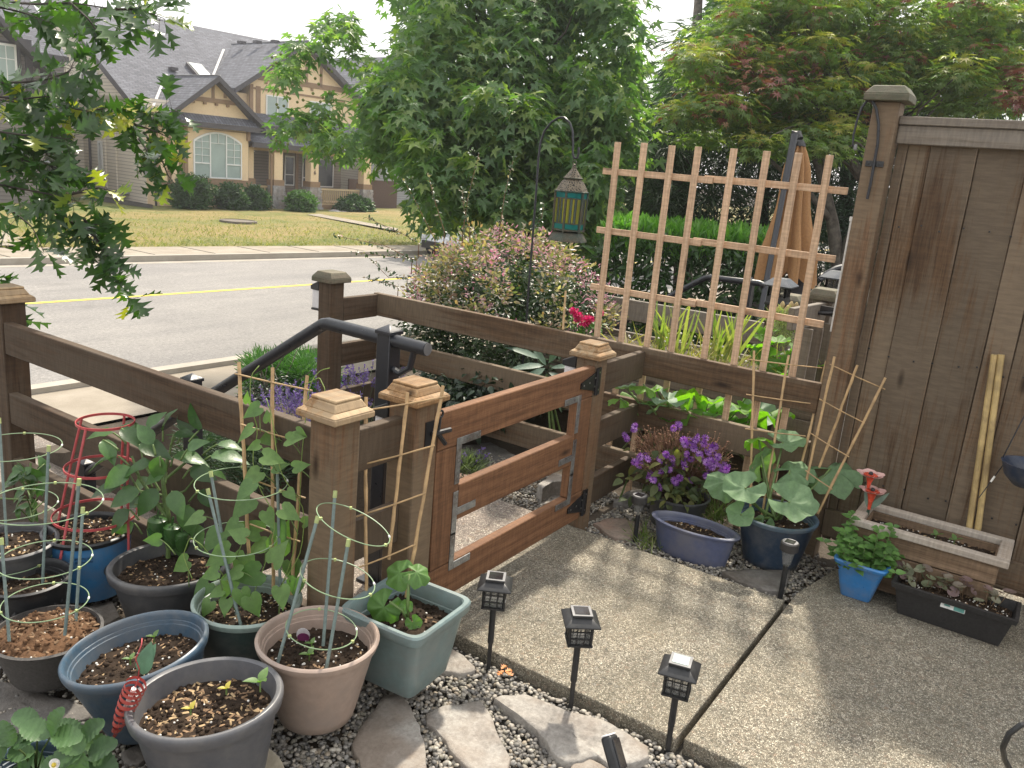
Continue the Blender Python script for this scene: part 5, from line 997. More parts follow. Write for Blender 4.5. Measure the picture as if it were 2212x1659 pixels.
ng = thing('garden_gate', "neighbour's grey board gate beside the tall fence post", 'gate', (4.5, 1.1, .1)); A, B = sd(1707, 690, 4.35), sd(1784, 674, 4.6)
board('top_rail', A, B, .035, .12, M_['wood_grey'], ng); board('bottom_rail', A-np.array([0, 0, .5]), B-np.array([0, 0, .5]), .035, .12, M_['wood_grey'], ng)
for q in (.2, .5, .8): p_ = A+(B-A)*q+np.array([.02, -.04, -.05]); board('upright', p_-np.array([0, 0, .5]), p_, .02, .09, M_['wood_grey'], ng, up=(0, 1, 0))
mb = MB(); q = sd(1788, 672, 4.5); mb.box(q, (.02, .09, .05)); mb.tube([q+np.array([-.02, -.06, .0]), q+np.array([-.02, .07, -.02])], .010, 6); tag(build('gate_latch', mb, M_['hinge']), "black latch on the neighbour's gate post", 'latch')
def cap_lamp(label, c, w=.17):
    t = thing('post_cap_lamp', label, 'solar light', c, "solar cap lamps on the neighbour's posts"); x, y, z = c; mb = MB(); mb.frustum((x, y, z-.03), (w*.72, w*.72), (w*.66, w*.66), .045)
    for i in (-1, 1):
        for j in (-1, -.33, .33, 1): mb.box((x+i*w*.3, y+j*w*.3, z+.045), (.008, .008, .07)); mb.box((x+j*w*.3, y+i*w*.3, z+.045), (.008, .008, .07))
    build('lamp_base', mb, M_['black_pl'], t); mb = MB(); mb.box((x, y, z+.045), (w*.5, w*.5, .062)); build('lens', mb, glass_dark, t)
    mb = MB(); mb.frustum((x, y, z+.08), (w*1.05, w*1.05), (w*1.08, w*1.08), .008); mb.frustum((x, y, z+.0882), (w*1.07, w*1.07), (w*.5, w*.5), .042); build('roof', mb, plain('slate_roof', (.075, .085, .10), .4), t)
cap_lamp("grey solar cap lamp on the neighbour's post right of the trellis middle", c+np.array([0, 0, .02])); cap_lamp("grey solar cap lamp half hidden behind the tall fence post", sd(1806, 612, 5.4)-np.array([0, 0, .05]))
c4 = sd(1806, 612, 5.4); post((c4[0], c4[1]), .10, c4[2]-.08, M_['wood_rail'], nf, .12, M_['black_pl'], z0=-.1)
h2 = thing('handrail', "neighbour's black handrail behind the trellis in front of the laurel hedge", 'handrail', (6.3, 2.0, 0))
P = [sx(a, b, 6.3) for a, b in ((1652, 617), (1640, 612), (1600, 607), (1532, 599), (1522, 601), (1500, 612), (1425, 652), (1330, 705))]; mb = MB(); mb.tube(P, .024, 10); build('rail_tube', mb, M_['black'], h2)
for a, b, hh in ((1619, 605, .95), (1345, 670, .9)):
    q = sx(a, b, 6.32); mb = MB(); mb.box(q-np.array([0, 0, hh/2]), (.075, .075, hh)); mb.frustum(q, (.085, .085), (.01, .01), .03); build('rail_post', mb, M_['black'], h2)
h3 = thing('handrail', "short black handrail end beside the tall fence post", 'handrail', sd(1800, 590, 6.6)); mb = MB(); mb.tube([sd(1770, 605, 6.6), sd(1790, 588, 6.6), sd(1806, 580, 6.6), sd(1830, 574, 6.6)], .024, 8); build('rail_tube', mb, M_['black'], h3)
# raised vegetable bed
vb = thing('raised_bed', "neighbour's raised timber vegetable bed behind the trellis", 'planter', (4.75, 1.7, 0)); zb = .50
for a, b in (((4.45, 2.75, zb), (4.45, .95, zb)), ((5.15, 2.75, zb), (5.15, .95, zb)), ((4.47, 2.73, zb), (5.13, 2.73, zb)), ((4.47, .97, zb), (5.13, .97, zb))):
    for k in range(3): board('side_board', V3(a)-np.array([0, 0, .145*k]), V3(b)-np.array([0, 0, .145*k]), .036, .142, M_['wood_grey'], vb)
mb = MB(); mb.box((4.8, 1.85, .25), (.66, 1.72, .56)); build('soil', mb, M_['dirt'], vb)
b = MB(); b.box((4.55, 1.4, -.68), (1.6, 4.4, 1.2)); struct('neighbour_soil', b, M_['dirt'])
M_['squash_lit'] = leafmat('bright_squash_leaf', [(.13, .26, .04), (.17, .31, .05), (.10, .20, .04)], .55, .5, (1.5, 2.0, .3))
M_['squash_pale'] = leafmat('silvery_squash_leaf', [(.17, .26, .17), (.24, .33, .24)], .55, .3)
base = np.array([4.15, 1.5, -.05]); t = plant('squash_plant', "neighbour's sprawling squash with bright leaves seen between the fence boards", 'plant', base); mb = MB(); st = []; k = 0
for u_, v_, hw in ((1390, 830, 40), (1440, 858, 62), (1370, 855, 36), (1418, 840, 40), (1470, 845, 50), (1425, 885, 45), (1500, 850, 48), (1530, 865, 46), (1480, 885, 48), (1550, 890, 46), (1565, 860, 52), (1600, 880, 48), (1620, 905, 42), (1640, 880, 56), (1590, 905, 40), (1510, 900, 40), (1660, 895, 44), (1350, 835, 30), (1570, 915, 36), (1455, 905, 40), (1690, 880, 40), (1400, 870, 34), (1340, 860, 34), (1620, 850, 44)):
    D = 4.28+random.uniform(-.15, .12); q = sd(u_, v_, D); mb.inst(SQUASH if k % 2 else SQUASH2, [q], [rnd_dirs(1)[0]*np.array([1, 1, .2])], [np.array([0, 0, 1])+TOC*random.uniform(-.5, .6)], [1.5*hw/FPX*D], 1 if k % 4 == 1 else 0); st.append(q); k += 1
build('foliage', mb, [M_['squash_lit'], M_['squash_pale']], t, ang=180); mb = MB()
for q in st: mb.tube([base+RNG.normal(size=3)*np.array([.2, .3, 0]), q*.7+base*.3+np.array([0, 0, .05]), q], .005, 5)
build('stem', mb, M_['stem'], t, ang=180)
t = plant('squash_plant', "taller squash shoots at the right end of the neighbour's raised bed", 'plant', (4.8, 1.1, .5)); mb = MB()
for u_, v_, hw in ((1640, 745, 34), (1680, 735, 30), (1655, 770, 38), (1690, 765, 34), (1735, 770, 36), (1712, 790, 38), (1745, 800, 36), (1765, 785, 28), (1670, 790, 30), (1725, 745, 24), (1700, 805, 34), (1640, 720, 22), (1668, 712, 20)): D = 4.75+random.uniform(-.15, .2); mb.inst(SQUASH, [sd(u_, v_, D)], [rnd_dirs(1)[0]*np.array([1, 1, .2])], [up_n(.3, .5)], [1.7*hw/FPX*D])
build('foliage', mb, [M_['squash_lit']], t, ang=180)
M_['iris'] = leafmat('iris_blade', [(.17, .24, .06), (.26, .30, .10), (.34, .33, .14)], .5, .35)
BLADE = strip([0, .3, .6, .85, 1], [.022, .03, .025, .014, 0], .15, .22)
for lab, u_, v_, n_ in (("clump of tall blade leaves at the left of the neighbour's bed", 1445, 745, 34), ("clump of tall blade leaves in the middle of the neighbour's bed", 1562, 760, 34)):
    c = sd(u_, v_, 4.75); mb = MB(); d = rnd_dirs(n_)*np.array([.5, .5, .1])+np.array([0, 0, 1]); mb.inst(BLADE, c+RNG.normal(size=(n_, 3))*np.array([.05, .05, .01])-np.array([0, 0, .05]), d, np.cross(d, rnd_dirs(n_)), RNG.uniform(.18, .36, n_)); tag(build('blade_plant', mb, M_['iris'], ang=180), lab, 'plant')
M_['drygrass'] = leafmat('dry_grass', [(.36, .28, .14), (.28, .25, .10), (.20, .22, .08), (.44, .36, .2)], .7, .3)
mb = MB(); wt = MB()
for k in range(420):
    u_ = random.uniform(1345, 1800); v_ = 735+(u_-1345)*.13+random.uniform(-10, 35); c = sd(u_, v_, 4.8+random.uniform(-.2, .25)); d = rnd_dirs(1)[0]*np.array([.8, .8, .3])+np.array([0, 0, .7]); mb.inst(GRASS, [c-np.array([0, 0, .06])], [d], [np.cross(d, rnd_dirs(1)[0])], [random.uniform(.09, .22)])
    if k % 5 == 0: wt.inst(ICO, [c+np.array([0, 0, .06])], [[1, 0, 0]], [[0, 0, 1]], [random.uniform(.004, .008)])
t = plant('wildflowers', "dry wildflowers and grasses in the neighbour's raised bed", 'plant', (4.8, 1.8, .5)); tag(build('stem', mb, M_['drygrass'], t, ang=180), kind='stuff'); build('flower', wt, M_['perlite'], t)
t = plant('thistle_plant', "spiky grey-green thistle heads behind the right end of the trellis", 'plant', sd(1705, 700, 5.0)); mb = MB(); hd = MB()
for k in range(700): u_, v_ = random.gauss(1695, 20), random.uniform(672, 750); mb.inst(SPIKE, [sd(u_, v_, 4.95+random.uniform(-.1, .1))], [rnd_dirs(1)[0]+np.array([0, 0, .7])], [rnd_dirs(1)[0]], [random.uniform(.03, .06)])
for u_, v_ in ((1690, 660), (1701, 668), (1709, 660), (1697, 675), (1683, 668), (1715, 672), (1720, 662), (1746, 690), (1745, 682)): mb.tube([sd(u_, v_, 4.95), sd(u_-3, v_+40, 4.95)], .003, 4); hd.lathe(sd(u_, v_, 4.95), [(.006, -.02), (.014, -.01), (.015, .008), (.007, .022), (0, .028)], 8)
build('foliage', mb, leafmat('thistle', [(.20, .24, .12), (.27, .28, .15)], .7, .3), t, ang=180); build('flower_head', hd, plain('tan_head', (.42, .32, .16), .9, var=.4), t)
t = plant('peony_plant', 'hot pink blooms beside the left upright of the trellis', 'plant', sd(1262, 720, 4.9)); mb = MB(); lf2 = MB(); M_['hotpink'] = leafmat('hot_pink_petal', [(.62, .035, .19), (.72, .07, .26), (.55, .02, .13)], .5, .35, (1.2, .6, 1.0))
for u_, v_, s_ in ((1263, 694, .028), (1274, 690, .024), (1245, 677, .022), (1252, 683, .018), (1238, 671, .018), (1298, 676, .016), (1247, 690, .016)): P_ = sd(u_, v_, 4.75); n_ = 70; d = rnd_dirs(n_)+TOC*.4; mb.inst(PETAL, P_+d*s_*.25, d, rnd_dirs(n_), RNG.uniform(.7, 1.1, n_)*s_*1.15); lf2.tube([P_, P_-np.array([0, 0, .12])], .003, 4)
for k in range(60): lf2.inst(OVATE, [sd(random.uniform(1235, 1300), random.uniform(690, 725), 4.78)], [rnd_dirs(1)[0]], [up_n()], [.04])
build('flower', mb, M_['hotpink'], t, ang=180); build('foliage', lf2, M_['bean'], t, ang=180)
pole('thin bamboo cane standing beside the flowering bush left of the trellis', sd(1222, 628, 4.5), sd(1216, 712, 4.5), .006, None, 'bamboo', 'garden_cane')
for lab, u_, v_, r_, h_ in (("black nursery pot behind the lower boundary boards at the far right", 1712, 935, .085, .19), ("black pot with a pale ring rim under the neighbour's squash", 1655, 925, .075, .15)): c = sd(u_, v_, 4.6); pot('plant_pot', lab, 'pot', c[0], c[1], r_, r_*.8, h_, M_['black_pl'], z0=c[2]-.08, rim_mat=M_['black_pl'] if r_ > .08 else M_['steel'], chips=(0, 0, 0))
# closed parasol
D = 7.2; top, bot = sd(1716, 292, D), sd(1634, 720, D); um = thing('parasol', 'closed tan cantilever parasol on a black pole behind the trellis', 'parasol', (7.1, 2.1, -.2)); mb = MB(); off_ = -np.array([_f[0], _f[1], 0])*.34; top2 = sd(1716, 292, D-.1); bot2 = sd(1638, 700, D-.45); mb.tube([top2, top2+(bot2-top2)*.3], .030, 12); mb.tube([top2+(bot2-top2)*.29, bot2], .024, 12); build('pole', mb, M_['black'], um)
hub = sd(1729, 300, D-.05); mb = MB(); mb.tube([top+np.array([0, 0, -.02]), top+np.array([0, 0, .02]), sd(1724, 288, D-.02), hub], [.034, .036, .03, .026], 10); mb.lathe(hub-np.array([0, 0, .06]), [(.055, 0), (.05, .02), (.03, .05), (0, .055)], 14); build('hinge', mb, M_['black_pl'], um)
cl = MB(); n_ = 64; v = []; ez = np.linspace(0, 1, 22); low = sd(1700, 588, D-.05); axis_ = low-hub
for i, e in enumerate(ez):
    r_ = .04+.20*e**.8+.015*math.sin(e*9); c = hub+axis_*e-np.array([0, 0, .05*(1-e)])
    for j in range(n_):
        a = 2*math.pi*j/n_; fo = .5+.5*math.cos(a*8+e*1.5); rr_ = r_*(.40+.72*fo**1.3); dz = -.10*fo*e if e > .9 else 0
        v.append(c+np.array([math.cos(a)*rr_, math.sin(a)*rr_, dz-.02*math.sin(a*3)*e]))
cl.add(v, [(i*n_+j, i*n_+(j+1) % n_, (i+1)*n_+(j+1) % n_, (i+1)*n_+j) for i in range(21) for j in range(n_)])
M_['canvas'] = leafmat('tan_canvas', [(.34, .18, .075)], .85, .12, (1.2, 1.0, .8)); build('canopy', cl, M_['canvas'], um, ang=180)
mb = MB(); c = sd(1722, 640, D+.1); mb.lathe(c-np.array([0, 0, .25]), [(.18, 0), (.2, .1), (.13, .3), (.12, .42), (0, .44)], 10); tag(build('covered_barbecue', mb, plain('dark_cover', (.03, .03, .035), .7), ang=40), 'dark covered shape under the closed parasol', 'cover')

# ------------------------------------------------------------------ planting outside the gate
def shrubmb(centers, radii, per, tmpl, size, flat=.9, droop=.1, up=.6, mi=0, mb=None): mb = mb or MB(); leaf_cloud(mb, tmpl, centers, radii, per, size, mi, flat, droop, up); return mb
def ell(c, rad, n_, shell=.35):
    d = rnd_dirs(n_); q = (1-shell)+shell*RNG.random(n_); return V3(c)+d*q[:, None]*np.array(rad)
M_['abelia'] = leafmat('abelia_leaf', [(.028, .055, .022), (.04, .075, .03), (.055, .095, .04), (.03, .06, .025)], .3, .22); M_['abelia_v'] = leafmat('abelia_tip_leaf', [(.30, .24, .18), (.07, .11, .05), (.40, .30, .25), (.34, .19, .15), (.06, .10, .04), (.45, .36, .30)], .4, .35)
M_['abelia_f'] = leafmat('abelia_flower', [(.60, .30, .40), (.66, .44, .50), (.55, .17, .30), (.60, .50, .46)], .5, .4, (1.1, .9, 1.0))
cb = np.array([4.62, 3.10, .50]); t = plant('flowering_bush', 'big flowering abelia bush with pink and cream tips behind the boundary fence', 'bush', (4.62, 3.22, -.15))
C1 = ell(cb, (.58, .72, .60), 190, .5); C1 = C1[C1[:, 2] > -.1]; mb = shrubmb(C1, .16, 85, SMALL, .040, 1, .15, .5)
C2 = ell(cb+np.array([0, 0, .08]), (.60, .74, .60), 170, .12); C2 = C2[(C2[:, 2] > cb[2]+.18)]; shrubmb(C2, .11, 60, SMALL, .036, .9, -.3, .3, 1, mb)
build('foliage', mb, [M_['abelia'], M_['abelia_v']], t, ang=180)
C3 = ell(cb+np.array([0, 0, .10]), (.62, .76, .60), 200, .08); C3 = C3[C3[:, 2] > cb[2]+.12]; mb = shrubmb(C3, .07, 26, PETAL, .024, .9, -.3, .3); build('flower', mb, M_['abelia_f'], t, ang=180)
mb = MB(); lv = MB()
SPR = [((940, 520), (900, 440), (870, 385)), ((905, 525), (860, 500), (790, 470)), ((890, 560), (830, 530), (720, 508)), ((1000, 500), (1010, 430), (1035, 330)), ((900, 560), (850, 555), (760, 545)), ((960, 500), (935, 420), (925, 375)), ((1080, 490), (1090, 420), (1110, 340)), ((880, 600), (840, 600), (800, 560)), ((1150, 500), (1170, 470), (1175, 440)), ((860, 620), (830, 610), (790, 600)), ((1220, 560), (1250, 580), (1270, 600)), ((1015, 500), (1000, 440), (1000, 410))]
for s_ in SPR:
    P = np.array([sd(a, b, 5.5) for a, b in s_]); mb.tube([P[0]-np.array([0, 0, .1]), P[0], P[1], P[2]], [.004, .003, .0022, .0012], 5)
    for q in np.linspace(0, 1, 22):
        p_ = P[0]*(1-q)**2+2*q*(1-q)*P[1]+q*q*P[2]; p_ = p_ if q > .02 else P[0]
        for e in range(2): lv.inst(SMALL, [p_], [rnd_dirs(1)[0]+np.array([0, 0, .2])], [up_n(.4, .4)], [random.uniform(.022, .036)], 1 if random.random() < .2 else 0)
build('stem', mb, plain('red_brown_twig', (.17, .085, .05), .8), t, ang=180); build('spray_foliage', lv, [M_['abelia'], M_['abelia_v']], t, ang=180)
# shepherd's hook and lantern
XH = 4.12; sh = thing('shepherds_hook', 'tall black shepherd hook standing in front of the flowering bush', 'hook', sx(1137, 690, XH)); P = [sx(a, b, XH) for a, b in ((1137, 700), (1142, 620), (1150, 520), (1157, 430), (1163, 345), (1167, 310), (1176, 283), (1191, 264), (1207, 254), (1219, 254), (1231, 265), (1237, 283), (1238, 310), (1237, 332), (1241, 342), (1247, 341), (1250, 331), (1250, 318))]
mb = MB(); mb.tube([P[0]-np.array([0, 0, .75])]+P, .0065, 9); build('hook_rod', mb, M_['black'], sh)
ln = thing('hanging_lantern', 'Moroccan style bronze lantern with teal and amber glass hanging from the shepherd hook', 'lantern', sx(1241, 346, XH)); T_ = sx(1242, 347, XH); x, y, z = T_; S_ = .0735; rzL = R(12); hx = dict(n=6)
pv = M_['bronze'] = plain('antique_bronze', (.10, .085, .06), .55, .6, .4, 160, bmp=1.2, dirt=(.05, .08, .07))
mb = MB(); mb.ring((x, y, z-.012), .012, .003, 6, 16, nrmv=(1, 0, 0)); build('loop', mb, pv, ln)
def filigree():
    m, nt, out = newmat('pierced_bronze'); v = coords(nt); vo = voro(nt, v, 90, 'DISTANCE_TO_EDGE'); f = ramp(nt, vo.outputs['Distance'], [(.10, (0, 0, 0)), (.2, (1, 1, 1))]); p_ = principled(nt, None, mix(nt, f, (.17, .14, .10), (.015, .015, .013)), .5, bump(nt, vo.outputs['Distance'], .9, .004), .5); nt.links.new(p_.outputs[0], out.inputs[0]); return m
fil = filigree(); H6 = lambda prof, mb=None, mi=0: (mb or MB()).lathe((x, y, z), prof, 6, mi, rz=rzL)
build('dome', H6([(.095, -.168), (.066, -.118), (.044, -.098)]), fil, ln, ang=20); build('spire', H6([(.050, -.092), (.036, -.072), (.014, -.045), (.008, -.02), (0, -.015)]), fil, ln, ang=20); build('collar', H6([(.046, -.100), (.057, -.098), (.057, -.092), (.046, -.090)]), pv, ln, ang=20)
mb = H6([(.088, -.172), (.099, -.170), (.099, -.165), (.088, -.163)]); mb = H6([(.082, -.392), (.112, -.432), (.114, -.442), (.09, -.442)], mb); mb = H6([(.085, -.385), (.096, -.383), (.096, -.376), (.085, -.374)], mb)
for k in range(6):
    a = rzL+k*math.pi/3; mb.bar((x+.093*math.cos(a), y+.093*math.sin(a), z-.168), (x+.088*math.cos(a), y+.088*math.sin(a), z-.39), .011, .011)
build('frame', mb, pv, ln, ang=25)
def glassmat(n, c):
    m, nt, out = newmat(n); p_ = principled(nt, None, c, .2); tr_ = nt.nodes.new('ShaderNodeBsdfTranslucent'); tr_.inputs[0].default_value = L4([min(1, q*2.2) for q in c]); tp = nt.nodes.new('ShaderNodeBsdfTransparent'); tp.inputs[0].default_value = L4([min(1, q*2.5+.1) for q in c]); m1 = nt.nodes.new('ShaderNodeMixShader'); m1.inputs[0].default_value = .5; m2 = nt.nodes.new('ShaderNodeMixShader'); m2.inputs[0].default_value = .35
    nt.links.new(p_.outputs[0], m1.inputs[1]); nt.links.new(tr_.outputs[0], m1.inputs[2]); nt.links.new(m1.outputs[0], m2.inputs[1]); nt.links.new(tp.outputs[0], m2.inputs[2]); nt.links.new(m2.outputs[0], out.inputs[0]); return m
teal, amber, bl = glassmat('teal_glass', (.02, .19, .20)), glassmat('amber_glass', (.30, .30, .06)), glassmat('pale_blue_glass', (.16, .26, .30))
for k in range(6):
    a0, a1 = rzL+k*math.pi/3, rzL+(k+1)*math.pi/3; g = MB(); rr_ = lambda zz: .090-.004*(zz-.17)/.21
    def pt(s_, zz): return np.array([x+rr_(zz)*((1-s_)*math.cos(a0)+s_*math.cos(a1)), y+rr_(zz)*((1-s_)*math.sin(a0)+s_*math.sin(a1)), z-zz])
    for (s0, s1, z0, z1, mi) in ((.06, .94, .174, .202, 0), (.06, .94, .345, .374, 0), (.06, .27, .208, .34, 1), (.31, .40, .208, .34, 2), (.44, .56, .208, .34, 1), (.60, .69, .208, .34, 2), (.73, .94, .208, .34, 1)):
        g.add([pt(s0, z0), pt(s1, z0), pt(s1, z1), pt(s0, z1)], [(0, 1, 2, 3)], mi)
    o = build('glass_pane', g, [teal, amber, bl], ln, smooth=False); b_ = MB()
    for s_ in (.29, .42, .58, .71): b_.bar(pt(s_, .206), pt(s_, .342), .005, .005)
    for zz in (.205, .3425): b_.bar(pt(.04, zz), pt(.96, zz), .005, .006)
    build('glazing_bar', b_, pv, o)
# hellebore, lavender, juniper
D = 4.75; base = sd(1180, 810, D); t = plant('hellebore_plant', 'grey-green hellebore with long leaflets between the boundary boards', 'plant', base-np.array([0, 0, .2])); mb = MB()
for u_, v_, L, an in ((1175, 790, 62, 175), (1178, 795, 70, 205), (1180, 790, 62, 120), (1185, 785, 66, 60), (1185, 805, 60, -20), (1180, 815, 64, -60), (1172, 812, 64, 240), (1190, 795, 46, 15), (1165, 775, 60, 150)): mb.inst(LANCE, [sd(u_, v_, D+random.uniform(-.1, .05))], [_r*math.cos(R(an))+_u*math.sin(R(an))+TOC*.3], [np.array([0, 0, 1])+TOC*.6], [L/FPX*D*1.3])
build('foliage', mb, leafmat('hellebore_leaf', [(.10, .17, .13), (.14, .22, .17), (.075, .13, .10)], .5, .2), t, ang=180); mb = MB()
for k in range(5): mb.tube([base-np.array([random.uniform(-.1, .1), .1, .35]), base], .006, 5)
build('stem', mb, M_['stem'], t)
M_['lav_l'] = leafmat('lavender_leaf', [(.12, .15, .09), (.17, .20, .13)], .7, .25); M_['lav_f'] = leafmat('lavender_flower', [(.17, .12, .33), (.25, .18, .43), (.13, .09, .26)], .7, .3, (1.1, .9, 1.3))
def lavender(label, c, rad, n_, h):
    c = V3(c); t = plant('lavender_plant', label, 'plant', c, 'lavender bushes by the street steps'); mb = MB(); sm = MB(); fl = MB()
    leaf_cloud(mb, SPIKE, ell(c+np.array([0, 0, h*.25]), (rad*.8, rad*.8, h*.25), 40, .8), rad*.3, 26, .055, flat=.8, droop=-.8, up=.2)
    for k in range(n_):
        a = random.uniform(0, 6.28); r_ = rad*random.random()**.5; p0 = c+np.array([r_*.45*math.cos(a), r_*.45*math.sin(a), h*.2]); tip = c+np.array([r_*1.15*math.cos(a), r_*1.15*math.sin(a), h*random.uniform(.6, 1.05)]); sm.tube([p0, (p0+tip)/2+RNG.normal(size=3)*.008, tip], .0014, 4); d = nrm(tip-p0)
        for e in range(16): fl.inst(SMALL, [tip-d*e*.0045], [rnd_dirs(1)[0]+d*.7], [rnd_dirs(1)[0]], [.018])
    build('foliage', mb, M_['lav_l'], t, ang=180); build('stem', sm, M_['lav_l'], t, ang=180); build('flower', fl, M_['lav_f'], t, ang=180)
c = sd(640, 880, 5.6); lavender('lavender in bloom left of the mossy-capped post', c-np.array([-.0, 0, .26]), .30, 150, .36); c = sd(778, 840, 5.4); lavender('lavender in bloom between the mossy-capped post and the black handrail post', c-np.array([0, 0, .30]), .28, 120, .44); c = sd(705, 885, 4.7); lavender('low lavender just behind the corner post cap', c-np.array([0, 0, .25]), .22, 60, .34); c = sd(1010, 990, 4.4); lavender('small lavender sprigs seen through the gate', c-np.array([0, 0, .08]), .12, 14, .15)
M_['juniper'] = leafmat('juniper_spray', [(.055, .15, .035), (.075, .19, .045), (.04, .11, .03), (.10, .22, .06)], .6, .25); M_['dkshrub'] = leafmat('dark_shrub', [(.02, .04, .022), (.035, .06, .03), (.015, .03, .018)], .4, .15)
t = plant('juniper_bush', 'low bright green juniper beyond the fence beside the sidewalk', 'bush', sd(640, 850, 6.9)); mb = MB(); CC_ = np.array([sd(random.uniform(550, 705), random.uniform(775, 850), 6.9+random.uniform(-.5, .6)) for _ in range(150)]); leaf_cloud(mb, SPIKE, CC_, .13, 75, .075, flat=.7, droop=-.55, up=.3)
CC_ = np.array([sd(random.uniform(800, 1000), random.uniform(800, 860), 5.8+random.uniform(-.4, .4)) for _ in range(20)]); build('foliage', mb, M_['juniper'], t, ang=180)
t = plant('dark_shrub', 'dark twiggy shrub at the left end of the juniper', 'bush', sd(570, 880, 6.3)); mb = MB(); CC_ = np.array([sd(random.uniform(545, 615), random.uniform(825, 900), 6.2+random.uniform(-.2, .3)) for _ in range(40)]); leaf_cloud(mb, SMALL, CC_, .10, 60, .032, flat=1, up=.4); build('foliage', mb, M_['dkshrub'], t, ang=180); mb = MB()
for k in range(26): q = sd(random.uniform(560, 600), 905, 6.2); mb.tube([q-np.array([0, 0, .1]), q+RNG.normal(size=3)*.08+np.array([0, 0, .12]), q+RNG.normal(size=3)*.15+np.array([0, 0, .28])], .004, 4)
build('twig', mb, M_['bark'], t)
t = plant('dark_shrub', 'dark green shrub behind the rail fence beneath the handrail', 'bush', sd(470, 980, 5.0)); mb = MB(); CC_ = np.array([sd(random.uniform(395, 620), random.uniform(935, 1040), 5.0+random.uniform(-.25, .3)) for _ in range(70)]); leaf_cloud(mb, SPIKE, CC_, .09, 60, .06, flat=.8, droop=-.3, up=.3); build('foliage', mb, leafmat('dark_juniper', [(.03, .065, .035), (.045, .085, .04)], .5, .2), t, ang=180)
t = plant('dark_shrub', 'shaded leafy underplanting below the boundary boards', 'bush', sd(1000, 860, 5.0)); mb = MB(); CC_ = np.array([sd(random.uniform(890, 1120), random.uniform(820, 915), 5.0+random.uniform(-.25, .4)) for _ in range(80)]); leaf_cloud(mb, OVATE, CC_, .10, 30, .05, flat=.9, up=.5); build('foliage', mb, M_['dkshrub'], t, ang=180)
# laurel hedge
M_['laurel'] = leafmat('laurel_leaf', [(.10, .24, .04), (.15, .31, .055), (.07, .18, .035), (.18, .35, .08)], .35, .45); M_['laurel_d'] = leafmat('dark_laurel_leaf', [(.03, .07, .02), (.045, .095, .03)], .3, .2)
t = plant('laurel_hedge', 'clipped bright green laurel hedge behind the trellis', 'hedge', sd(1480, 650, 8.6)); a, b = sd(1305, 492, 8.4), sd(1720, 500, 8.0); mb = MB(); ex_ = nrm((b-a)*np.array([1, 1, 0])); ey_ = np.cross((0, 0, 1), ex_); Lh = np.linalg.norm((b-a)[:2]); n_ = 5200
s_ = RNG.uniform(0, Lh, n_); q = RNG.uniform(-.0, 1.3, n_); hh = a[2]+.02*RNG.normal(size=n_); P = a*np.array([1, 1, 0])+ex_*s_[:, None]+ey_*q[:, None]+np.array([0, 0, 1])*(hh-.28*RNG.random(n_)**2)[:, None]; d = rnd_dirs(n_)*.7+np.array([0, 0, 1.0]); mb.inst(LANCE, P, d, rnd_dirs(n_), RNG.uniform(.10, .17, n_), 0)
n_ = 5200; s_ = RNG.uniform(-.1, Lh, n_); zz = RNG.uniform(-.9, a[2]-.05, n_); P = a*np.array([1, 1, 0])+ex_*s_[:, None]+ey_*RNG.uniform(-.12, .25, n_)[:, None]+np.array([0, 0, 1])*zz[:, None]; d = rnd_dirs(n_)*.8-ey_*.5+np.array([0, 0, .5]); mb.inst(LANCE, P, d, rnd_dirs(n_)+TOC*.5, RNG.uniform(.10, .17, n_), 1)  # leaves of the front side, in a darker green than the top
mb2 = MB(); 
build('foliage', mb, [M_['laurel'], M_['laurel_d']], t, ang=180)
# ------------------------------------------------------------------ trees
def inpoly(u_, v_, P):
    c = False; j = len(P)-1
    for i in range(len(P)):
        (a, b), (d, e) = P[i], P[j]
        if (b > v_) != (e > v_) and u_ < (d-a)*(v_-b)/(e-b+1e-9)+a: c = not c
        j = i
    return c
def sample(P, n_, D0, D1):
    us = [p[0] for p in P]; vs = [p[1] for p in P]; out = []
    while len(out) < n_:
        u_, v_ = random.uniform(min(us), max(us)), random.uniform(min(vs), max(vs))
        if inpoly(u_, v_, P): out.append(sd(u_, v_, random.uniform(D0, D1)))
    return np.array(out)
def limbs(mb, root, targets, r0, sag=.0, n=6, tip=.006):
    for q in targets:
        a, b = V3(root), V3(q); L = np.linalg.norm(b-a); m1 = a+(b-a)*.45+np.array([0, 0, L*.18])+RNG.normal(size=3)*L*.08; t_ = np.linspace(0, 1, 9)[:, None]; P = (1-t_)**2*a+2*t_*(1-t_)*m1+t_*t_*b; P[1:-1] += RNG.normal(size=(7, 3))*L*.012; mb.tube(P, np.linspace(r0, tip, 9), n)
M_['gum'] = leafmat('sweetgum_leaf', [(.10, .18, .08), (.13, .215, .09), (.16, .245, .095), (.09, .165, .075), (.11, .195, .085), (.22, .285, .10)], .4, .5)
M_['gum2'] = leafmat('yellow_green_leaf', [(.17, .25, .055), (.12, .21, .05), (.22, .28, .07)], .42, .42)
t = thing('sweetgum_tree', 'big sweetgum tree with star-shaped leaves in front of the yellow house', 'tree', (9.8, 6.4, -1.0))
GP = [(850, -30), (850, 60), (830, 120), (820, 170), (800, 230), (770, 270), (760, 330), (800, 350), (850, 340), (900, 330), (930, 420), (910, 480), (1000, 480), (1100, 505), (1230, 540), (1290, 545), (1300, 470), (1320, 380), (1385, 290), (1360, 200), (1370, 100), (1370, 40), (1350, -30)]
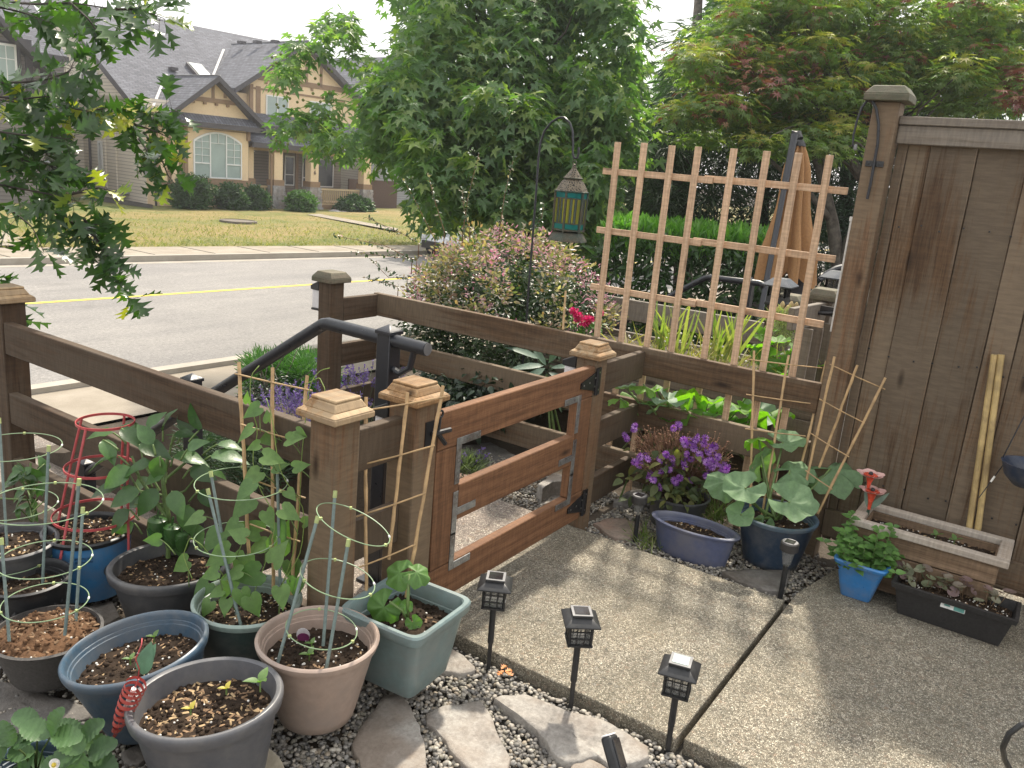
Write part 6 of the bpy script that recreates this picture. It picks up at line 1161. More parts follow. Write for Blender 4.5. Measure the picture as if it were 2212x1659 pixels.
CG = sample(GP, 290, 9.6, 13.2); CL = sample([(735, 40), (660, 95), (590, 130), (600, 180), (680, 180), (700, 215), (610, 265), (600, 295), (690, 320), (760, 330), (780, 60)], 30, 9.4, 10.6); CN = sample([(800, 200), (1380, 200), (1300, 520), (880, 450)], 80, 9.2, 10.4); CU = sample([(860, -420), (1400, -420), (1340, -10), (860, -10)], 90, 9.8, 13.0)
mb = MB(); leaf_cloud(mb, STAR, CG, .42, 44, .125, flat=.85, droop=.75, up=.55); leaf_cloud(mb, STAR, CL, .24, 26, .105, flat=.8, droop=.6, up=.6); leaf_cloud(mb, STAR, CN, .34, 40, .12, flat=.85, droop=.8, up=.5); leaf_cloud(mb, STAR, CU, .46, 30, .13, flat=.85, droop=.6, up=.6)
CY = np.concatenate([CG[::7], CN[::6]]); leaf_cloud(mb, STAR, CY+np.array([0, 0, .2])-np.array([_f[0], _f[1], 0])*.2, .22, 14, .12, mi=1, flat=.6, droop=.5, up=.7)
build('crown', mb, [M_['gum'], M_['gum2']], t, ang=180)
mb = MB(); TB = np.array([9.85, 6.45, -1.1]); T1 = sd(1128, 420, 11.5); T2 = sd(1125, 300, 11.5); mb.tube([TB, (TB+T1)/2, T1, T2], [.17, .15, .14, .13], 10)
T3, T4, T5 = sd(1165, 120, 11.6), sd(1060, 130, 11.4), sd(1190, -80, 11.7); mb.tube([T2, sd(1140, 230, 11.5), T3, T5, sd(1200, -350, 11.7)], [.12, .105, .085, .06, .03], 9); mb.tube([T2, sd(1100, 240, 11.5), T4, sd(1030, -60, 11.3)], [.10, .08, .06, .03], 8); mb.tube([sd(1128, 340, 11.5), sd(1090, 300, 11.3), sd(1062, 255, 11.2), sd(1020, 170, 11.1)], [.08, .07, .055, .03], 8)
limbs(mb, T2, CG[(CG[:, 2] > 1.5)][::9], .045); limbs(mb, T3, CU[::6], .04); limbs(mb, T1, CN[::7], .035)
build('trunk', mb, M_['bark_dark'], t, ang=180)
# the leafy branch that hangs over the view on its own: sprays on the left of the crown carry paler leaves and seed balls
mb = MB()
for k in range(60): mb.inst(ICO, [sd(random.uniform(585, 720), random.uniform(110, 330), 9.7+random.uniform(-.3, .6))], [[1, 0, 0]], [[0, 0, 1]], [.02])
build('seed_ball', mb, plain('seed_ball_green', (.14, .17, .05), .9), t)
M_['jm'] = leafmat('japanese_maple_leaf', [(.14, .21, .07), (.17, .245, .08), (.12, .18, .065), (.15, .22, .075), (.24, .26, .09)], .45, .52); M_['jm_y'] = leafmat('yellow_maple_leaf', [(.34, .34, .09), (.28, .31, .08), (.40, .33, .11)], .45, .48); M_['jm_r'] = leafmat('reddish_maple_leaf', [(.24, .10, .08), (.30, .14, .09), (.20, .085, .08), (.30, .18, .09)], .45, .35, (1.5, .9, .7))
t = thing('japanese_maple', 'wide Japanese maple with yellow-green and reddish layered leaves above the tall fence', 'tree', (9.9, 2.2, -.3))
JP = [(1480, 140), (1550, 40), (1640, -10), (1750, -30), (2240, -30), (2240, 245), (1965, 245), (1950, 200), (1885, 205), (1850, 300), (1790, 350), (1700, 330), (1560, 330), (1470, 300), (1450, 230)]
J1 = sample(JP, 360, 8.2, 11.0); JU = sample([(1500, -350), (2240, -350), (2240, -20), (1600, -20)], 90, 8.5, 11)
mb = MB(); leaf_cloud(mb, JMAPLE, J1, .40, 58, .075, flat=.30, droop=.45, up=.8); leaf_cloud(mb, JMAPLE, JU, .5, 40, .085, flat=.3, droop=.4, up=.8)
near = J1[np.argsort([depth(p) for p in J1])[:190]]; leaf_cloud(mb, JMAPLE, near[::2]+np.array([0, 0, .12]), .34, 34, .075, mi=1, flat=.18, droop=.35, up=.9); leaf_cloud(mb, JMAPLE, near[1::4]+np.array([0, 0, .05]), .34, 13, .072, mi=2, flat=.3, droop=.45, up=.8)
JR = sample([(2175, 150), (2240, 120), (2240, 245), (2195, 240)], 8, 8.0, 8.6); leaf_cloud(mb, JMAPLE, JR, .2, 40, .07, mi=2, flat=.5, droop=.4, up=.7); JL = sample([(1470, 200), (1560, 60), (1850, 110), (1560, 300)], 34, 8.0, 9.2); leaf_cloud(mb, JMAPLE, JL, .2, 10, .07, mi=2, flat=.4, droop=.4, up=.7)
build('crown', mb, [M_['jm'], M_['jm_y'], M_['jm_r']], t, ang=180)
mb = MB(); B_ = sd(1815, 600, 9.6); mb.tube([B_-np.array([0, 0, .9]), B_, sd(1798, 480, 9.6), sd(1785, 420, 9.6), sd(1760, 330, 9.7), sd(1700, 220, 9.8)], [.10, .085, .07, .06, .045, .02], 9); mb.tube([B_-np.array([0, 0, .1]), sd(1835, 520, 9.5), sd(1870, 450, 9.4), sd(1905, 360, 9.3), sd(1960, 200, 9.2)], [.08, .065, .055, .045, .02], 8); mb.tube([sd(1785, 420, 9.6), sd(1778, 300, 9.7), sd(1785, 200, 9.8), sd(1790, 60, 9.8), sd(1780, -80, 9.8)], [.05, .045, .04, .03, .015], 8); mb.tube([sd(1798, 480, 9.6), sd(1750, 420, 9.5), sd(1690, 370, 9.4), sd(1600, 290, 9.3)], [.045, .035, .025, .012], 7)
limbs(mb, sd(1785, 330, 9.7), J1[::10], .03, tip=.004); limbs(mb, sd(1880, 420, 9.4), J1[5::22], .025, tip=.004); build('trunk', mb, M_['bark'], t, ang=180)
t = thing('broadleaf_tree', 'pale green street tree rising between the sweetgum and the Japanese maple', 'tree', (15.5, 6.8, -1.0)); GP2 = [(1400, 270), (1455, 170), (1510, 90), (1560, 10), (1640, -30), (1640, 120), (1540, 160), (1490, 330), (1420, 400)]
mb = MB(); C_ = sample(GP2, 120, 15, 18); leaf_cloud(mb, STAR, C_, .6, 46, .16, flat=.85, droop=.6, up=.6); C_2 = sample([(1560, -400), (1700, -400), (1660, 0), (1580, 0)], 30, 15, 18); leaf_cloud(mb, STAR, C_2, .7, 40, .17, flat=.85, droop=.6); build('crown', mb, leafmat('pale_street_leaf', [(.08, .16, .06), (.11, .20, .075), (.065, .14, .05)], .45, .36), t, ang=180)
mb = MB(); mb.tube([sd(1480, 620, 16.5)-np.array([0, 0, .6]), sd(1485, 400, 16.5), sd(1500, 150, 16.5), sd(1520, -200, 16.5)], [.2, .17, .12, .04], 9); limbs(mb, sd(1490, 280, 16.5), C_[::9], .05); build('trunk', mb, M_['bark'], t, ang=180)
M_['cedar'] = leafmat('cedar_spray', [(.035, .07, .042), (.045, .09, .05), (.028, .058, .036)], .55, .25); t = thing('cedar_tree', 'dark cedar screen behind the Japanese maple and parasol', 'tree', (13.0, 3.6, -1.0))
mb = MB(); C_ = sample([(1370, 290), (1950, 220), (1950, 600), (1640, 600), (1400, 520)], 330, 11.6, 13.4); leaf_cloud(mb, SPIKE, C_, .45, 60, .20, flat=.6, droop=.35, up=.5); C_ = sample([(1500, 60), (2240, 60), (2240, 300), (1420, 330)], 200, 12, 14); leaf_cloud(mb, SPIKE, C_, .6, 50, .26, flat=.6, droop=.35, up=.5); build('crown', mb, M_['cedar'], t, ang=180)
mb = MB(); 
for u_ in (1480, 1650, 1830): mb.tube([sd(u_, 620, 12.8)-np.array([0, 0, .8]), sd(u_, 380, 12.8), sd(u_+10, 100, 12.8)], [.14, .10, .04], 8)
build('trunk', mb, M_['bark_dark'], t, ang=180)
t = thing('background_trees', 'distant green trees along the street behind the sweetgum', 'trees', (24, 17, -1)); mb = MB(); C_ = sample([(900, 330), (1450, 300), (1450, 500), (1000, 500)], 150, 24, 28); leaf_cloud(mb, STAR, C_, 1.0, 50, .26, flat=.8, droop=.5); o = build('foliage', mb, leafmat('distant_leaf', [(.06, .12, .05), (.08, .16, .06)], .5, .3), t, ang=180); t['kind'] = 'stuff'
# foreground oak: branches reach in from the left
M_['oak'] = leafmat('oak_leaf', [(.03, .07, .022), (.045, .095, .028), (.022, .052, .018), (.065, .13, .035), (.035, .08, .024)], .24, .34, (1.6, 2.1, .4)); M_['oak_y'] = leafmat('yellowing_oak_leaf', [(.30, .33, .04), (.42, .38, .06), (.20, .28, .04)], .32, .42, (1.3, 1.5, .4))
t = thing('oak_tree', 'overhanging oak branches with lobed leaves at the upper left edge', 'tree', (-.9, 5.6, -.05)); tw = MB(); lv = MB(); DO = 3.9
def twig(P, D, nl, L, r=.006, yel=0.0, spread=26, drop=.5):
    W = np.array([sd(a, b, D+random.uniform(-.06, .06)) for a, b in P]); k = len(W); nl = int(nl*1.6); L *= 1.22; t_ = np.linspace(0, k-1, 26); Q = np.array([[np.interp(q, range(k), W[:, c]) for c in range(3)] for q in t_]); 
    for _ in range(2): Q[1:-1] = (Q[:-2]+2*Q[1:-1]+Q[2:])/4
    tw.tube(Q, np.linspace(r, .0016, 26), 6)
    for i in range(nl):
        q = Q[int(2+23.9*((i+random.random())/nl)**.9)] if nl > 1 else Q[-1]; o = RNG.normal(size=3)*spread/FPX*D; p_ = q+o*.8; d = nrm(o*2/(spread/FPX*D)*.8+nrm(Q[-1]-Q[0])*.8+np.array([0, 0, -drop])+RNG.normal(size=3)*.4); tw.tube([q, (q+p_)/2+np.array([0, 0, .004]), p_], .0011, 4)
        lv.inst(OAK, [p_], [d], [np.array([0, 0, .7])+TOC*.6+RNG.normal(size=3)*.55], [random.uniform(.75, 1.2)*L/FPX*D], 1 if random.random() < yel*.65 else 0)
for P, n_, L, y_, s_ in (
    ([(-120, -20), (60, 10), (150, 5), (250, 20), (345, 45)], 26, 50, .05, 16), ([(-120, 20), (0, 15), (60, 30), (110, 50)], 13, 52, .0, 16), ([(150, 5), (190, 40), (212, 70)], 11, 54, .0, 14), ([(250, 20), (300, 20), (355, 40)], 11, 46, .25, 12),
    ([(-120, 150), (0, 180), (90, 175), (150, 155), (155, 145)], 22, 46, .02, 18), ([(-120, 215), (0, 215), (120, 232), (230, 245), (320, 248), (385, 240)], 32, 42, .25, 14), ([(230, 248), (290, 268), (340, 285), (370, 300)], 15, 42, .6, 12), ([(130, 232), (190, 240), (240, 232)], 13, 42, .8, 11), ([(310, 285), (335, 320), (350, 345), (362, 378), (380, 400)], 14, 38, .45, 9), ([(300, 300), (318, 325), (308, 345)], 6, 42, .0, 10),
    ([(-120, 260), (0, 285), (80, 295), (160, 300)], 26, 46, .06, 20), ([(-120, 330), (0, 345), (90, 350), (150, 375)], 28, 46, .05, 20), ([(-120, 380), (30, 405), (110, 420), (170, 435)], 20, 44, .08, 16), ([(150, 420), (215, 405), (250, 415)], 6, 40, .5, 9), ([(-100, 420), (20, 450), (70, 490), (95, 545)], 15, 48, .05, 14), ([(60, 440), (130, 475), (180, 490), (240, 480)], 15, 42, .03, 12), ([(120, 460), (200, 505), (225, 540), (250, 600), (285, 660)], 24, 40, .02, 10), ([(180, 470), (212, 525), (232, 555)], 9, 40, .1, 9), ([(-60, 200), (40, 215), (100, 208), (150, 218)], 16, 46, .03, 18), ([(-120, 560), (-30, 610), (5, 650)], 5, 46, .0, 12), ([(-120, 620), (-10, 640), (30, 668), (45, 690)], 6, 40, .0, 8), ([(-120, 300), (-40, 320), (40, 318)], 18, 48, .02, 20)):
    twig(P, DO+random.uniform(-.35, .35), n_, L, .007, y_, s_)
build('foliage', lv, [M_['oak'], M_['oak_y']], t, ang=180); tw.tube([(-.9, 5.6, -.1), (-.85, 5.5, 1.0), (-.7, 5.3, 2.2), (-.4, 5.1, 3.4)], [.16, .14, .12, .08], 10)
for P in ([(-.7, 5.3, 2.2), tuple(sd(-330, 120, DO)), tuple(sd(-120, -20, DO))], [(-.8, 5.4, 1.5), tuple(sd(-330, 300, DO)), tuple(sd(-120, 215, DO))], [(-.8, 5.4, 1.2), tuple(sd(-300, 420, DO)), tuple(sd(-120, 380, DO))]): tw.tube(P, [.05, .03, .008], 8)
build('trunk', tw, M_['bark_dark'], t, ang=180)

# ------------------------------------------------------------------ houses over the road
AH = -.10; H0 = sz(335, 446, -1.0); HM = Matrix.Translation(Vector([float(q) for q in H0])) @ Matrix.Rotation(AH, 4, 'Z'); E1 = np.array([math.cos(AH), math.sin(AH), 0]); E2 = np.array([-math.sin(AH), math.cos(AH), 0])
def hw(s_, w_, h_=0): return H0+E1*s_+E2*w_+np.array([0, 0, h_])
def siding(name, c, pitch=.13, dark=.45):
    m, nt, out = newmat(name); tc = nt.nodes.new('ShaderNodeTexCoord'); sp_ = nt.nodes.new('ShaderNodeSeparateXYZ'); nt.links.new(tc.outputs['Object'], sp_.inputs[0]); d = nt.nodes.new('ShaderNodeMath'); d.operation = 'MULTIPLY'; d.inputs[1].default_value = 1/pitch; nt.links.new(sp_.outputs[2], d.inputs[0]); fr = nt.nodes.new('ShaderNodeMath'); fr.operation = 'FRACT'; nt.links.new(d.outputs[0], fr.inputs[0])
    f = ramp(nt, fr.outputs[0], [(.0, (1, 1, 1)), (.80, (.96, .96, .96)), (.90, (dark, dark, dark)), (1, (dark, dark, dark))]); n_ = noise_t(nt, tc.outputs['Object'], 2.5, 5); col = mix(nt, 1.0, mix(nt, n_, c, [q*.85 for q in c]), f, 'MULTIPLY'); principled(nt, out, col, .6, bump(nt, fr.outputs[0], -.5, .02), spec=.3); return m
def shingle(name, swap=False, c=(.125, .13, .15)):
    m, nt, out = newmat(name); tc = nt.nodes.new('ShaderNodeTexCoord'); mp = nt.nodes.new('ShaderNodeMapping'); mp.inputs['Rotation'].default_value = (0, 0, R(90) if swap else 0); mp.inputs['Scale'].default_value = (1, 1.15, 1); nt.links.new(tc.outputs['Object'], mp.inputs[0]); b = nt.nodes.new('ShaderNodeTexBrick'); b.inputs['Scale'].default_value = 1; b.inputs['Brick Width'].default_value = .34; b.inputs['Row Height'].default_value = .13; b.inputs['Mortar Size'].default_value = .012; b.offset = .5
    b.inputs['Color1'].default_value = L4([q*1.25 for q in c]); b.inputs['Color2'].default_value = L4([q*.8 for q in c]); b.inputs['Mortar'].default_value = L4([q*.45 for q in c]); nt.links.new(mp.outputs[0], b.inputs['Vector']); n_ = noise_t(nt, tc.outputs['Object'], 6, 6, .7); col = mix(nt, .6, b.outputs['Color'], ramp(nt, n_, [(.3, (.6, .6, .62)), (.7, (1.4, 1.38, 1.35))]), 'MULTIPLY'); principled(nt, out, col, .9, bump(nt, b.outputs['Fac'], -.3, .02), spec=.25); return m
ROOF, ROOFG = shingle('grey_shingles'), shingle('grey_shingles_gable', True)
stucco = plain('cream_stucco', (.72, .56, .365), .85, var=.06, scale=14, bmp=.1, spec=.2); trim = plain('brown_trim', (.25, .16, .09), .7, var=.1, scale=12); fascia = plain('charcoal_fascia', (.055, .05, .055), .6, var=.15); white = plain('white_vinyl', (.72, .73, .72), .45, var=.04); flash = plain('metal_flashing', (.48, .48, .48), .5, .3, .1)
sidm = siding('beige_siding', (.80, .73, .62)); greysid = siding('grey_siding', (.36, .36, .37)); darksid = siding('dark_house_siding', (.22, .20, .19))
pane = plain('window_glass', (.22, .29, .29), .12, var=.2, scale=1.2, bmp=0, spec=.8); blind = plain('pale_blind_glass', (.30, .38, .36), .15, var=.12, scale=2, bmp=0, spec=.7); darkpane = plain('dark_window_glass', (.035, .045, .055), .08, var=.3, scale=2, bmp=0, spec=.9)
house = thing('house', 'yellow stucco house with grey shingle roofs, arched window and stone porch columns', 'house', H0)
hb = lambda name, mb, mats, parent=house, **k: build(name, mb, mats, parent, M=HM, **k)
def gable_roof(mb, s0, s1, hE, sA, hA, w0, w1, th=.14, mi=0, mf=1):   # ridge runs along w
    for (sa, ha) in ((s0, hE), (s1, hE)):
        d = .0; mb.add([(sa, w0, ha), (sA, w0, hA), (sA, w1, hA), (sa, w1, ha), (sa, w0, ha-th), (sA, w0, hA-th), (sA, w1, hA-th), (sa, w1, ha-th)], [(0, 1, 2, 3)], mi)
        mb.add([(sa, w0, ha), (sA, w0, hA), (sA, w0, hA-th*1.6), (sa, w0, ha-th*1.6), (sa, w1, ha), (sa, w1, ha-th*1.6), (sA, w1, hA-th*1.6), (sa, w0+.04, ha-th*1.6), (sA, w0+.04, hA-th*1.6)], [(0, 3, 2, 1), (0, 4, 5, 3), (7, 8, 6, 5)], mf)
# main block
mb = MB(); mb.box((2.1, 8.4, 1.95), (4.2, 15.5, 4.1)); mb.box((7.6, 9.5, 1.95), (6.8, 13.2, 4.1)); mb.add([(0, .65, 3.62), (0, 16.15, 3.2), (0, 7.85, 7.75), (.05, .65, 3.62), (.05, 16.15, 3.2), (.05, 7.85, 7.75)], [(0, 2, 1), (3, 4, 5)]); hb('side_wall', mb, sidm, smooth=False)
mb = MB(); mb.add([(-.35, .35, 3.46), (12, .35, 3.46), (12, 7.85, 7.85), (-.35, 7.85, 7.85), (-.35, 16.3, 3.0), (12, 16.3, 3.0)], [(0, 1, 2, 3), (3, 2, 5, 4)]); mb.add([(-.35, .33, 3.47), (-.35, 7.85, 7.86), (-.35, 16.3, 3.01), (-.35, 16.3, 2.76), (-.35, 7.85, 7.58), (-.35, .33, 3.2), (-.30, 16.3, 2.76), (-.30, 7.85, 7.58), (-.30, .33, 3.2), (12, .33, 3.47), (12, .33, 3.2)], [(0, 1, 4, 5), (1, 2, 3, 4), (5, 4, 7, 8), (4, 3, 6, 7), (0, 5, 10, 9)], 1); roof = hb('roof', mb, [ROOF, fascia], smooth=False)
mb = MB(); mb.box((4.0, 3.55, 5.44), (.72, 1.25, .16), M=tiltm((1, 0, 0), 30.3)); sky_ = hb('skylight', mb, fascia, roof); mb = MB(); mb.box((4.0, 3.50, 5.535), (.58, 1.1, .02), M=tiltm((1, 0, 0), 30.3)); hb('skylight_pane', mb, plain('skylight_glass', (.50, .56, .54), .2, var=.05, scale=2), roof)
for s_, w_, h_ in ((2.75, 3.5, 5.36), (7.0, 5.1, 7.1), (7.05, 3.9, 7.1), (7.1, 2.6, 7.1)): mb = MB(); mb.box((s_, w_, h_+.06), (.3, .28, .12)); hb('roof_vent', mb, fascia, roof)
# upper gable at the right
mb = MB(); mb.add([(4.9, 1.2, 2.4), (11, 1.2, 2.4), (11, 1.2, 5.0), (7.54, 1.2, 7.05), (4.9, 1.2, 5.3), (4.9, 3.5, 2.4), (4.9, 3.5, 5.3)], [(0, 1, 2, 3, 4), (0, 4, 6, 5)]); mb.box((4.6, 1.75, 3.6), (.6, .7, 2.2)); hb('wall', mb, stucco, smooth=False)
mb = MB(); gable_roof(mb, 3.95, 11.2, 4.83, 7.55, 7.22, .75, 7.5); hb('roof', mb, [ROOFG, fascia], smooth=False)
mb = MB(); mb.bar((5.3, 1.185, 5.42), (10, 1.185, 5.42), .03, .22); mb.bar((5.0, 1.185, 4.95), (10, 1.185, 4.95), .03, .08)
for s_ in (6.2, 7.0, 7.8, 8.6): mb.box((s_, 1.185, 5.9), (.13, .03, 1.0))
for s_ in (5.7, 6.3, 6.9, 7.5, 8.1): mb.box((s_, 1.18, 5.25), (.12, .06, .12))
mb.box((4.98, 1.185, 4.1), (.18, .035, 2.0)); mb.box((5.32, 1.185, 4.0), (.22, .035, 2.1)); hb('trim', mb, trim, smooth=False)
def win(s0, s1, h0, h1, w_, muls=(), bars=(), glass=None, arch=0.0, fr=.055, name='window'):
    mb = MB(); n_ = 12; pts = [(s0, h0), (s1, h0)]+[(s1+(s0-s1)*i/n_, h1+arch*(1-(2*i/n_-1)**2)-0) for i in range(n_+1)]; c = ((s0+s1)/2, (h0+h1)/2)
    inn = [(p[0]+(fr if p[0] < c[0] else -fr)*(abs(p[0]-c[0]) > 1e-6), p[1]+(fr if p[1] < c[1] else -fr)) for p in pts]; k = len(pts)
    mb.add([(p[0], w_-.05, p[1]) for p in pts]+[(p[0], w_-.05, p[1]) for p in inn]+[(p[0], w_, p[1]) for p in pts], [(i, (i+1) % k, k+(i+1) % k, k+i) for i in range(k)]+[(i, 2*k+i, 2*k+(i+1) % k, (i+1) % k) for i in range(k)])
    for s_ in muls: t_ = (s_-s0)/(s1-s0); mb.box((s_, w_-.045, (h0+h1+arch*(1-(2*t_-1)**2))/2), (fr*.9, .04, h1+arch*(1-(2*t_-1)**2)-h0-.02))
    for (a, b, h_, th) in bars: mb.box(((a+b)/2, w_-.04, h_), (b-a, .03, th)) if b != 'v' else mb.box((a, w_-.038, h_[0]*.5+h_[1]*.5), (th, .026, h_[1]-h_[0]))
    f_ = hb(name, mb, white, smooth=False); mb = MB(); mb.add([(p[0], w_-.02, p[1]) for p in inn], [tuple(range(k))]); hb('pane', mb, glass or blind, f_, smooth=False); return f_
win(5.7, 6.85, 3.83, 4.76, 1.2, (6.27,)); win(8.0, 9.2, 3.83, 4.76, 1.2, (8.6,))
# lower front bay
mb = MB(); mb.box((2.64, .6, 1.75), (2.82, 1.3, 3.5)); mb.box((.64, .62, 1.75), (1.2, 1.18, 3.6)); mb.add([(.9, -.02, 3.5), (4.2, -.02, 3.5), (2.5, -.02, 4.95)], [(0, 1, 2)]); hb('wall', mb, stucco, smooth=False)
mb = MB(); gable_roof(mb, .38, 4.55, 3.5, 2.47, 5.11, -.5, 4.2); mb.add([(.7, -.4, 3.3), (4.35, -.4, 3.3), (4.2, 0, 3.62), (.9, 0, 3.62)], [(0, 1, 2, 3)]); mb.box((2.52, -.38, 3.2), (3.72, .10, .19), mi=1); mb.box((.3, -.2, 3.25), (.9, .7, .1), mi=1); hb('roof', mb, [ROOFG, fascia], smooth=False)
mb = MB(); mb.bar((.24, .4, 3.72), (2.2, 3.05, 5.12), .10, .03); mb.bar((3.7, 2.4, 4.80), (6.6, 5.95, 6.82), .10, .03); mb.bar((2.47, -.5, 5.125), (2.47, 3.2, 5.125), .12, .02); mb.bar((7.55, .75, 7.235), (7.55, 6.9, 7.235), .10, .02); hb('flashing', mb, flash, smooth=False)
mb = MB(); mb.box((2.64, -.075, 1.02), (3.0, .06, .24)); mb.bar((1.55, -.045, 4.17), (3.45, -.045, 4.17), .04, .17); mb.box((2.64, -.06, 3.06), (2.82, .02, .03))
for s_ in (1.95, 2.47, 3.0): mb.box((s_, -.04, 4.5), (.12, .03, .62 if s_ == 2.47 else .36))
for s_ in (1.6, 2.1, 2.6, 3.1): mb.box((s_, -.06, 4.03), (.12, .07, .09))
for s_ in (.12, .62, 1.1): mb.box((s_, .015, 1.95), (.15, .04, 2.5))
mb.box((.62, .012, 3.1), (1.2, .045, .25)); mb.box((.62, .01, .85), (1.2, .05, .18)); mb.box((1.27, -.055, 2.1), (.16, .05, 2.3)); mb.box((4.02, -.04, 3.0), (.14, .2, .5)); mb.box((4.15, .3, 2.0), (.15, .2, 1.9)); hb('trim', mb, trim, smooth=False)
g0, g1, gh0, gh1 = 1.58, 3.72, 1.17, 2.62; cw = (g1-g0)/3
win(g0, g1, gh0, gh1, -.05, (g0+cw, g1-cw), [(g0, g0+cw, 1.75, .05), (g1-cw, g1, 1.75, .05)]+[(a, b, h_, .018) for a, b in ((g0, g0+cw), (g1-cw, g1)) for h_ in (2.05, 2.33, 2.58)]+[(g0+cw, g1-cw, 2.55, .02), (g0+cw*.5, 'v', (1.75, 2.8), .018), (g1-cw*.5, 'v', (1.75, 2.8), .018), (g0+1.5*cw, 'v', (2.55, 2.95), .018)], arch=.36)
mb = MB(); mb.add([(g0+.1, -.062, 2.55), (g1-.1, -.062, 2.55)]+[(g1-.1+(g0-g1+.2)*i/10, -.062, 2.55+.36*(1-(2*i/10-1)**2)) for i in range(1, 10)], [tuple(range(11))]); hb('upper_pane', mb, darkpane, smooth=False)
# porch
mb = MB(); mb.add([(4.15, -.25, 2.72), (11.2, -.25, 2.72), (11.2, 1.5, 3.5), (4.15, 1.5, 3.5)], [(0, 1, 2, 3)]); mb.box((7.7, -.24, 2.62), (7.1, .10, .2), mi=1); mb.box((7.7, .6, 2.52), (6.9, 1.7, .03), mi=2); mb.bar((5.2, -.2, 2.78), (5.5, .8, 3.28), .10, .04, mi=1); hb('porch_roof', mb, [ROOF, fascia, trim], smooth=False)
mb = MB(); mb.box((7.6, 2.6, 1.3), (6.6, .3, 2.6)); hb('porch_wall', mb, siding('porch_siding', (.26, .215, .175)), smooth=False)
mb = MB(); mb.box((5.45, 2.42, 1.45), (.95, .05, 1.9)); d_ = hb('door', mb, plain('dark_green_door', (.02, .035, .035), .35), smooth=False); mb = MB(); mb.box((5.45, 2.41, 2.47), (1.0, .05, .09)); mb.box((5.45, 2.41, 2.33), (1.0, .05, .04)); hb('transom', mb, white, d_, smooth=False)
mb = MB(); mb.box((7.0, 2.43, 1.35), (.16, .05, 2.4)); mb.box((8.25, 2.43, 1.35), (.16, .05, 2.4)); mb.box((7.6, 1.4, -.02), (6.8, 2.6, .62)); hb('porch_trim', mb, trim, smooth=False)
win(8.55, 9.05, .85, 2.3, 2.44, (), [(8.55, 9.05, 1.3, .04)], darkpane); win(9.25, 10.4, .9, 2.25, 2.44, (), (), darkpane); win(7.55, 8.1, .9, 2.25, 2.44, (), [(7.55, 8.1, 1.4, .04)], darkpane)
stone_v = stone_mat('ledge_stone', [(.10, .10, .11), (.30, .29, .29), (.50, .48, .47), (.24, .19, .15)], 5)
def ledge(s_, w_, b0, b1, h0, h1):
    mb = MB(); n_ = 11
    for i in range(n_):
        z0, z1 = h0+(h1-h0)*i/n_, h0+(h1-h0)*(i+1)/n_; wd = b0+(b1-b0)*(i+.5)/n_
        for sd_ in range(3): mb.box((s_-wd/2+wd*(sd_+.5)/3+random.uniform(-.03, .03), w_+random.uniform(-.02, .02), (z0+z1)/2), (wd/3*random.uniform(.9, 1.1), wd*random.uniform(.94, 1.04), (z1-z0)*random.uniform(.75, .92)))
    mb.frustum((s_, w_, h0), (b0*.95, b0*.95), (b1*.95, b1*.95), h1-h0); return mb
num = [(7.38, '1016')]
for s_, top in ((4.32, 1), (5.5, 1), (7.4, 1), (10.45, 1)):
    w_ = .12 if s_ > 4.4 else .5; mb = MB(); mb.box((s_, w_, 1.85), (.42, .42, 1.5)); c_ = hb('porch_column', mb, stucco, smooth=False); mb = MB(); mb.box((s_, w_, 1.12), (.54, .54, .24)); hb('column_band', mb, trim, c_, smooth=False); mb = ledge(s_, w_, .80, .58, -.35, 1.0); hb('stone_base', mb, stone_v, c_, smooth=False)
    if s_ == 7.4:
        v_, f_2 = text_mesh('1\n0\n1\n6', .235, .01); mb = MB(); v_[:, 1] *= 1.0; mb.add([(s_+p[0], w_-.225-p[2], 2.27+p[1]) for p in v_], f_2); hb('house_number', mb, plain('number_brown', (.13, .08, .05), .5), c_, smooth=False)
mb = MB(); mb.box((8.95, .12, .92), (2.7, .10, .08)); mb.box((8.95, .12, .25), (2.7, .08, .07)); mb.box((4.9, .3, .92), (.6, .08, .08))
for i in range(22): mb.box((7.75+i*.113, .12, .58), (.055, .04, .62))
for i in range(4): mb.box((4.72+i*.12, .3, .58), (.055, .04, .62))
hb('porch_railing', mb, plain('cream_rail', (.50, .38, .22), .6, var=.08), smooth=False); mb = MB(); mb.box((8.95, .1, -.05), (2.8, .2, .55)); hb('porch_skirt', mb, trim, smooth=False)
mb = MB()
for k in range(3): mb.box((6.5, -.25-.3*k, .18-.18*k), (1.3, .34, .05))
hb('porch_steps', mb, plain('grey_step', (.20, .17, .14), .8), smooth=False)
mb = MB(); mb.tube([(5.6, -.3, 2.6), (5.55, -.2, 2.45), (5.2, .0, 2.4), (5.15, -.08, 2.2), (5.15, -.1, -.2)], .045, 8); hb('downpipe', mb, trim); mb = MB(); mb.tube([(.02, -.02, 3.4), (.02, -.04, -.1)], .045, 8); mb.tube([(-.05, 5.27, 4.0), (-.05, 5.27, .1)], .05, 8); hb('downpipe', mb, fascia)
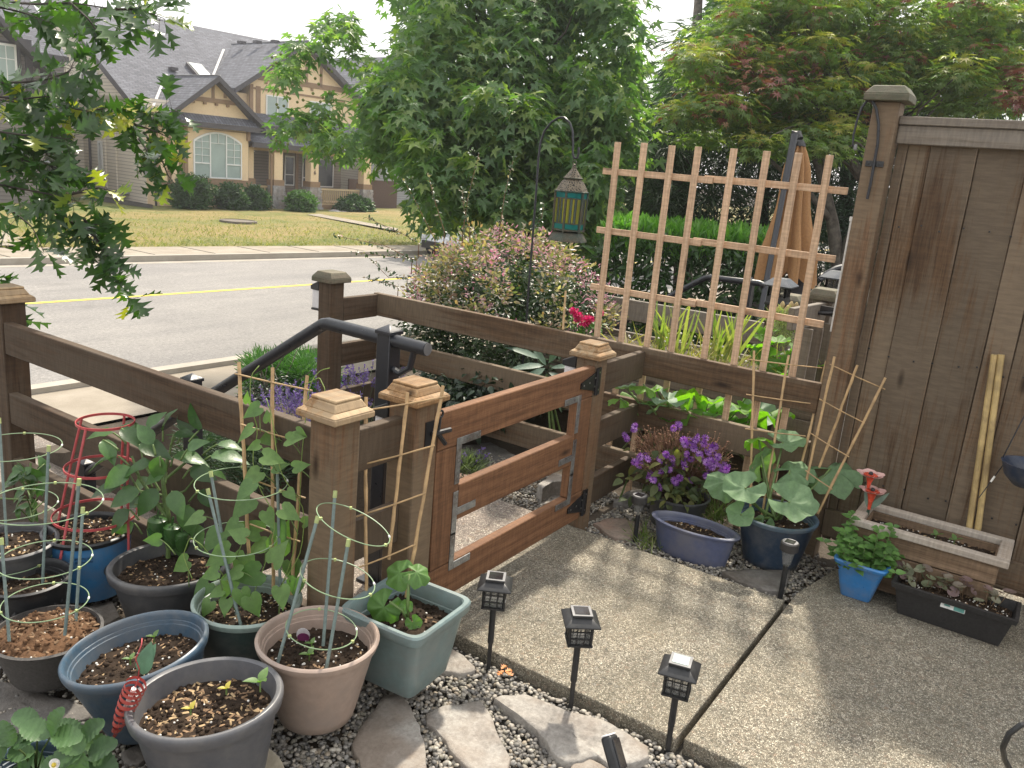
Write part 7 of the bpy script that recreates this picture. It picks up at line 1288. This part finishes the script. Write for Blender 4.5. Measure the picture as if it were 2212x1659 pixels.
# side wall details (plane s = 0)
def sidewin(w0, w1, h0, h1, mid=True):
    mb = MB(); c = (w0+w1)/2
    for a, b in (((-.03, w0, (h0+h1)/2), (.06, .09, h1-h0)), ((-.03, w1, (h0+h1)/2), (.06, .09, h1-h0)), ((-.03, c, h0), (.062, w1-w0+.09, .09)), ((-.03, c, h1), (.062, w1-w0+.09, .09)), ((-.03, c, (h0+h1)/2), (.05, .07 if mid else .0, h1-h0))): mb.box(a, b)
    f_ = hb('window', mb, white, smooth=False); mb = MB(); mb.box((-.012, c, (h0+h1)/2), (.02, w1-w0, h1-h0)); hb('pane', mb, darkpane, f_, smooth=False)
sidewin(4.4, 5.8, 4.05, 4.88); sidewin(4.25, 4.5, 1.1, 2.2, False); mb = MB(); mb.box((-.03, 3.95, 1.7), (.06, .12, 2.6)); mb.box((-.03, 3.0, 1.7), (.05, .08, 2.6)); mb.box((-.35, 6.2, 1.5), (.7, .5, 3.0)); hb('siding_trim', mb, sidm, smooth=False)
mb = MB(); mb.box((-.06, .45, 1.55), (.12, .25, .35)); mb.box((-.05, .45, 1.2), (.1, .14, .25)); mb.box((-.12, 2.2, .45), (.22, .4, .3)); mb.tube([(-.1, 2.3, -.1), (-.1, 2.3, .4)], .03, 6); hb('utility_meter', mb, plain('meter_grey', (.3, .31, .32), .5), smooth=False)
# dark-trimmed house at the far left
lh = thing('house', 'dark-trimmed grey house at the upper left edge behind the oak leaves', 'house', hw(-6, 1)); mb = MB(); mb.box((-8, 4, 2.2), (8.2, 8, 4.6)); mb.add([(-10, 0, 4.4), (-3.95, 0, 4.4), (-7, 0, 7.3), (-10, .1, 4.4), (-3.95, .1, 4.4), (-7, .1, 7.3)], [(0, 1, 2), (5, 4, 3)]); hb('wall', mb, darksid, lh, smooth=False)
mb = MB(); gable_roof(mb, -10.6, -3.45, 4.25, -7.0, 7.55, -.6, 6); mb.add([(-9, 2.4, 5.15), (-1.95, 2.4, 5.15), (-1.95, 6.5, 8.0), (-9, 6.5, 8.0)], [(0, 1, 2, 3)], 2); mb.box((-5.5, 2.38, 5.08), (7.1, .1, .2), mi=1); hb('roof', mb, [ROOFG, fascia, ROOF], lh, smooth=False); mb = MB(); mb.box((-3.1, 5.0, 3.7), (2.1, 4.9, 2.9)); hb('wall', mb, darksid, lh, smooth=False)
mb = MB(); mb.box((-4.25, -.03, 4.35), (.22, .08, 2.0)); mb.box((-6, -.03, 3.55), (4, .07, .25)); mb.box((-6, -.03, 5.1), (4, .07, .16)); mb.box((-4.55, -.05, 4.4), (.1, .1, 1.5)); hb('trim', mb, fascia, lh, smooth=False)
mb = MB(); mb.box((-5.2, -.05, 4.5), (1.15, .06, 1.25)); f_ = hb('window', mb, white, lh, smooth=False); mb = MB(); mb.box((-5.2, -.083, 4.5), (1.0, .01, 1.1)); hb('pane', mb, blind, f_, smooth=False); mb = MB()
for q in (-.25, 0, .25): mb.box((-5.2+q, -.092, 4.5), (.025, .01, 1.1))
mb.box((-5.2, -.094, 4.65), (1.0, .01, .025)); hb('glazing_bar', mb, white, f_, smooth=False)
# grey house behind the sweetgum
gh = thing('house', 'grey-sided house half hidden behind the sweetgum at the right of the yellow one', 'house', hw(16, 4)); mb = MB(); mb.box((18, 8, 2.5), (8.6, 8, 6.2)); mb.add([(13.7, 3.95, 5.5), (19, 3.95, 5.5), (16.3, 3.95, 7.7)], [(0, 1, 2)]); hb('wall', mb, greysid, gh, smooth=False); mb = MB(); gable_roof(mb, 13.2, 19.4, 5.3, 16.3, 7.9, 3.4, 12); hb('roof', mb, [ROOFG, plain('pinkish_fascia', (.33, .22, .17), .7)], gh, smooth=False); mb = MB(); mb.box((15.3, 3.97, 2.2), (.9, .06, 1.0)); f_ = hb('window', mb, white, gh, smooth=False); mb = MB(); mb.box((15.3, 3.935, 2.2), (.76, .01, .86)); hb('pane', mb, blind, f_, smooth=False)
mb = MB(); mb.box((12.3, 1.6, .55), (3.2, .08, 1.7)); fn = tag(build('board_fence', mb, plain('brown_fence', (.085, .05, .035), .8, var=.3), M=HM, smooth=False), 'brown board fence between the yellow house and the grey house', 'fence')
mb = MB(); mb.box((-2.2, 6, .9), (2.6, .08, 1.7)); tag(build('board_fence', mb, plain('red_brown_fence', (.25, .11, .06), .8, var=.3), M=HM, smooth=False), 'reddish board fence between the dark-trimmed house and the yellow house', 'fence')
# foundation planting, rocks, manhole, path, meter
M_['box'] = leafmat('box_leaf', [(.03, .075, .022), (.045, .10, .03), (.06, .13, .035)], .45, .25); M_['greyleaf'] = leafmat('grey_green_leaf', [(.17, .20, .13), (.22, .25, .17)], .6, .25)
def bush(label, c, rad, n_, size, mat, group='clipped bushes in front of the yellow house', tm=OVATE):
    c = V3(c); t = thing('bush', label, 'bush', c, group); C_ = ell(c+np.array([0, 0, rad[2]*.9]), (rad[0]*.85, rad[1]*.85, rad[2]*.9), n_, .45); C_ = C_[C_[:, 2] > c[2]+.05]; mb = MB(); leaf_cloud(mb, tm, C_, .2, 60, size, flat=.9, droop=-.2, up=.4); build('foliage', mb, mat, t, ang=180)
bush('biggest clipped bush at the left corner of the yellow house front', hw(1.0, -1.0, -.1), (1.15, .75, .82), 110, .11, M_['box']); bush('middle clipped bush under the arched window', hw(2.75, -.9, -.15), (.85, .6, .66), 80, .11, M_['box']); bush('bush under the right side of the arched window beside the stone column', hw(3.95, -.85, -.15), (.72, .6, .62), 70, .11, M_['box']); bush('round light green bush in front of the porch steps', hw(5.9, -1.2, -.2), (.72, .6, .55), 70, .13, leafmat('light_box_leaf', [(.07, .15, .035), (.09, .18, .05)], .4, .25)); bush('dark bush under the porch railing', hw(9.3, -.6, -.3), (1.2, .55, .55), 90, .14, M_['box']); bush('greyish shrub by the side wall of the yellow house', hw(-1.7, 6.0, -.1), (1.1, 1.0, 1.05), 110, .10, M_['greyleaf'], None, SMALL)
for k, (s_, w_, r_) in enumerate(((7.9, -.9, .32), (8.4, -.95, .26), (7.7, -.8, .2), (10.6, -.8, .22))): mb = MB(); v_, f_2 = ICO2; mb.add(np.array([p*np.array([1.3, 1, .7])*(1+.25*noise.noise(Vector(p*2+k))) for p in v_])*r_+hw(s_, w_, -.12), f_2); tag(build('rock', mb, stone_v), ('largest pale rock by the porch steps', 'second pale rock beside the porch steps', 'small rock against the stone column base', 'pale rock at the right end of the porch bushes')[k], 'rock')
q = sz(515, 478, -.97); mb = MB(); mb.lathe(q, [(.62, -.05), (.62, .03), (.56, .035), (.56, .015), (0, .02)], 28); tag(build('manhole', mb, plain('iron_ring', (.14, .12, .10), .8)), 'round manhole cover in the dry lawn', 'manhole')
mb = MB(); P = [sz(a, b, -.958) for a, b in ((662, 463), (690, 462), (860, 493), (860, 499))]; mb.add([tuple(p) for p in P], [(0, 1, 2, 3)]); struct('house_path', mb, M_['concrete']); mb = MB(); P = [sz(a, b, -.955) for a, b in ((200, 420), (330, 442), (330, 450), (195, 432))]; mb.add([tuple(p) for p in P], [(0, 1, 2, 3)]); struct('gravel_strip', mb, M_['gravel_bed']); mb = MB(); P = [sz(a, b, -1.02) for a, b in ((-60, 480), (-10, 478), (75, 530), (-60, 530))]; mb.add([tuple(p) for p in P], [(0, 1, 2, 3)]); struct('driveway', mb, M_['concrete'])
gl = MB(); n_ = 15000; xs = RNG.uniform(4, 34, n_); P = np.array([(x, kl(x, 'fw')+.02+9.5*random.random()**1.6, ZW+.06) for x in xs]); P[:, 2] += np.minimum(.03, (P[:, 1]-np.array([kl(x, 'fw') for x in xs]))*.02); d = rnd_dirs(n_)*np.array([1, 1, .2])+np.array([0, 0, .8]); gl.inst(strip([0, .5, 1], [.10, .08, 0], .1, .4), P-np.array([0, 0, .06]), d, np.cross(d, rnd_dirs(n_)), RNG.uniform(.06, .13, n_)); tag(build('lawn_grass', gl, leafmat('lawn_blade', [(.20, .22, .07), (.32, .27, .11), (.14, .18, .05), (.38, .31, .15)], .7, .3), org=(0, 0, 0), ang=180), kind='stuff')
# ------------------------------------------------------------------ parked car
cx = 21.0; cy = kl(cx, 'fk')-1.05; ca = math.atan(-.148); CM = Matrix.Translation(Vector((cx, cy, ZR))) @ Matrix.Rotation(ca, 4, 'Z'); car = thing('parked_car', 'white hatchback parked at the far kerb behind the flowering bush', 'car', (cx, cy, ZR)); cb_ = lambda name, mb, mats, parent=car, **k: build(name, mb, mats, parent, M=CM, **k)
sec = [(-2.12, .45, .62, .42, .70), (-2.0, .28, .72, .72, .80), (-1.5, .2, .84, .86, .85), (-.75, .2, .88, .95, .88), (.3, .2, .88, .97, .88), (1.3, .2, .88, 1.0, .88), (1.9, .24, .84, 1.0, .84), (2.1, .4, .74, .95, .72)]
def loft(secs, n_=20, pw=3.2):
    mb = MB(); v = []
    for (xx, z0, hw_, z1, _) in secs:
        for k in range(n_): a = 2*math.pi*k/n_; c_, s_ = math.cos(a), math.sin(a); q = (abs(c_)**pw+abs(s_)**pw)**(-1/pw); v.append((xx, hw_*c_*q, (z0+z1)/2+(z1-z0)/2*s_*q))
    k = len(secs); mb.add(v, [(i*n_+j, i*n_+(j+1) % n_, (i+1)*n_+(j+1) % n_, (i+1)*n_+j) for i in range(k-1) for j in range(n_)]+[tuple(range(n_))[::-1], tuple(range((k-1)*n_, k*n_))]); return mb
cb_('body', loft(sec), plain('white_car_paint', (.66, .68, .72), .25, var=.02, bmp=0, Coat_Weight=.6)); cb_('cabin', loft([(-1.0, .9, .70, .98, 0), (-.35, .9, .68, 1.36, 0), (.1, .9, .66, 1.47, 0), (1.0, .9, .66, 1.48, 0), (1.7, .9, .64, 1.36, 0), (2.05, .9, .62, 1.0, 0)], pw=4.5), darkpane); cb_('roof_panel', loft([(-.2, 1.40, .56, 1.46, 0), (.3, 1.43, .60, 1.51, 0), (1.1, 1.43, .60, 1.51, 0), (1.7, 1.33, .54, 1.41, 0)]), plain('white_car_roof', (.66, .68, .72), .25, var=.02, bmp=0))
for xx in (-1.35, 1.3):
    for yy in (-.80, .80): mb = MB(); mb.lathe((xx, yy, .32), [(.20, -.09), (.31, -.10), (.32, -.05), (.32, .05), (.31, .10), (.20, .09)], 24, tilt=tiltm((1, 0, 0), 90)); w_ = cb_('wheel', mb, plain('tyre', (.02, .02, .022), .8)); mb = MB(); mb.lathe((xx, yy, .32), [(.0, -.098), (.19, -.092), (.20, .085), (0, .098)], 14, tilt=tiltm((1, 0, 0), 90)); cb_('rim', mb, M_['steel'], w_)
for yy in (-.56, .56): mb = MB(); mb.box((-2.03, yy, .62), (.16, .26, .12)); cb_('headlight', mb, plain('headlight_glass', (.6, .62, .65), .1), bevel=.03)
mb = MB(); mb.box((-2.10, 0, .42), (.10, 1.1, .22)); cb_('grille', mb, M_['black_pl'], bevel=.02)

if GLARE_HAZE > 0:
    hz = MB(); hz.box((24, 14, 4.0), (120, 96, 12.5)); m, nt, out = newmat('glare_veil'); pv_ = nt.nodes.new('ShaderNodeVolumePrincipled'); pv_.inputs['Density'].default_value = GLARE_HAZE; pv_.inputs['Color'].default_value = (.93, .95, 1, 1); pv_.inputs['Anisotropy'].default_value = .72; nt.links.new(pv_.outputs[0], out.inputs['Volume']); struct('glare_haze', hz, m)['kind'] = 'stuff'  # thin volume added to imitate the glare veil over the trees
# ------------------------------------------------------------------ camera, sun, sky
cam = bpy.data.cameras.new('camera'); co_ = bpy.data.objects.new('camera', cam); COL.objects.link(co_); cam.sensor_fit = 'HORIZONTAL'; cam.sensor_width = 36; cam.lens = FPX/2212*36; cam.clip_start = .05; cam.clip_end = 3000
co_.matrix_world = Matrix(((_r[0], _u[0], -_f[0], CAM[0]), (_r[1], _u[1], -_f[1], CAM[1]), (_r[2], _u[2], -_f[2], CAM[2]), (0, 0, 0, 1))); scene.camera = co_
SUN_EL, SUN_AZ = R(54), R(20)
sl = bpy.data.lights.new('sun', 'SUN'); sl.energy = SUN_E; sl.angle = R(SUN_ANG); sl.color = (1, .91, .77); so = bpy.data.objects.new('sun', sl); COL.objects.link(so)
dv = Vector((math.cos(SUN_EL)*math.cos(SUN_AZ), math.cos(SUN_EL)*math.sin(SUN_AZ), math.sin(SUN_EL))); so.rotation_euler = dv.to_track_quat('Z', 'Y').to_euler()
w = bpy.data.worlds.new('World'); scene.world = w; w.use_nodes = True; nt = w.node_tree; nt.nodes.clear(); out = nt.nodes.new('ShaderNodeOutputWorld'); bg = nt.nodes.new('ShaderNodeBackground'); sk = nt.nodes.new('ShaderNodeTexSky'); sk.sky_type = 'NISHITA'; sk.sun_disc = False; sk.sun_elevation = SUN_EL; sk.sun_rotation = math.pi/2-SUN_AZ; sk.air_density = 1.0; sk.dust_density = 4.0; sk.ozone_density = 1.0
tc = nt.nodes.new('ShaderNodeTexCoord'); mp = nt.nodes.new('ShaderNodeMapping'); mp.inputs['Scale'].default_value = (1, 1, 2.5); nt.links.new(tc.outputs['Generated'], mp.inputs[0]); cn = noise_t(nt, mp.outputs[0], 2.2, 6, .6); cf_ = ramp(nt, cn, [(.3, (.55, .55, .55)), (.6, (.95, .95, .95))])
veil = mix(nt, cf_, sk.outputs[0], (CLOUD*1.0, CLOUD*.985, CLOUD*.96)); nt.links.new(veil, bg.inputs[0]); bg.inputs[1].default_value = SKY_S; nt.links.new(bg.outputs[0], out.inputs[0])
scene.view_settings.view_transform = 'Standard'; scene.view_settings.look = 'None'; scene.view_settings.exposure = EXPO; scene.view_settings.gamma = 1
scene.render.engine = 'CYCLES'; scene.cycles.max_bounces = 7; scene.cycles.diffuse_bounces = 3; scene.cycles.glossy_bounces = 2; scene.cycles.transmission_bounces = 5; scene.cycles.transparent_max_bounces = 8; scene.cycles.use_denoising = True; scene.cycles.caustics_reflective = False; scene.cycles.caustics_refractive = False
